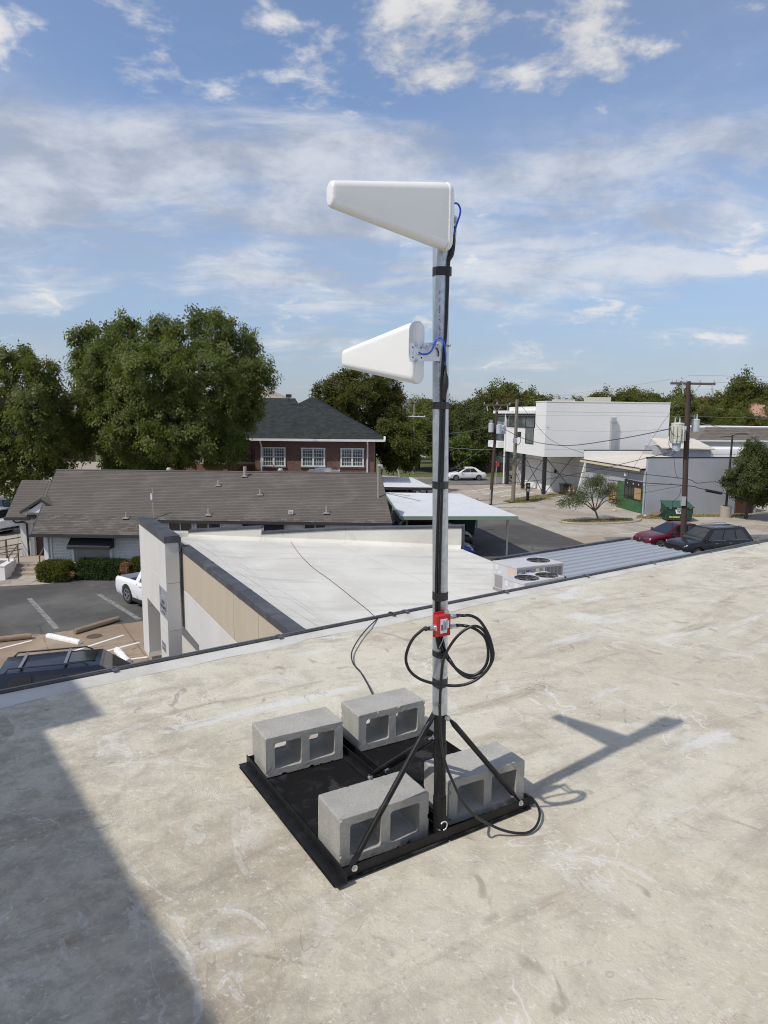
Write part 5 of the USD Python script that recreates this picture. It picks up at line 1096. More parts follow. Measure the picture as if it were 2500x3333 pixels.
MB().tm(prism(Polygon([k0, k2, k2 + s1 * .3, k0 + s1 * .3]), 3.6, 4.62)).build('front_parapet', M_gst, GB)
MB().tm(prism(Polygon([k0 - s2_ * .04, k2, k2 + s1 * .34 - s2_ * 0, k0 + s1 * .34 - s2_ * .04]), 4.62, 4.72)).build('coping', M_winf, GB)
A3, B3 = k0 + s1 * .35, k1
MB().add([(*(A3 + o1 * .5), 3.72), (*(B3 + o1 * .5), 3.72), (*(B3 + s2_ * 6), 4.25), (*(A3 + s2_ * 6), 4.25), (*(A3 + o1 * .5), 3.80), (*(B3 + o1 * .5), 3.80), (*(B3 + s2_ * 6), 4.33), (*(A3 + s2_ * 6), 4.33)], BF[:, ::-1]).build('roof', M_cream, GB)
MB().bar((*(A3 + o1 * .52), 3.66), (*(B3 + o1 * .52), 3.66), .06, .24).build('fascia', M_beige, GB); MB().bar((*(A3 + o1 * .54), 3.80), (*(B3 + o1 * .54), 3.80), .08, .06).build('drip_edge', M_winf, GB)
MB().tm(prism(Polygon([k1, k1 + s2_ * 9, k1 + s2_ * 9 + s1 * .3, k1 + s1 * .3]), 3.6, 4.6)).build('back_parapet', M_mod, GB)
MB().tm(prism(Polygon([k1 - s2_ * .04, k1 + s2_ * 9, k1 + s2_ * 9 + s1 * .33, k1 + s1 * .33 - s2_ * .04]), 4.6, 4.68)).build('coping', M_winf, GB)
def onl(t, z, off): return (*(k0 + s1 * t + o1 * off), z)
def lpanel(t0, t1, z0, z1, name, mat, off=.03, parent=None):
    return MB().slab([onl(t1, z0, off), onl(t0, z0, off), onl(t0, z1, off), onl(t1, z1, off)], off - .002).build(name, mat, parent or GB)
lpanel(.5, 4.9, .02, 2.3, 'green_board', M_grn, .03); lpanel(5.0, 6.6, .3, 2.0, 'plywood_board', M_osb, .035)
wn = lpanel(.62, 3.6, 1.0, 2.62, 'window', M_winf, .06); lpanel(1.9, 3.4, 1.1, 2.0, 'pane', M_dkglass, .07, wn); lpanel(.72, 1.8, 1.12, 2.05, 'plywood_board', M_osb, .075, wn)
for t in (2.3, 2.8): lpanel(t, t + .06, 1.1, 2.0, 'muntin', M_bsteel, .082, wn)
for t in (1.1, 2.0, 3.0): lpanel(t, t + .09, 2.3, 2.42, 'bulb', M_wht2, .09, wn)
v, f = lettering('ZIP', .3, onl(1.15, .62, .036), (*(-s1), 0), (0, 0, 1), .004, True); MB().add(v, f).build('lettering', pm('faint_green_print', (.03, .10, .03), .9), GB)
MB().box((*(k0 + s1 * 3.3 + o1 * .12), 3.05), (.25, .25, .3)).build('flood_lamp', M_wht2, GB)
MB().cyl((*(k0 + o1 * .12 + s1 * .1), 0), (*(k0 + o1 * .12 + s1 * .1), 3.6), .07, n=8).build('downpipe', M_gst, GB)
MB().tm(prism(Polygon([k2 + (.0, .06), k2 + s2_ * 2.2 + s1 * .3, k2 + s2_ * 2.2 + s1 * 4, k2 + s1 * 4]), 0, 3.0)).build('shed_wall', M_gst, GB)
MB().slab([(*(k2 + s2_ * .1 - s1 * .02), .02), (*(k2 + s2_ * 1.9 + s1 * .24), .02), (*(k2 + s2_ * 1.9 + s1 * .24), 1.9), (*(k2 + s2_ * .1 - s1 * .02), 1.9)], .03).build('rust_door', pm('rust_brown', (.11, .05, .03), .9), GB)
# buildings behind it on the right
RH = thing('shingled_building', 'white building with a grey-brown mansard shingle roof behind the grey building', 'building')
MB().tm(prism(Polygon([(32.5, 75.5), (62, 77), (62, 86), (32.5, 84)]), 0, 5.6)).build('wall', M_mod, RH)
M_mans = pm('grey_shingle', (.125, .108, .092), .95, 0., (.18, .155, .135), 1.5, .7, bump=.03, bs=9., stretch=(1, 1, 3))
m = MB()
for k in range(9):
    a0, a1 = k / 9, (k + 1.15) / 9; y0, y1 = 74.6 + 1.7 * a0 ** .7, 74.6 + 1.7 * min(a1, 1) ** .7; z0, z1_ = 5.45 + 1.42 * a0, 5.45 + 1.42 * min(a1, 1)
    xa0, xa1 = 33.9 + 1.8 * a0 ** .7, 33.9 + 1.8 * min(a1, 1) ** .7
    m.add([(xa0, y0 - .05, z0), (64, y0 + 1.45, z0), (64, y1 + 1.5, z1_), (xa1, y1, z1_), (xa0, 85, z0), (xa1, 84, z1_)], [[0, 1, 2, 3], [0, 3, 5, 4]])
m.build('mansard_roof', M_mans, RH)
MB().tm(prism(Polygon([(35.6, 76.4), (64, 78), (64, 84), (35.6, 83)]), 6.8, 6.95)).build('roof_deck', M_mod, RH)
MB().bar((33.8, 74.5, 5.42), (64, 76.0, 5.42), .15, .14).build('eave_fascia', M_wht2, RH)
LT = thing('lean_to', 'small cream flat roof on a grey lean-to between the grey building and the shingled one', 'lean-to')
MB().tm(prism(Polygon([(26.6, 64.4), (31.0, 65), (31.0, 72), (26.6, 70)]), 0, 5.1)).build('wall', M_gst, LT)
MB().slab([(26.0, 63.9, 5.12), (31.3, 64.6, 5.0), (31.5, 69.5, 5.75), (26.8, 69.0, 5.85)], .1).build('roof', M_cream, LT)
for x in (29.0, 29.35): MB().cyl((x, 67.0, 5.5), (x, 67.0, 7.3), .07, n=8).build('flue', M_beige, LT)
MB().tm(prism(Polygon([(31.4, 66), (38, 67), (38, 72), (31.4, 72)]), 0, 4.9)).build('annex_wall', M_mod, LT)
for k in range(5): MB().box((34.7, 66.45, 3.2 + k * .34), (6.4, .06, .3), .15).build('siding_board', M_mod, LT)
def far_house(label, x0, x1, y, d, ze, zr_, wallm, roofm, hip=.0):
    h = thing('far_house', label, 'house')
    MB().tm(prism(Polygon([(x0 + .5, y + .5), (x1 - .5, y + .5), (x1 - .5, y + d - .5), (x0 + .5, y + d - .5)]), 0, ze)).build('wall', wallm, h)
    r = MB(); hp = hip * (x1 - x0); a, b = (x0 + hp, y + d / 2, zr_), (x1 - hp, y + d / 2, zr_)
    r.add([(x0, y, ze), (x1, y, ze), (x1, y + d, ze), (x0, y + d, ze), a, b], [[0, 1, 5, 4], [2, 3, 4, 5]]).add([(x0, y, ze), (x1, y, ze), (x1, y + d, ze), (x0, y + d, ze), a, b], [[1, 2, 5], [3, 0, 4]])
    r.build('roof', roofm, h); MB().bar((x0, y, ze - .08), (x1, y, ze - .08), .1, .18).build('eave_fascia', M_wht2, h)
    return h
M_redroof = pm('red_roof', (.30, .085, .05), .9, 0., (.24, .07, .045), 1., .6); M_pink = pm('salmon_tile', (.42, .24, .17), .9, 0., (.35, .2, .14), 3., .7); M_greyroof = pm('grey_roof', (.14, .14, .15), .95, 0., (.10, .10, .11), 1., .6); M_tanroof = pm('tan_roof', (.30, .25, .2), .95)
rr = [(58.765, 128, 9.223), (65.294, 128, 10.957), (59.483, 110, 7.684), (61.109, 110, 10.175), (2.494, 130, 8.96), (5.198, 130, 10.531), (-19.448, 95, 9.279), (-15.954, 95, 10.68), (-45.003, 80, 5.014), (-43.247, 80, 9.637)]
far_house('red-roofed house among the trees beyond the shingled building', rr[0][0], rr[1][0] + 2, 125, 11, rr[0][2] - .5, rr[1][2] + .7, M_mod, M_redroof, .05)
far_house('house with salmon and grey tiled roof at the right edge', rr[2][0], rr[2][0] + 18, 108, 14, rr[2][2], rr[3][2] + .3, M_mod, M_pink, .12)
far_house('grey-roofed house seen between the trees beyond the red brick house', rr[4][0] - 7, rr[5][0] + 7, 128, 12, rr[4][2] - 1, rr[5][2] + .4, M_mod, M_greyroof, .1)
far_house('tan hipped roof just above the dark roof of the red brick house', rr[6][0] - 4, rr[7][0] + 5, 92, 13, rr[6][2] - .6, rr[7][2] + .5, M_mod, M_tanroof, .42)
far_house('brick house hidden behind the trees at the left edge', -58, -40, 84, 12, 7.2, 9.9, M_rb, M_tanroof, .2)
WHS = thing('cottage', 'pale cottage with a low red brick garden wall across the street, shaded by trees', 'house')
MB().tm(prism(Polygon([(9.6, 101), (30, 104), (30, 112), (9.6, 112)]), 0, 4.2)).build('wall', pm('cottage_paint', (.55, .54, .46), .85, 0., (.45, .44, .38), .7, .6), WHS)
MB().slab([(9.2, 100.4, 4.2), (30.4, 103.4, 4.2), (30.4, 108, 6.3), (9.2, 107, 6.3)], .12).build('roof', M_greyroof, WHS)
MB().bar((14.2, 96.5, .65), (31, 98.5, .65), .25, 1.3).build('garden_wall', M_rb, WHS)
for x in (19.5, 23.5): MB().box((x, 102.4 + (x - 19.5) * .15, 2.5), (1.6, .3, 1.5)).build('window', M_pane, WHS)
# distant rooftops and walls that close the gaps between trunks
BW = thing('garden_wall', 'pale wall across the yard behind the big tree, left of the terrace', 'wall')
MB().bar((-60, 76, 1.2), (-17, 76, 1.2), .3, 2.4).build('wall', pm('pale_wall', (.5, .44, .36), .9), BW)

# ---------------------------------------------------------------- carports
M_cpw = pm('white_metal_roof', (.66, .67, .68), .5, .1, (.6, .61, .62), 1., .5, dirt=(.55, .53, .5), dscale=1.5, damt=.3)
M_cpg = pm('sage_green_trim', (.21, .27, .20), .6); M_post = pm('cream_post', (.55, .55, .46), .7)
def carport(label, c, zf, zb_, trim, pitch, posts):
    t = thing('carport', label, 'carport'); c = [np.array(q, float) for q in c]   # front-left, front-right, back-right, back-left
    n = int(np.linalg.norm(c[3] - c[0]) / pitch); V = []; k = 0
    for i in range(n + 1):
        for o, z in ((0, 0), (.62, 0), (.66, .05), (.96, .05)):
            f = min((i + o) / n, 1); a, b = c[0] + (c[3] - c[0]) * f, c[1] + (c[2] - c[1]) * f; zz_ = zf + (zb_ - zf) * f + z; V += [(*a, zz_), (*b, zz_)]; k += 1
    MB().add(V, [[2 * i, 2 * i + 1, 2 * i + 3, 2 * i + 2] for i in range(k - 1)]).build('roof_sheet', M_cpw, t)
    z1_ = lambda f: zf + (zb_ - zf) * f - .08
    MB().bar((*c[0], z1_(0)), (*c[1], z1_(0)), .1, .2).build('gutter', trim, t)
    MB().bar((*c[0], z1_(0)), (*c[3], z1_(1)), .08, .14).bar((*c[1], z1_(0)), (*c[2], z1_(1)), .06, .1).build('edge_trim', trim, t)
    m = MB()
    for f in (.2, .5, .8): a, b = c[0] + (c[3] - c[0]) * f, c[1] + (c[2] - c[1]) * f; m.bar((*a, z1_(f) - .1), (*b, z1_(f) - .1), .1, .16)
    m.build('purlin', trim, t)
    for (x, y), bands in posts:
        h = zf - .12; p_ = MB().bar((x, y, 0), (x, y, h), .11).build('post', M_post if bands else trim, t)
        if bands:
            for z in (.35, .8, 1.25, 1.7): MB().bar((x, y - .004, z), (x, y - .004, z + .17), .07, .112).build('red_reflector', pm('red_band', (.13, .045, .03), .6), p_)
    return t
cp = [(0.935, 36.825), (7.406, 37.215), (5.26, 46.709), (0.079, 47.026)]
carport('white ribbed carport roof with a sage green gutter, nearer of the two', cp, 2.45, 2.55, M_cpg, .3, [((7.05, 38.3), True), ((6.4, 46.4), False), ((1.3, 38.2), False), ((.6, 46.5), False)])
cp = [(-0.059, 51.749), (3.706, 51.735), (2.39, 59.216), (-0.318, 59.389)]
carport('smaller white carport farther back, beside the red brick house', cp, 2.45, 2.5, M_gut, .3, [((3.3, 52.4), False), ((1.4, 52.4), False), ((2.3, 58), False)])


# ---------------------------------------------------------------- poles, transformers and wires
M_pole = pm('creosoted_wood', (.085, .05, .035), .9, 0., (.055, .035, .027), 3., .7, bump=.01, bs=30., stretch=(1, 1, .08))
M_poleg = pm('weathered_grey_wood', (.24, .21, .165), .95, 0., (.15, .13, .105), 3., .8, bump=.01, bs=30., stretch=(1, 1, .08))
M_arm = pm('crossarm_wood', (.13, .10, .075), .9); M_ins = pm('grey_porcelain', (.42, .43, .44), .3); M_tf = pm('pale_transformer', (.50, .53, .55), .5, 0., (.42, .45, .47), 4., .5); M_tfc = pm('cream_transformer', (.60, .59, .50), .6, 0., (.45, .44, .36), 4., .5, dirt=(.25, .23, .19), dscale=3., damt=.5); M_wire = pm('dark_wire', (.02, .02, .022), .6); M_lw = pm('pale_wire', (.25, .25, .24), .6)
def upole(label, base, top, r0_, r1_, mat):
    t = thing('utility_pole', label, 'utility pole'); MB().cyl((*base[:2], 0), top, r0_, r1_, 14).build('wooden_pole', mat, t, smooth=40); return t
def crossarm(t, c, half, dirn, mat=M_arm, n=3, brace=True):
    c = np.array(c, float); d = np.array([*dirn, 0.]); d /= np.linalg.norm(d)
    MB().bar(c - d * half, c + d * half, .11, .13).build('crossarm', mat, t)
    if brace:
        for s in (-1, 1): MB().bar(c + d * s * half * .38, c + (0, 0, -.62), .035, .03).build('brace', M_ins, t)
    for s in np.linspace(-.95, .95, n): MB().cyl(c + d * half * s + (0, 0, .06), c + d * half * s + (0, 0, .22), .05, .035, 8).build('insulator', M_ins, t)
def can(t, c, r, h, mat, fins=0):
    c = np.array(c, float); MB().tm(trimesh.Trimesh(*xf(lathe([(0, 0), (r * .96, 0), (r, .03), (r, h - .08), (r * 1.05, h - .06), (r * 1.05, h - .03), (r * .8, h), (0, h + .03)], 20), c))).build('transformer', mat, t, smooth=35)
    q = t
    for a in (.6, 2.4): MB().cyl(c + (r * .45 * math.cos(a), r * .45 * math.sin(a), h), c + (r * .45 * math.cos(a), r * .45 * math.sin(a), h + .3), .05, .035, 8).build('bushing', M_ins, t)
    for k in range(fins):
        a = math.pi * 1.02 + k * math.pi / max(fins - 1, 1) * .96; e = np.array([math.cos(a), math.sin(a), 0]); MB().bar(c + e * (r + .05) + (0, 0, h * .12), c + e * (r + .05) + (0, 0, h * .85), .05, .12, tuple(e)).build('cooling_fin', mat, t)
def cutout(t, c): c = np.array(c, float); MB().cyl(c, c + (.08, 0, -.42), .055, .045, 8).bar(c + (0, 0, .2), c, .03).build('fuse_cutout', M_ins, t)
BPt = (17.605, 40.2, 10.039)
bpole = upole('tall brown utility pole with two transformers standing beside the black SUV', (18.1, 40.45), BPt, .175, .13, M_pole)
xa = [(16.519, 40.2, 9.961), (19.273, 40.6, 9.843)]; xc = (np.array(xa[0]) + xa[1]) / 2; crossarm(bpole, xc + (0, -.16, 0), np.linalg.norm(np.subtract(xa[1], xa[0])) / 2, (np.subtract(xa[1], xa[0]))[:2], n=4)
for q in [(17.19, 40, 9.737), (19.005, 40.2, 9.655)]: cutout(bpole, q)
tl = np.array((17.126, 40.1, 6.453)); can(bpole, tl, .36, 1.1839999999999993, M_tfc, 7)
MB().tm(trimesh.Trimesh(*xf(lathe([(0, -.45), (.22, -.45), (.25, -.1), (.27, 0), (0, 0)], 16), tl))).build('transformer_base', M_tf, bpole, smooth=40)
tr_ = np.array((18.388, 40.6, 7.126)); can(bpole, tr_, .22, 0.7329999999999997, M_tf)
for z in (tl[2] + .25, tl[2] + .85): MB().bar((tl[0] + .2, 40.15, z), (18.0, 40.4, z), .08, .06).build('bracket', M_ins, bpole)
MB().bar((tr_[0], 40.55, tr_[2] + .45), (17.9, 40.45, tr_[2] + .45), .06).build('bracket', M_ins, bpole)
hb = np.array((17.834, 40.25, 3.019)); MB().box(hb, (.22, .2, .55)).build('meter_box', M_ins, bpole)
MB().tube([(17.81, 40.25, 9.38), (17.925, 40.25, 5.937), (17.975, 40.25, 3.741), (17.893, 40.25, 2.741)], .03, 6).build('conduit', M_wire, bpole)
cl = [(16.591, 39.9, 7.342), (16.592, 39.9, 6.699), (16.607, 39.9, 6.322), (16.73, 39.9, 6.108), (16.518, 39.9, 6.052), (16.672, 39.9, 6.161), (16.896, 39.9, 6.055), (16.989, 39.9, 5.894), (16.756, 39.9, 5.73)]; MB().tube(spline(cl, 5), .018, 6).build('drop_loop', M_wire, bpole); MB().tube(spline([(16.518, 39.75, 7.504), (16.654, 39.75, 7.079), (16.94, 39.75, 6.841), (17.307, 39.75, 6.967), (17.605, 39.75, 7.3)], 5), .015, 6).build('drop_loop', M_wire, bpole)
P1t = (9.879, 60.5, 9.337); pole1 = upole('brown utility pole with three small transformers near the end of the carport', (9.55, 60.6), P1t, .15, .11, M_pole)
xa = [(8.616, 60.3, 8.874), (11.041, 60.8, 8.87)]; xc = (np.array(xa[0]) + xa[1]) / 2; crossarm(pole1, xc + (0, -.15, 0), np.linalg.norm(np.subtract(xa[1], xa[0])) / 2, (np.subtract(xa[1], xa[0]))[:2], n=3)
for q in [(8.916, 60.2, 8.747), (10.728, 60.3, 8.733)]: cutout(pole1, q)
h1_ = 0.7720000000000002
for q, r in [((9.292, 60.0, 6.505), 0.22), ((9.997, 60.0, 6.382), 0.24), ((10.456, 60.7, 6.334), 0.26)]: can(pole1, q, r, h1_, M_tf)
MB().cyl((9.49, 60.5, 0.107), (9.496, 60.5, 1.395), .07, n=8).build('conduit', M_ins, pole1)
pole2 = upole('weathered grey wooden pole with a meter cabinet, standing on the dry grass', (12.0, 62.9), (11.957, 62.4, 9.395), .19, .14, M_poleg)
q = np.array((11.827, 62.1, 5.704)); MB().box(q, (.36, .25, .45)).build('service_box', M_mod, pole2)
MB().tube(spline([(11.971, 62.2, 5.969), (12.271, 62.2, 6.039), (12.354, 62.2, 5.637), (12.164, 62.2, 5.3), (11.988, 62.2, 5.5)], 5), .03, 6).build('cable_loop', M_wire, pole2)
MB().box((12.249, 62.3, 6.27), (.32, .05, .45)).build('notice', M_sgd, pole2)
pole3 = upole('distant grey pole with a white crossarm in front of the trees behind the antenna pole', (4.0, 92), (3.932, 92, 9.307), .17, .13, M_poleg)
xa = [(2.839, 91.7, 7.551), (5.352, 92, 7.857)]; crossarm(pole3, (np.array(xa[0]) + xa[1]) / 2 - (0, .2, 0), np.linalg.norm(np.subtract(xa[1], xa[0])) / 2, (np.subtract(xa[1], xa[0]))[:2], M_wht2, 4, False)
pole4 = upole('distant dark pole with a braced crossarm left of the white-armed one', (.2, 104), (1.666, 104, 9.178), .16, .12, M_pole); crossarm(pole4, (1.665, 103.8, 8.901), 1.4, (1, .1), M_arm, 3)
def wire(label, pts, r=.012, mat=None, n=8, name='overhead_wire', group=None):
    o = MB().tube(spline(pts, n), r, 5).build(name, mat or M_wire, smooth=True); return tag(o, label, 'overhead wire', group)
W = {'a': [(10.24, 60.0, 6.909), (11.419, 57, 6.136), (12.605, 54, 5.786), (13.763, 50, 5.85), (15.382, 46, 6.415), (16.151, 43, 6.852), (16.654, 40.2, 7.273)], 'b': [(18.638, 40.6, 7.629), (20.986, 41, 7.198), (24.298, 42, 6.582)], 'c': [(9.632, 60.5, 4.958), (11.637, 60.5, 4.435), (15.266, 54, 4.055), (16.888, 46, 4.191), (17.945, 40.4, 4.33), (18.906, 41, 4.035), (20.256, 41, 4.097), (24.902, 43, 3.459)], 'd': [(9.639, 60.5, 4.742), (11.639, 56, 3.921), (14.183, 56, 3.272), (16.215, 48, 3.478), (17.868, 40.3, 3.95), (19.179, 41, 3.691), (20.932, 41, 3.359), (22.604, 42, 2.976)], 'e': [(5.142, 60, 1.813), (8.838, 56, 2.329), (12.019, 51, 3.225), (14.938, 46, 4.532), (16.665, 40, 5.902)], 'g': [(17.567, 40.2, 9.505), (17.87, 44.5, 7.348), (17.467, 48, 4.211)], 'h': [(9.895, 60.5, 7.964), (14.751, 54, 8.004), (19.292, 45, 8.013), (25.1, 45, 7.933)], 'i': [(9.606, 58, 6.943), (14.179, 58, 6.778), (16.389, 50, 6.866), (16.791, 40.3, 7.272)], 'j': [(11.93, 62, 9.248), (14.434, 62, 6.358), (16.47, 64, 5.276), (19.287, 66, 4.406)], 'k': [(9.34, 60.2, 7.039), (7.902, 66, 6.38), (6.309, 75, 5.914), (4.362, 90, 5.201)], 'l': [(9.778, 62, 4.882), (7.464, 62, 4.916), (6.76, 80, 4.304), (3.405, 80, 5.271), (0.891, 92, 5.923)], 'm': [(11.852, 62, 8.886), (10.9, 62, 7.241), (10.027, 62, 5.768), (6.029, 62, 2.957)], 'n': [(-0.212, 41, 3.302), (1.556, 45, 2.643), (3.511, 49, 1.994), (6.908, 54, 1.215), (9.63, 60.4, 0.478)], 'o': [(-0.333, 42, 3.227), (1.513, 42, 2.827), (3.159, 44, 2.26), (5.264, 46, 1.807), (7.351, 46, 1.737), (9.422, 42, 2.288)], 'p': [(-0.217, 43, 2.438), (3.302, 46, 2.05), (7.057, 54, 1.194), (9.627, 60.4, 0.545)], 'q': [(16.564, 40.3, 10.14), (18.568, 50, 10.309), (16.335, 56, 9.919), (10.999, 60.6, 9.028)], 'r': [(19.102, 40.4, 9.982), (33.165, 60, 11.065), (50.011, 80, 12.033)], 's': [(17.667, 40.4, 10.394), (33.13, 60, 11.459), (49.969, 80, 12.453)], 't': [(17.003, 40.1, 5.72), (17.181, 40.1, 4.739), (17.372, 40.1, 4.357)], 'u': [(17.575, 40.1, 3.809), (17.497, 40.1, 3.367), (17.191, 40.1, 3.032), (17.127, 40.1, 2.754), (17.298, 40.1, 0.291)], 'v': [(8.641, 90, 5.506), (9.849, 60.5, 9.379)], 'w': [(8.615, 60.3, 8.906), (8.95, 75, 8.792), (8.508, 92, 8.852)], 'x': [(17.822, 40.2, 3.985), (18.047, 47, 2.74), (16.782, 47, 2.586), (14.791, 53, 1.536)], 'y': [(17.432, 41, 3.985), (19.16, 52, 2.566), (15.453, 52, 1.666)]}
wire('thick twisted service cable sagging across the white modern building', W['a'], .026); wire('pale cable running right from the tall pole over the grey-brown roof', W['b'], .018, M_lw)
wire('upper telephone cable passing the tall pole above the splice', W['c'], .020); wire('lower telephone cable with a splice case right of the tall pole', W['d'], .024)
wire('black service cable rising to the cream transformer past the grey building', W['e'], .020); wire('pale guy wire slanting down from the top of the tall pole', W['g'], .012, M_lw)
wire('thin straight line high across the white modern building', W['h'], .008, M_lw); wire('thin grey line crossing the white modern building at window height', W['i'], .008, M_lw)
wire('service drop from the grey wooden pole to the white building wall', W['j'], .016); wire('line running left from the small transformers into the trees', W['k'], .013, M_lw)
wire('pale cable running left from the brown pole behind the antenna pole', W['l'], .022, M_lw); wire('thin line slanting down left from the grey wooden pole', W['m'], .010, M_lw)
wire('upper wire over the near carport roof', W['n'], .012); wire('sagging wire crossing low over the near carport roof', W['o'], .014); wire('middle wire over the near carport roof', W['p'], .012)
wire('thin line between the crossarms of the two brown poles', W['q'], .008, M_lw); wire('thin line leaving the tall pole crossarm towards the right edge', W['r'], .008, M_lw); wire('thin line leaving the very top of the tall pole', W['s'], .008, M_lw)
wire('vertical jumper on the left side of the tall pole below the cream transformer', W['t'], .012); wire('loose cable hanging beside the tall pole down past the dumpster', W['u'], .014)
wire('faint line crossing the trees left of the brown pole', W['v'], .008, M_lw); wire('line from the brown pole crossarm running left over the street', W['w'], .008)
wire('drooping drop wire left of the tall pole in front of the green boards', W['x'], .011); wire('second drop wire left of the tall pole, above the drooping one', W['y'], .010)
sp = [(19.589, 41.2, 3.573), (20.558, 41.2, 3.394)]; o = MB().cyl(sp[0], sp[1], .09, n=12).build('splice_case', M_blk); tag(o, 'black cylindrical splice case hanging on the cable right of the tall pole', 'splice case')
# ---------------------------------------------------------------- street furniture
LP = thing('street_lamp', 'dark parking lot lamp post on a round concrete base before the grey building', 'street lamp')
lt = np.array((27.532, 54.2, 6.601)); MB().cyl((27.5, 54.25, .85), lt, .1, .07, 10).build('post', M_gut, LP, smooth=40)
MB().cyl((27.5, 54.25, 0), (27.5, 54.25, .9), .42, n=24).build('concrete_base', M_tan, LP, smooth=40); MB().box((27.5, 54.25, .93), (.36, .36, .06)).build('base_plate', M_gut, LP)
MB().tube([lt - (0, 0, .1), lt + (.15, -.05, .05), lt + (.35, -.1, .1)], .04, 6).box(lt + (.72, -.15, .1), (.75, .3, .08)).build('lamp_head', M_gut, LP); MB().bar(lt - (.05, 0, .12), lt + (-.9, .1, -.18), .05, .04).build('side_arm', M_gut, LP)
DU = thing('dumpster', 'dark green steel dumpster with W logo panel by the grey stucco wall', 'dumpster', (22.72, 52.3, 0), math.radians(-4))
M_dg = pm('dumpster_green', (.012, .055, .028), .5, 0., (.009, .04, .022), 4., .6); M_dl = pm('lid_green', (.03, .09, .065), .6)
b = MB(); b.add([(-.92, -.55, .12), (.95, -.55, .12), (.95, .75, .12), (-.92, .75, .12), (-.98, -.62, 1.12), (1.0, -.62, 1.12), (1.0, .85, 1.42), (-.98, .85, 1.42)], BF); b.build('body', M_dg, DU)
MB().slab([(-1.04, -.72, 1.14), (0, -.72, 1.15), (0, .9, 1.47), (-1.04, .9, 1.47)], .05).slab([(.02, -.72, 1.15), (1.06, -.72, 1.14), (1.06, .9, 1.47), (.02, .9, 1.47)], .05).build('lid', M_dl, DU)
for s in (-1, 1): MB().box((s * 1.04, .1, .72), (.16, .8, .22)).build('fork_pocket', M_dg, DU)
for x in (-.8, .8):
    for y in (-.4, .6): MB().cyl((x - .03, y, .08), (x + .03, y, .08), .08, n=12).build('caster', M_blk, DU)
MB().slab([(-.24, -.592, .62), (.30, -.592, .62), (.40, -.618, .96), (-.34, -.618, .96)], .006).build('logo_panel', M_wht, DU)
v, f = lettering('W', .2, (-.20, -.605, .70), (1, 0, 0), (0, -.07, 1), .006, True, .26); MB().add(v, f).build('lettering', M_blk, DU); v, f = lettering('M', .2, (.06, -.605, .70), (1, 0, 0), (0, -.07, 1), .006, True, .2); MB().add(v, f).build('lettering', M_dg, DU)
MB().slab([(-.75, -.575, .3), (.05, -.575, .3), (.05, -.580, .4), (-.75, -.580, .4)], .008).build('yellow_label', pm('caution_yellow', (.65, .55, .08), .6), DU); MB().slab([(-.22, -.625, 1.0), (.3, -.625, 1.0), (.3, -.63, 1.11), (-.22, -.63, 1.11)], .006).build('white_label', M_wht, DU); MB().slab([(.72, -.628, 1.02), (.9, -.628, 1.02), (.9, -.63, 1.1), (.72, -.63, 1.1)], .006).build('yellow_label', pm('caution_yellow', (.65, .55, .08)), DU); MB().slab([(-.8, -.628, 1.02), (-.62, -.628, 1.02), (-.62, -.63, 1.08), (-.8, -.63, 1.08)], .006).build('white_label', M_wht, DU)
TB = thing('wheelie_bin', 'black wheeled rubbish bin under the white modern building', 'bin', (18.5, 69.2, 0), .2)
obj('bin_body', loft([np.array([(-w, -d, z), (w, -d, z), (w, d, z), (-w, d, z)]) for w, d, z in ((.36, .34, .08), (.46, .44, 1.02))]), M_blk, TB); MB().box((0, .02, 1.07), (1.02, .98, .09), bev=.02).build('lid', M_blk, TB)
for s in (-1, 1): MB().cyl((s * .36, .4, .12), (s * .43, .4, .12), .12, n=14).build('wheel', M_blk, TB)
M_or = pm('cone_orange', (.72, .12, .03), .6)
def cone(x, y, label):
    t = thing('traffic_cone', label, 'traffic cone', (x, y, 0)); MB().box((0, 0, .02), (.4, .4, .04)).build('base', M_or, t); obj('cone', lathe([(0, .95), (.03, .95), (.17, .04), (0, .04)], 16), M_or, t, smooth=40); obj('white_collar', lathe([(.086, .6), (.089, .6), (.116, .45), (.112, .45)], 16), M_wht, t)
cone(18.75, 68.5, 'orange traffic cone beside the black bin, left of the pair'); cone(19.1, 68.2, 'orange traffic cone beside the slanted white wall, right of the pair')
MP = thing('meter_post', 'short black post carrying an electric meter on the dry grass', 'meter post', (13.5, 63.6, 0)); MB().box((0, 0, .55), (.26, .2, 1.1)).build('post', M_blk, MP); MB().box((0, -.03, 1.3), (.36, .22, .8)).build('meter_cabinet', M_blk, MP)
MB().cyl((0, -.14, 1.48), (0, -.22, 1.48), .1, n=16).build('meter_dial', M_ins, MP); MB().box((0, -.145, 1.05), (.26, .01, .25)).build('label_plate', M_lab, MP)
SG = thing('street_sign', 'thin street sign post at the kerb beside the brown pole', 'sign', (13.0, 79.0, 0)); MB().cyl((0, 0, 0), (0, 0, 2.7), .04, n=8).build('post', M_ins, SG); MB().box((.12, -.05, 2.35), (.4, .02, .5)).build('plate', pm('sign_red', (.3, .05, .04), .6), SG)
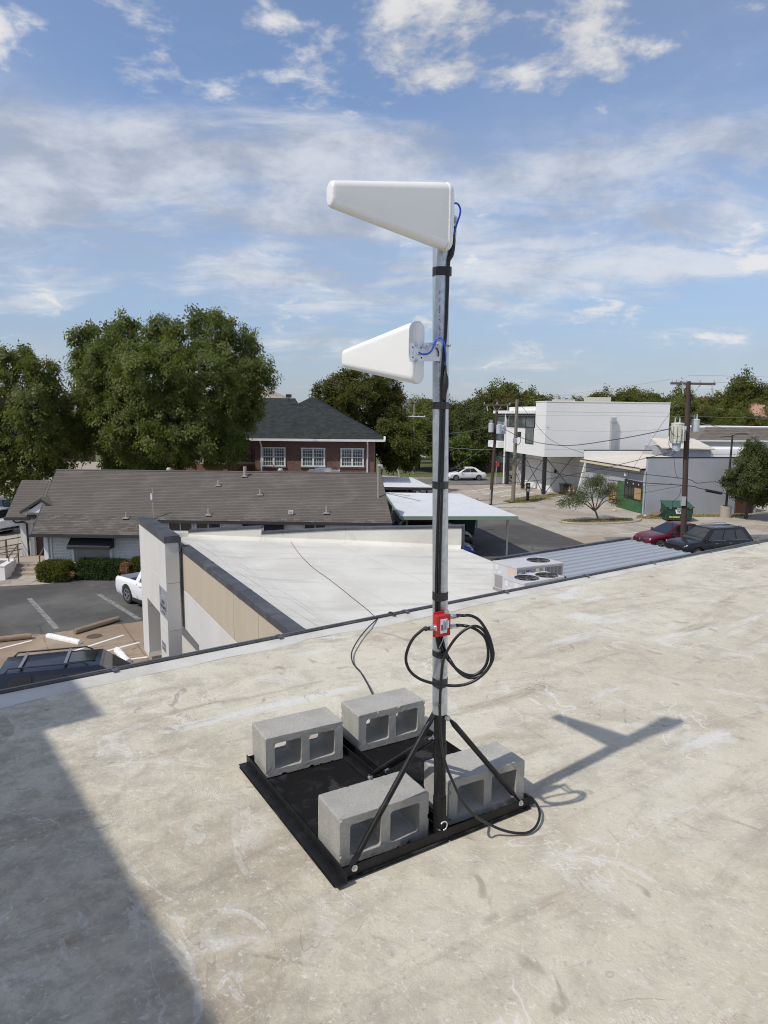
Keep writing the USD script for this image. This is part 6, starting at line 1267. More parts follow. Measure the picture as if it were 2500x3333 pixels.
for i, (x, y, s, c) in enumerate(((22.0, 54.4, .42, 'large brown boulder at the corner of the grey building'), (21.0, 54.2, .2, 'pale limestone rock beside the brown boulder'), (20.8, 54.9, .16, 'small pale rock nearest the downpipe of the grey building'), (19.6, 57.3, .2, 'pale rock lying alone on the concrete below the green boards'))):
    m = trimesh.creation.icosphere(3, 1.); v = np.array(m.vertices); v *= (1 + (meshkit.fbm(v * 1.6 + i * 7, 3, i)[:, None] - .5) * .9); tag(obj('rock', (v * (s, s * .8, s * .62) + (x, y, s * .3), m.faces), pm('brown_rock', (.2, .14, .1), .95, bump=.03, bs=12.) if i == 0 else pm('pale_rock', (.5, .44, .36), .95, bump=.02, bs=20.), smooth=True), c, 'rock')


# ---------------------------------------------------------------- vehicles
def paint(name, c, metal=.0): return pm(name, c, .32, metal, tuple(x * .93 for x in c), 2., .5, coat=.35)
M_tyre = pm('tyre_rubber', (.018, .018, .019), .85); M_rim = pm('alloy_rim', (.42, .43, .44), .35, .8); M_rimd = pm('dark_wheel_well', (.01, .01, .01), .9); M_cgl = pm('car_glass', (.012, .015, .018), .06, 0., spec=.9); M_hl = pm('headlamp_lens', (.62, .65, .68), .12, .3); M_tl = pm('tail_lamp_red', (.28, .01, .012), .2); M_chr = pm('chrome_trim', (.75, .75, .76), .2, .95); M_plast = pm('black_plastic', (.02, .02, .021), .6)
def wheel(car, x, y, r, side, rim=None):
    w = .22; s = side
    prof = [(r * .62, -w / 2), (r * .9, -w / 2), (r * .985, -w / 2 + .03), (r, -.04), (r, .04), (r * .985, w / 2 - .03), (r * .9, w / 2), (r * .62, w / 2), (r * .62, -w / 2)]
    m = lathe(prof, 26); v = np.array(m.vertices); v = np.stack([v[:, 0], v[:, 2], v[:, 1]], 1) + (x, y, r)
    wh = obj('wheel', (v, m.faces[:, ::-1]), M_tyre, car, smooth=35)
    m = MB(); yo = y + s * (w / 2 - .035)
    m.cyl((x, yo - s * .03, r), (x, yo - s * .025, r), r * .63, n=24); d = m.build('rim_well', M_rimd, wh)
    m = MB()
    for k in range(24):
        a, b = k / 24 * 2 * math.pi, (k + 1) / 24 * 2 * math.pi; m.bar((x + r * .6 * math.cos(a), yo + s * .02, r + r * .6 * math.sin(a)), (x + r * .6 * math.cos(b), yo + s * .02, r + r * .6 * math.sin(b)), .05, .035, (0, 1, 0))
    for k in range(5):
        a = k / 5 * 2 * math.pi + .3
        for da in (-.16, .16): m.bar((x + .04 * math.cos(a), yo + s * .012, r + .04 * math.sin(a)), (x + r * .58 * math.cos(a + da), yo + s * .018, r + r * .58 * math.sin(a + da)), .038, .03, (0, 1, 0))
    m.cyl((x, yo, r), (x, yo + s * .025, r), .055, n=12); m.build('rim', rim or M_rim, wh)
def car(name, label, loc, heading, mat, kind='suv', L=4.75, W=1.88, H=1.72, roofrack=None, rim=None, group=None):
    t = thing(name, label, {'truck': 'pickup truck', 'sedan': 'car', 'suv': 'suv'}[kind], (*loc, .012), heading, group)
    h2, w2 = L / 2, W / 2
    belt = H * {'suv': .60, 'truck': .60, 'sedan': .62}[kind]; hood = H * {'suv': .585, 'truck': .60, 'sedan': .60}[kind]; r = {'suv': .365, 'truck': .39, 'sedan': .335}[kind]
    cowl = h2 - L * {'suv': .25, 'truck': .24, 'sedan': .27}[kind]; gr = .22
    tailz = {'suv': belt + .02, 'truck': belt - .02, 'sedan': belt - .04}[kind]
    nk = {'suv': .62, 'truck': .5, 'sedan': 1.}[kind]
    st = [(-h2, .86, .42, tailz - .3), (-h2 + .03, .93, .34, tailz - .12), (-h2 + .14, .975, gr + .04, tailz - .02), (-h2 + .5, 1., gr, tailz), (-h2 + 1.2, 1., gr, belt), (0, 1., gr, belt), (cowl - .25, 1., gr, belt), (cowl, .995, gr, hood + .04), (cowl + .3, .99, gr, hood + .01), (h2 - .5, .97, gr + .02, hood - .06 * nk), (h2 - .2, .93, gr + .03, hood - .15 * nk), (h2 - .07, .86, gr + .08, hood - .27 * nk), (h2, .76, .38, hood - .42 * nk)]
    rings = []
    for x, w, zb, zt in st:
        w *= w2; hz = zt - zb
        half = [(w * .80, zb), (w * .95, zb + .07), (w * .985, zb + hz * .3), (w, zb + hz * .55), (w * .985, zb + hz * .8), (w * .955, zt - .06), (w * .88, zt - .015), (w * .6, zt + .012)]
        rings.append(np.array([(x, -a, b) for a, b in half[::-1]] + [(x, a, b) for a, b in half])[::-1])
    v, f = loft(rings)
    body = m3.Manifold(m3.Mesh(v.astype(np.float32), f.astype(np.uint32)))
    if body.volume() < 0 or body.is_empty(): body = m3.Manifold(m3.Mesh(v.astype(np.float32), f[:, ::-1].astype(np.uint32)))
    xf_, xr_ = h2 - L * .185, -h2 + L * .205
    for x in (xf_, xr_):
        for s in (-1, 1): body -= m3.Manifold.cylinder(.34, r + .055, r + .055, 28, True).rotate((90, 0, 0)).translate((x, s * (w2 - .06), r + .01))
    if kind == 'truck':
        bx0, bx1 = -h2 + .08, -h2 + 1.62; body -= m3.Manifold.cube((bx1 - bx0, W - .28, .6), True).translate(((bx0 + bx1) / 2, 0, belt - .12 + .1))
    q = body.to_mesh(); bd = obj('body', (np.array(q.vert_properties[:, :3]), np.array(q.tri_verts)), mat, t, smooth=28)
    if kind == 'truck': MB().box(((bx0 + bx1) / 2, 0, belt - .30), (bx1 - bx0 - .01, W - .29, .02)).build('bed_liner', M_plast, t)
    for x in (xf_, xr_):
        MB().box((x, 0, r + .06), (2 * r + .08, W - .6, 2 * r)).build('wheel_well', M_rimd, t)
        for s in (-1, 1): wheel(t, x, s * (w2 - .125), r, s, rim)
    # cabin
    cb = {'suv': (-h2 + .10, -h2 + .52, cowl - .72, cowl + .12), 'truck': (-h2 + 1.72, -h2 + 1.95, cowl - .66, cowl + .12), 'sedan': (-h2 + .42, -h2 + 1.28, cowl - .9, cowl + .18)}[kind]
    zb, zt = belt - .05, H - .05; wb, wt = w2 * .945, w2 * .70
    pts = [(cb[0], s * wb * .96, zb) for s in (-1, 1)] + [(cb[3], s * wb * .93, zb) for s in (-1, 1)] + [((cb[0] + cb[3]) / 2, s * wb, zb) for s in (-1, 1)]
    pts += [(cb[1] + .06, s * wt * .92, zt) for s in (-1, 1)] + [(cb[2] - .05, s * wt * .92, zt) for s in (-1, 1)] + [((cb[1] + cb[2]) / 2 + .1, s * wt, zt + .01) for s in (-1, 1)]
    pts += [(cb[1] + .3, s * wt * .55, H - .005) for s in (-1, 1)] + [(cb[2] - .28, s * wt * .55, H) for s in (-1, 1)]
    # cabin as a solid whose window bands are set in
    q = m3.Manifold.hull_points(np.array(pts)).to_mesh(); obj('cabin', (np.array(q.vert_properties[:, :3]), np.array(q.tri_verts)), mat, t, smooth=24)
    def P3(s, u, k): # a point on the side: u from rear 0 to front 1, k from belt 0 to roof 1
        xb, xt = cb[0] + (cb[3] - cb[0]) * u, cb[1] + .06 + (cb[2] - .05 - cb[1] - .06) * u; m_ = abs(u - .5) * 2
        yb, yt = wb * (1 - .055 * m_), wt * (1 - .08 * m_); return np.array([xb + (xt - xb) * k, s * (yb + (yt - yb) * k + .030), zb + (zt - zb) * k])
    us = {'suv': (.10, .33, .355, .61, .635, .90), 'truck': (.14, .5, .53, .90), 'sedan': (.20, .5, .52, .90)}[kind]
    for s in (-1, 1):
        for a, b in zip(us[::2], us[1::2]):
            u0, u1 = a, b; pa = [P3(s, u0, .13), P3(s, u1, .13), P3(s, min(u1, .94), .86), P3(s, u0 + (.04 if a == us[0] else 0), .86)]
            if s > 0: pa = pa[::-1]
            MB().slab(pa, .05).build('side_window', M_cgl, t)
        pa, pb = P3(s, us[0] - .02, .09) * (1, 1, 1), P3(s, us[-1] + .015, .09); MB().bar(pa, pb, .015, .02).build('window_trim', M_chr if kind != 'truck' else M_plast, t)
        mx = cb[3] - .42; mm = trimesh.creation.icosphere(2, 1.); vv = np.array(mm.vertices) * (.085, .125, .08) + (mx, s * (w2 + .07), belt + .07); obj('mirror', (vv, mm.faces), mat if kind != 'truck' else M_plast, t, smooth=True)
        for u in ({'suv': (-.62, .32), 'truck': (-.45, .4), 'sedan': (-.45, .45)}[kind]): MB().box((u, s * (w2 * 1.0 + .006), belt - .14), (.19, .025, .03)).build('door_handle', mat if kind == 'truck' else M_chr, t)
        for u in ({'suv': (-1.12, -.12, .98), 'truck': (-.72, .12, 1.08), 'sedan': (-.9, .05, 1.05)}[kind]): MB().bar((u, s * (w2 * .985 + .003), gr + .16), (u - .02, s * (w2 * .975 + .003), belt - .06), .006, .012).build('door_gap', M_rimd, t)
        MB().bar((xr_ + r + .1, s * (w2 * .985), gr + .08), (xf_ - r - .1, s * (w2 * .985), gr + .08), .06, .13).build('sill_trim', M_plast, t)
        y0 = s * w2 * .70
        MB().slab([(h2 - .045, s * w2 * .42, hood - .05 - .31 * nk), (h2 - .15, s * w2 * .905, hood - .05 - .25 * nk), (h2 - .20, s * w2 * .92, hood - .03 - .14 * nk), (h2 - .06, s * w2 * .45, hood - .03 - .225 * nk)][::s], .05).build('headlight', M_hl, t)
        if kind == 'suv': tv = [(-h2 + .0, s * w2 * .58, belt - .22), (-h2 + .13, s * w2 * .985, belt - .16), (-h2 + .16, s * w2 * .97, belt - .02), (-h2 + .06, s * w2 * .6, belt - .09)]
        elif kind == 'truck': tv = [(-h2 - .005, s * w2 * .83, belt - .42), (-h2 + .09, s * w2 * .98, belt - .42), (-h2 + .1, s * w2 * .96, belt - .1), (-h2 + .035, s * w2 * .83, belt - .1)]
        else: tv = [(-h2 - .0, s * w2 * .5, belt - .25), (-h2 + .14, s * w2 * .98, belt - .2), (-h2 + .15, s * w2 * .96, belt - .1), (-h2 + .06, s * w2 * .5, belt - .15)]
        MB().slab(tv[::-s], .05).build('tail_light', M_tl, t)
        if roofrack: MB().tube([(cb[1] + .2, s * wt * .9, zt + .0), (cb[1] + .3, s * wt * .9, H + .05), (cb[2] - .45, s * wt * .9, H + .05), (cb[2] - .3, s * wt * .9, zt + .02)], .022, 8).build('roof_rail', roofrack, t)
    def endquad(x0, x1, y0, y1, k0, k1, name):
        A = lambda y, k: np.array([x0 + (x1 - x0) * k, y * (y0 + (y1 - y0) * k), zb + (zt - zb) * k]); d = 1 if name == 'windshield' else -1
        q = [A(-1, k0), A(1, k0), A(1, k1), A(-1, k1)]; nn = np.cross(q[1] - q[0], q[2] - q[0]); q = q if nn[0] * d > 0 else q[::-1]; nn = np.cross(q[1] - q[0], q[2] - q[0]); nn /= np.linalg.norm(nn)
        MB().slab([p_ + nn * .008 for p_ in q], .02).build(name, M_cgl, t)
    endquad(cb[3], cb[2] - .05, wb * .87, wt * .86, .10, .93, 'windshield'); endquad(cb[0], cb[1] + .06, wb * .86, wt * .84, .22, .88, 'rear_window')
    MB().box((h2 - .035, 0, .56), (.05, W * .42, .16)).build('grille', M_plast, t); MB().box((h2 + .002, 0, .40), (.04, W * .64, .13)).build('lower_bumper', M_plast, t); MB().box((-h2 + .0, 0, .40), (.06, W * .72, .14)).build('rear_bumper', M_plast if kind == 'suv' else M_chr, t)
    MB().box((-h2 - .005, 0, belt - .36), (.02, .5, .13)).build('licence_plate', M_wht, t); MB().cyl((h2 - .01, 0, .60), (h2 + .0, 0, .60), .05, n=14).build('badge', M_chr, t)
    return t
P_white = paint('white_car_paint', (.74, .74, .74)); P_blk = paint('black_car_paint', (.005, .005, .006)); P_red = paint('dark_red_paint', (.115, .008, .02), .3); P_navy = paint('navy_paint', (.011, .017, .036), .2); P_silver = paint('silver_blue_paint', (.33, .37, .42), .5); P_blue = paint('deep_blue_paint', (.012, .03, .14), .3)
bs = car('suv', 'dark blue suv with black roof rails parked below the near roof edge', (-7.62, 16.6), math.radians(18), P_navy, 'suv', 4.8, 1.88, 1.82, M_plast)
MB().box((-.35, 0, 1.86), (.07, 1.2, .025)).box((-1.35, 0, 1.86), (.07, 1.2, .025)).build('roof_crossbar', M_rim, bs)
MB().box((-.0, 0, 1.824), (.62, .75, .012)).build('sunroof', M_cgl, bs)
car('pickup_truck', 'white crew cab pickup truck parked by the hedge, half hidden by the pillar', (-8.95, 27.4), math.radians(-42), P_white, 'truck', 5.4, 1.92, 1.80)
car('suv', 'white suv with red tail lights parked at the left edge behind the ramp', (-26.6, 44.6), math.radians(158), P_white, 'suv', 4.8, 1.92, 1.70)
car('suv', 'dark blue suv parked behind the white suv at the left edge', (-28.6, 48.6), math.radians(165), P_navy, 'suv', 4.9, 1.95, 1.78, M_plast)
car('sedan', 'white sloping-roofed suv driving on the street beyond the carports', (10.1, 83.9), math.radians(188), P_white, 'sedan', 4.7, 1.92, 1.62)
car('suv', 'silver-blue suv half hidden behind the columns of the white modern building', (18.2, 86.6), math.radians(188), P_silver, 'suv', 4.6, 1.88, 1.68)
car('suv', 'black suv with silver roof rails beside the tall utility pole', (18.75, 38.6), math.radians(196), P_blk, 'suv', 4.8, 1.92, 1.80, M_chr)
car('sedan', 'dark red crossover car parked behind the black suv', (17.9, 41.4), math.radians(192), P_red, 'sedan', 4.65, 1.88, 1.56)
car('suv', 'black suv under the carport, nose towards the drive, second from the front', (2.95, 40.6), math.radians(0), P_blk, 'suv', 4.7, 1.9, 1.7)
car('sedan', 'deep blue car under the carport, nearest the white parapet', (2.75, 37.6), math.radians(0), P_blue, 'sedan', 4.6, 1.84, 1.45)
car('suv', 'dark suv deepest under the carport behind the black one', (2.4, 43.9), math.radians(0), P_blk, 'suv', 4.8, 1.95, 1.75)
car('suv', 'grey suv parked just outside the white parapet of the low building', (3.6, 26.4), math.radians(-60), paint('grey_paint', (.12, .125, .135), .4), 'suv', 4.5, 1.84, 1.65)
car('pickup_truck', 'black pickup under the smaller carport, showing its wheel', (1.2, 54.6), math.radians(2), P_blk, 'truck', 5.4, 1.95, 1.85)
car('sedan', 'dark car parked beside the red brick house, above the smaller carport', (1.2, 66.5), math.radians(150), P_blk, 'sedan', 4.6, 1.84, 1.45)
GD = thing('skip_bin', 'green bin standing in the shade under the far end of the carport', 'bin', (5.2, 45.2, 0)); MB().add([(-.8, -.6, .1), (.8, -.6, .1), (.8, .6, .1), (-.8, .6, .1), (-.9, -.7, 1.2), (.9, -.7, 1.2), (.9, .7, 1.35), (-.9, .7, 1.35)], BF).build('body', M_dg, GD); MB().slab([(-.95, -.75, 1.22), (.95, -.75, 1.22), (.95, .75, 1.4), (-.95, .75, 1.4)], .05).build('lid', M_dl, GD)


# ---------------------------------------------------------------- trees and hedges
def leaf_look(name, c1, c2, c3, trans=.35, vary=False):
    g = G(); r = g('geometry', 'random_per_island'); p = g.pos()
    c = g('rgb_ramp', 'color', fac=r, ramp=[(0., c1), (.45, c2), (.85, c1), (1., c3)])
    c = g.mix(g.mul(g.step(g.noise(p, .45, 4, .6), .4, .66), .5), c, c3)
    if vary:
        o = g('object_info', 'random'); o2 = g('map_range', 'result', value=o, from_min=0., from_max=1., to_min=.475, to_max=.515)
        o3 = g('map_range', 'result', value=o, from_min=0., from_max=1., to_min=.75, to_max=1.3); c = g('hsv', 'color', color=c, hue=o2, saturation=1., value=o3, fac=1.)
    a = g('principled_bsdf', 'BSDF', base_color=c, roughness=.6, specular_ior_level=.25)
    b = g('translucent_bsdf', 'BSDF', color=g.mix(1., c, (1.25, 1.35, .6), 'multiply'))
    return g.done(name, g('mix_closure', 'closure', fac=trans, closure1=a, closure2=b))
M_pecan = leaf_look('pecan_leaves', (.110, .134, .034), (.054, .075, .020), (.19, .20, .055))
M_oak = leaf_look('oak_leaves', (.075, .092, .028), (.048, .064, .021), (.115, .128, .038))
M_mid = leaf_look('bright_leaves', (.084, .104, .020), (.058, .076, .017), (.135, .14, .028), vary=True)
M_far = leaf_look('treeline_leaves', (.098, .112, .026), (.066, .082, .021), (.165, .155, .034), vary=True)
M_mesq = leaf_look('feathery_leaves', (.10, .125, .06), (.075, .10, .045), (.14, .15, .07)); M_hedge = leaf_look('hedge_leaves', (.030, .052, .012), (.022, .04, .010), (.06, .085, .016)); M_hedgey = leaf_look('hedge_leaves_yellow', (.075, .085, .014), (.05, .065, .012), (.13, .12, .018)); M_orange = leaf_look('orange_leaves', (.30, .16, .08), (.14, .12, .04), (.34, .2, .1))
M_bark = pm('grey_bark', (.085, .072, .06), .95, 0., (.05, .042, .036), 5., .7, bump=.02, bs=14., stretch=(1, 1, .3))
def sprays(rg, C, D, n, leaf, spread, droop, width=.36):
    """n leaflets round each spray centre C, hanging along the direction D; the leaflets of one spray face much the same way"""
    k = len(C); nrm = D * (1, 1, .3) + rg.normal(size=(k, 3)) * .35 + np.array([0, 0, .55]); c = np.repeat(C, n, 0); d = np.repeat(D, n, 0); N = k * n
    nrm = np.repeat(nrm, n, 0) + rg.normal(size=(N, 3)) * .28; nrm /= np.linalg.norm(nrm, axis=1, keepdims=True)
    off = rg.normal(size=(N, 3)) * spread; off -= .55 * (off * nrm).sum(1, keepdims=True) * nrm; pos = c + off + d * rg.uniform(-.2, 1., (N, 1)) * spread * 1.1
    dd = d * .8 + rg.normal(size=(N, 3)) * .6 + np.array([0, 0, -droop]); dd -= .8 * (dd * nrm).sum(1, keepdims=True) * nrm; dd /= np.linalg.norm(dd, axis=1, keepdims=True)
    s_ = np.cross(dd, nrm); s_ /= np.maximum(np.linalg.norm(s_, axis=1, keepdims=True), 1e-6)
    L = leaf * rg.uniform(.65, 1.35, (N, 1)); W = L * width
    v = np.stack([pos, pos + dd * L * .5 + s_ * W, pos + dd * L, pos + dd * L * .5 - s_ * W], 1).reshape(-1, 3)
    i = np.arange(N)[:, None] * 4; f = np.vstack([i + [0, 1, 2], i + [0, 2, 3]]); return v, f
def crown_points(rg, blobs, n, inner=.35, lump=.35, seed=0):
    """points mostly near the outer skin of the lobes, clumped, with gaps"""
    B = np.array(blobs, float); w = (B[:, 3] * B[:, 4]) ** .9; w /= w.sum(); pick = rg.choice(len(B), n * 2, p=w)
    u = rg.normal(size=(n * 2, 3)); u /= np.linalg.norm(u, axis=1, keepdims=True); r = rg.uniform(inner ** 3, 1, (n * 2, 1)) ** (1 / 3)
    R = B[pick][:, [3, 3, 4]]; base = B[pick][:, :3]; lumps = (meshkit.noise(base * .7 + u * 2.6, seed) - .5)[:, None] * 2 * lump
    P_ = base + u * R * r * (1 + lumps); keep = meshkit.fbm(P_ * (1.25 / max(B[:, 3].mean(), .5)), 3, seed + 5) > .49
    P_, u = P_[keep][:n], u[keep][:n]; return P_, u
def limbs(m, rg, base, blobs, r0_, fork, sag=.1):
    base = np.array(base, float); fork = np.array(fork, float)
    m.tube(spline([base, base * .5 + fork * .5 + rg.normal(size=3) * r0_ * .4, fork], 5), np.linspace(r0_ * 1.15, r0_ * .78, 11), 10)
    for b in blobs:
        e = np.array(b[:3]); mid = fork * .5 + e * .5 + rg.normal(size=3) * .12 * np.linalg.norm(e - fork) * .6 + (0, 0, .12 * np.linalg.norm((e - fork)[:2]))
        L = np.linalg.norm(e - fork); rr = max(r0_ * .7 * (b[3] / max(q[3] for q in blobs)) ** .7, .03)
        m.tube(spline([fork - (0, 0, .1), mid, e], 5), np.linspace(rr, rr * .3, 11), 7)
        for k in range(5):
            a = e * .6 + mid * .4 if k < 2 else e; u = rg.normal(size=3); u[2] = abs(u[2]) * .6; u /= np.linalg.norm(u); t_ = a + u * b[3] * .8
            m.tube([a, a * .5 + t_ * .5 + rg.normal(size=3) * .1 * b[3], t_], [rr * .35, rr * .22, rr * .1], 5)
def satellites(rg, blobs, k=4):
    """smaller tufts on twigs that stick out of each lobe, so that the outline is ragged"""
    out, tw = [], []
    for b in blobs:
        out.append((*b[:3], b[3] * .86, b[4] * .86))
        for _ in range(k):
            u = rg.normal(size=3); u[1] -= .25; u /= np.linalg.norm(u); R = np.array([b[3], b[3], b[4]]); q = np.array(b[:3]) + u * R * rg.uniform(.8, 1.02); s = rg.uniform(.22, .40)
            out.append((*q, b[3] * s, b[3] * s * .85)); tw.append((np.array(b[:3]) + u * R * .3, q))
    return out, tw
def tree(name, label, base, blobs, n, per, leaf, spread, droop, mat, r0_, fork, seed, group=None, lump=.35, inner=.62, width=.36):
    rg = np.random.default_rng(seed); t = thing(name, label, 'tree', group=group)
    m = MB(); limbs(m, rg, base, blobs, r0_, fork); blobs, tw = satellites(rg, blobs)
    for a, b in tw: m.tube([a, (a + b) / 2 + rg.normal(size=3) * .06, b], [.035, .025, .012], 5)
    m.build('trunk', M_bark, t, smooth=40)
    C, U = crown_points(rg, blobs, n, inner, lump, seed); D_ = U * .7 + rg.normal(size=U.shape) * .5 + np.array([0, 0, -.15 - droop * .5]); D_ /= np.linalg.norm(D_, axis=1, keepdims=True)
    obj('crown', sprays(rg, C, D_, per, leaf, spread, droop, width), mat, t); return t
big = [(-19.287, 47, 12.568, 1.4964529246049663, 1.4964529246049663), (-18.245, 48.5, 13.431, 1.2086735160270883, 1.2086735160270883), (-20.715, 48, 10.981, 1.1511176343115126, 1.1511176343115126), (-15.335, 48.0, 13.58, 1.1511176343115126, 1.0360058708803614), (-13.555, 44.5, 11.663, 1.5827867471783295, 1.5827867471783295), (-11.949, 47, 13.018, 1.669120569751693, 1.669120569751693), (-10.123, 48, 12.234, 1.6115646880361176, 1.6115646880361176), (-8.877, 47, 10.719, 1.266229397742664, 1.266229397742664), (-17.896, 45.5, 10.259, 2.158345564334086, 2.158345564334086), (-14.591, 43.5, 9.624, 2.590014677200903, 2.590014677200903), (-11.733, 44.5, 10.118, 2.590014677200903, 2.590014677200903), (-9.976, 47, 9.201, 1.7842323331828445, 1.7842323331828445), (-20.26, 47, 8.503, 1.7842323331828445, 1.7842323331828445), (-16.614, 44.5, 7.487, 2.302235268623025, 2.302235268623025), (-12.978, 43, 6.97, 2.2446793869074493, 2.0202114482167044), (-11.304, 46, 7.522, 2.072011741760722, 2.072011741760722), (-19.617, 47, 6.055, 1.7842323331828445, 1.60580909986456), (-22.027, 49, 6.601, 1.4388970428893908, 1.4388970428893908), (-16.152, 45, 5.421, 1.4964529246049663, 1.197162339683973), (-12.257, 46, 5.796, 1.5827867471783295, 1.2662293977426637), (-10.238, 48, 6.888, 1.381341161173815, 1.2432070450564334), (-9.941, 49, 8.306, 1.1511176343115126, 1.1511176343115126), (-18.84, 48, 4.599, 1.2950073386004515, 0.906505137020316), (-15.323, 50, 4.827, 1.1511176343115126, 0.8057823440180588), (-11.379, 48, 5.301, 1.2950073386004515, 0.906505137020316), (-15.856, 50, 8.261, 1.4388970428893908, 1.4388970428893908), (-19.447, 50, 8.229, 1.2950073386004515, 1.2950073386004515), (-12.265, 50, 8.293, 1.1511176343115126, 1.1511176343115126)]
tree('pecan_tree', 'huge dark green tree towering behind the brown shingle roof', (-15.6, 47.0, 0.0), big, 5600, 46, .165, .19, .6, M_pecan, .48, (-15.731, 47, 7.388), 3, lump=.55, width=.28)
lb = [(-23.905, 44, 10.811, 1.017773038374718, 1.017773038374718), (-23.517, 45, 11.324, 0.7782970293453725, 0.7782970293453725), (-22.052, 44, 10.396, 1.017773038374718, 1.017773038374718), (-21.42, 44, 9.678, 0.7184280270880361, 0.7184280270880361), (-23.987, 44, 8.783, 1.556594058690745, 1.556594058690745), (-21.889, 43, 8.208, 1.556594058690745, 1.556594058690745), (-23.684, 44, 6.731, 1.7362010654627542, 1.7362010654627542), (-21.573, 43, 6.341, 1.4967250564334087, 1.4967250564334087), (-24.394, 44, 5.091, 1.556594058690745, 1.556594058690745), (-22.627, 44, 4.658, 1.4368560541760722, 1.4368560541760722), (-21.744, 45, 4.901, 1.2572490474040634, 1.2572490474040634), (-24.058, 44, 3.443, 1.0776420406320544, 1.0776420406320544), (-22.37, 46, 7.619, 1.2572490474040634, 1.2572490474040634), (-26.437, 45, 7.587, 1.7960700677200903, 1.7960700677200903), (-26.029, 44, 5.226, 1.7960700677200903, 1.7960700677200903)]
tree('leafy_tree', 'tall thinner-crowned tree at the left edge beside the huge one', (-20.2, 44.0, 0), lb, 2000, 44, .16, .18, .5, M_pecan, .26, (-23.447, 44, 5.185), 8, lump=.5, width=.28)
mb_ = [(-5.922, 67, 9.997, 1.0939699503386004, 1.0939699503386004), (-4.349, 67, 10.453, 1.549790762979684, 1.549790762979684), (-2.73, 68, 11.042, 1.3674624379232507, 1.3674624379232507), (-0.759, 67, 10.485, 1.549790762979684, 1.549790762979684), (0.604, 68, 9.77, 1.1851341128668171, 1.1851341128668171), (-2.691, 65, 9.017, 2.2791040632054176, 2.2791040632054176), (-0.067, 67, 8.405, 1.9144474130925506, 1.9144474130925506), (-4.575, 67, 8.142, 1.8232832505643344, 1.8232832505643344), (-1.407, 67, 6.378, 2.187939900677201, 2.187939900677201), (0.869, 68, 6.374, 1.7321190880361175, 1.7321190880361175), (0.878, 67, 4.366, 1.549790762979684, 1.549790762979684), (-2.802, 68, 4.968, 2.0056115756207675, 2.0056115756207675), (2.316, 69, 3.803, 1.1851341128668171, 1.1851341128668171)]
tree('round_tree', 'full green tree rising behind the right end of the red brick house', (-1.6, 68.0, 0), mb_, 2000, 40, .18, .24, .3, M_mid, .3, (-1.885, 67.5, 5.803), 12, lump=.4)
sb_ = [(0.292, 63, 6.701, 0.9429367855530476, 0.8014962677200904), (1.449, 63, 6.077, 1.1143798374717833, 0.9472228618510158), (-0.035, 63, 5.214, 1.2001013634311513, 1.0200861589164785), (1.566, 62, 4.938, 1.2858228893905193, 1.0929494559819413), (0.745, 63, 4.156, 1.1143798374717833, 0.9472228618510158), (2.74, 63, 5.239, 0.9429367855530476, 0.8014962677200904), (2.542, 63, 4.172, 0.7714937336343116, 0.6557696735891648)]
tree('small_tree', 'small green tree with a slim trunk in the gap right of the red brick house', (-0.506, 85.893, 0.0), sb_, 900, 22, .19, .24, .3, M_mid, .12, (-0.048, 63, 4.271), 14)
gb = [(11.183, 98, 5.746, 2.9335811106094813, 2.9335811106094813), (14.152, 98, 6.101, 2.6668919187358924, 2.6668919187358924), (12.442, 97, 3.495, 2.800236514672686, 2.800236514672686), (9.582, 98, 3.422, 2.266858130925508, 2.266858130925508), (15.372, 99, 3.761, 2.266858130925508, 2.266858130925508), (12.38, 100, 7.382, 2.6668919187358924, 2.6668919187358924)]
tree('shade_tree', 'dark shade tree with a thick trunk on the lawn beyond the white suv', (12.869, 99.28, 0.0), gb, 1500, 30, .22, .36, .3, M_oak, .45, (12.152, 97, 2.805), 17)
tree('small_tree', 'slender young tree on the lawn left of the thick shade tree', (10.776, 93.849, 0.0), [(10.711, 93, 3.762, 1.6, 1.5), (10.186, 93, 3.006, 1.3, 1.2), (11.238, 93, 2.806, 1.3, 1.2)], 420, 10, .3, .25, .3, M_mid, .1, (10.72, 93, 1.755), 18)
qb = [(28.625, 53.4, 5.716, 0.6539327837471784, 0.850112618871332), (29.339, 53.4, 4.999, 0.944569576523702, 0.944569576523702), (28.299, 53.4, 4.446, 0.8719103783295711, 0.8719103783295711), (29.963, 53.4, 4.098, 1.2352063693002258, 1.2352063693002258), (27.633, 53.4, 3.713, 0.7265919819413094, 0.5086143873589165), (28.216, 52.4, 3.445, 1.307865567494357, 1.1770790107449212), (27.344, 53.4, 2.797, 0.7265919819413094, 0.4359551891647856), (29.911, 53.4, 2.637, 1.307865567494357, 1.0462924539954856), (28.308, 53.4, 2.182, 1.089887972911964, 0.7629215810383747), (30.805, 53.4, 4.831, 1.307865567494357, 1.5694386809932281), (31.335, 53.4, 3.016, 1.4531839638826187, 1.4531839638826187), (29.627, 53.4, 1.716, 1.017228774717833, 0.5086143873589165)]
tree('live_oak', 'dense dark live oak in front of the grey wall at the right edge', (28.849, 53.645, 0.0), qb, 2300, 24, .115, .15, .2, M_oak, .13, (28.811, 53.4, 1.218), 22, lump=.5)
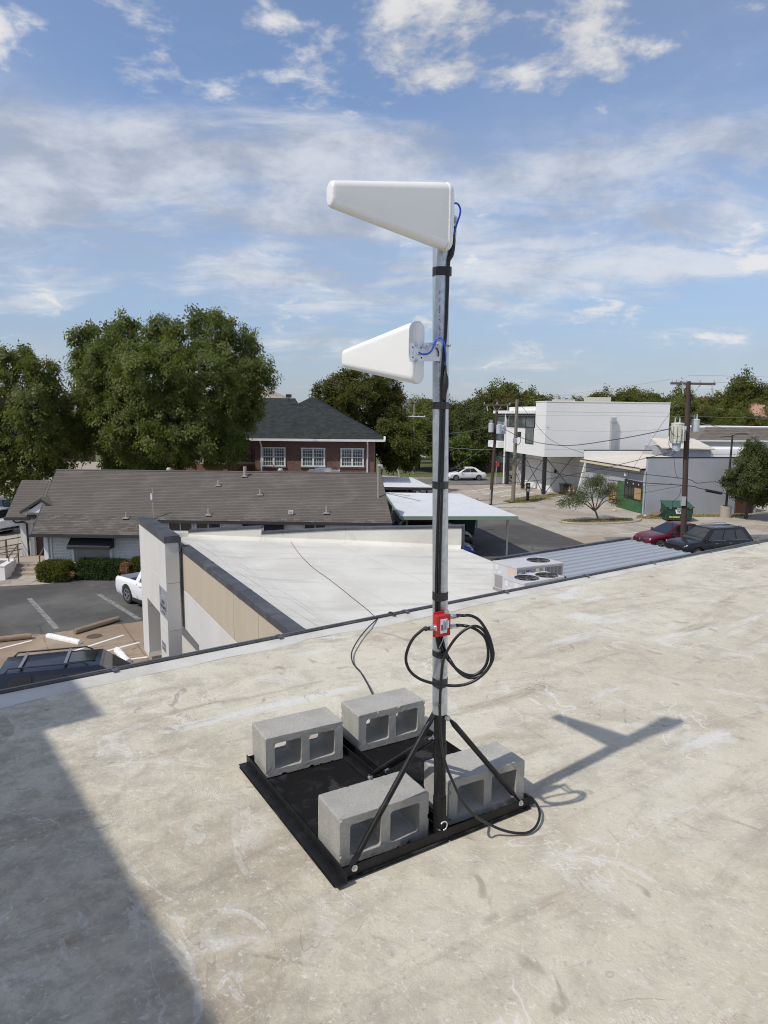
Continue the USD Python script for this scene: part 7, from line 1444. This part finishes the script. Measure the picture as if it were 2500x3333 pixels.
eb = [(16.219, 51.6, 2.703, 0.9127301525959368, 0.6389111068171557), (15.188, 51.6, 2.161, 0.9127301525959368, 0.547638091557562), (14.323, 51.6, 1.798, 0.8425201408577878, 0.4212600704288939), (17.296, 51.6, 2.358, 0.8425201408577878, 0.5897640986004514), (17.867, 51.6, 1.652, 0.6318901056433409, 0.3791340633860045), (15.975, 52.6, 2.956, 0.7723101291196389, 0.46338607747178334), (14.409, 50.6, 1.572, 0.7723101291196389, 0.3089240516478556), (16.542, 51.6, 3.237, 0.5616800939051919, 0.44934407512415353), (13.805, 51.6, 1.544, 0.4914700821670429, 0.24573504108352145)]
tree('feathery_tree', 'small sparse feathery tree with several stems on the kerbed island', (16.482, 51.523, 0.0), eb, 800, 14, .10, .16, .1, M_mesq, .08, (16.154, 51.6, 0.866), 25, lump=.6, inner=.5, width=.22)
# the line of trees that closes the view: four grown forms, then copies of them
def form(seed, sx, sz, mat):
    rg = np.random.default_rng(seed); bl = []
    for k in range(13): a = rg.uniform(0, 6.28); r = rg.uniform(.1, .62) * sx; z = rg.uniform(.42, .86) * sz; bl.append((r * math.cos(a), r * math.sin(a), z, rg.uniform(.3, .42) * sx * (1.15 - .35 * z / sz), rg.uniform(.15, .20) * sz))
    bl.append((0, 0, sz * .6, sx * .6, sz * .3)); return bl
FORMS = []
TL_ = [((4.277, 96, 9.83), 1.05), ((8.124, 112, 11.349), 1.1), ((12.123, 118, 11.404), 1.0), ((16.73, 120, 12.294), 1.0), ((18.612, 110, 13.124), 1.15), ((22.302, 116, 14.494), 1.2), ((26.813, 122, 12.452), 1.0), ((30.201, 126, 13.119), 1.1), ((34.245, 130, 12.451), 1.0), ((38.556, 132, 12.902), 0.9), ((40.521, 128, 13.456), 1.0), ((42.101, 124, 14.289), 1.1), ((44.37, 120, 13.803), 1.15), ((49.644, 124, 13.051), 1.0), ((51.632, 122, 13.957), 1.0), ((50.107, 112, 12.313), 1.0), ((57.25, 120, 13.285), 1.1), ((63.835, 126, 14.411), 1.1), ((62.741, 118, 16.273), 1.25), ((67.522, 120, 15.111), 1.2), ((48.774, 104, 9.961), 0.7), ((43.316, 100, 8.325), 0.6), ((48.659, 98, 9.026), 0.75), ((56.424, 108, 10.375), 0.8), ((42.095, 92, 7.275), 0.55), ((53.262, 96, 7.776), 0.55), ((19.835, 108, 9.763), 0.9), ((8.998, 104, 8.363), 0.9), ((31.973, 118, 10.018), 0.8), ((38.618, 112, 9.989), 0.8), ((4.956, 100, 7.983), 0.75), ((-69.631, 120, 7.707), 1.0), ((-69.346, 130, 7.043), 1.0), ((-23.329, 150, 11.388), 0.9), ((3.518, 120, 8.358), 0.8), ((-68.16, 110, 9.156), 1.2), ((66.056, 110, 13.255), 1.2), ((73.747, 115, 12.778), 1.2)]
KIND = ['broad green tree', 'yellowish rounded tree', 'tall full tree', 'loose open tree']
WHERE = ['just right of the antenna pole','right of the antenna pole, second along','in the tree line left of the modern building','in the tree line nearest the modern building roof wing','rising above the glazed wing of the modern building','highest above the left end of the modern building','behind the left rooftop plant box','behind the white parapet between the two plant boxes','behind the larger beige plant box','above the middle of the white modern building','above the duct of the white modern building','yellow-tinged, above the right half of the modern building','standing left of the tall pole top','behind the tall pole crossarm','right of the tall pole crossarm','low, above the red roof','above the red-roofed house','behind the dark row near the right edge','tallest, at the right edge of the tree line','cut by the right edge','in front of the red roof','low and dark, right of the upper transformer','in front of the salmon roof','left of the salmon roof','bushy, just above the shingled building','low, under the salmon roof','filling in behind the glazed wing','filling in low right of the antenna pole','low behind the modern building','low behind the modern building duct','behind the white-armed pole','far left, behind the edge tree','far left, between the edge tree and the huge one','tiny, peeping above the dark roof','between the brick house tree and the antenna pole','beyond the left edge','just beyond the right edge','farther beyond the right edge']
mats4 = [M_far, M_far, M_mid, M_far]
for i, (q, sc) in enumerate(TL_):
    k = i % 4; hgt = max(q[2], 3.) * .9; w0 = 5.4 * sc; lab = f'{KIND[k]} {WHERE[i]}'
    if i < 4:
        t = thing('broadleaf_tree', lab, 'tree', (q[0], q[1], 0), 0, 'trees of the far tree line', (w0 / 5, w0 / 5, hgt / 10)); rg = np.random.default_rng(60 + i)
        bl = form(50 + i, 5., 10.5, None); m = MB(); limbs(m, rg, (0, 0, 0), bl, .28, (0, 0, 3.6)); m.build('trunk', M_bark, t); bl, _ = satellites(rg, bl, 3)
        C, U = crown_points(rg, bl, 1900, .45, .4, 70 + i); D_ = U * .7 + rg.normal(size=U.shape) * .5 - np.array([0, 0, .2]); D_ /= np.linalg.norm(D_, axis=1, keepdims=True)
        obj('crown', sprays(rg, C, D_, 28, .22, .29, .2, .36), mats4[i], t); FORMS.append(t)
    else: dup(FORMS[k], lab, (q[0], q[1], 0), (i * 2.4) % 6.28, None, (w0 / 5, w0 / 5, hgt / 10))
# hedges: clipped boxes of small leaves
def hedge(label, x0, x1, y0, y1, z, n, mat, seed, name='hedge', rnd=.12):
    t = thing(name, label, 'hedge'); rg = np.random.default_rng(seed)
    q = np.stack([rg.uniform(x0, x1, n), rg.uniform(y0, y1, n), rg.uniform(.05, z, n)], 1); c = np.array([(x0 + x1) / 2, (y0 + y1) / 2, z / 2]); h = np.array([(x1 - x0) / 2, (y1 - y0) / 2, z / 2])
    ax_ = rg.choice(5, n, p=[.12, .12, .30, .06, .40]); q[ax_ == 0, 0] = x0; q[ax_ == 1, 0] = x1; q[ax_ == 2, 1] = y0; q[ax_ == 3, 1] = y1; q[ax_ == 4, 2] = z
    u = (q - c) / h; l = (np.abs(u) ** 5).sum(1) ** (1 / 5); q = c + u / np.maximum(l, 1)[:, None] * h; q += rg.normal(size=q.shape) * .03 + (meshkit.noise(q * 3.1, seed)[:, None] - .5) * rnd
    D_ = u + rg.normal(size=u.shape) * .6; D_ /= np.linalg.norm(D_, axis=1, keepdims=True)
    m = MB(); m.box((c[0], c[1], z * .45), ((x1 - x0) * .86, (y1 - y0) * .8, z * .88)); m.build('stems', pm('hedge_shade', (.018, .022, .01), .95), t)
    obj('foliage', sprays(rg, q, D_, 7, .055, .05, .0, .45), mat, t)
hedge('short clipped hedge with a yellowish top beside the porch steps', -16.35, -14.95, 31.25, 32.2, .80, 2600, M_hedgey, 31)
hedge('long dark clipped hedge below the window with the black awning', -14.75, -12.25, 31.75, 32.3, .85, 3600, M_hedge, 32)
hedge('small yellow-green hedge behind the pickup truck', -12.1, -11.0, 31.75, 32.3, .95, 1500, M_hedgey, 33)
hedge('tuft of orange leaves at the end of the dark hedge', -12.4, -12.15, 31.5, 31.75, .8, 160, M_orange, 34, 'orange_shrub'); hedge('small orange-tipped tuft between the two hedges', -14.92, -14.8, 31.4, 31.5, .35, 50, M_orange, 35, 'orange_shrub')
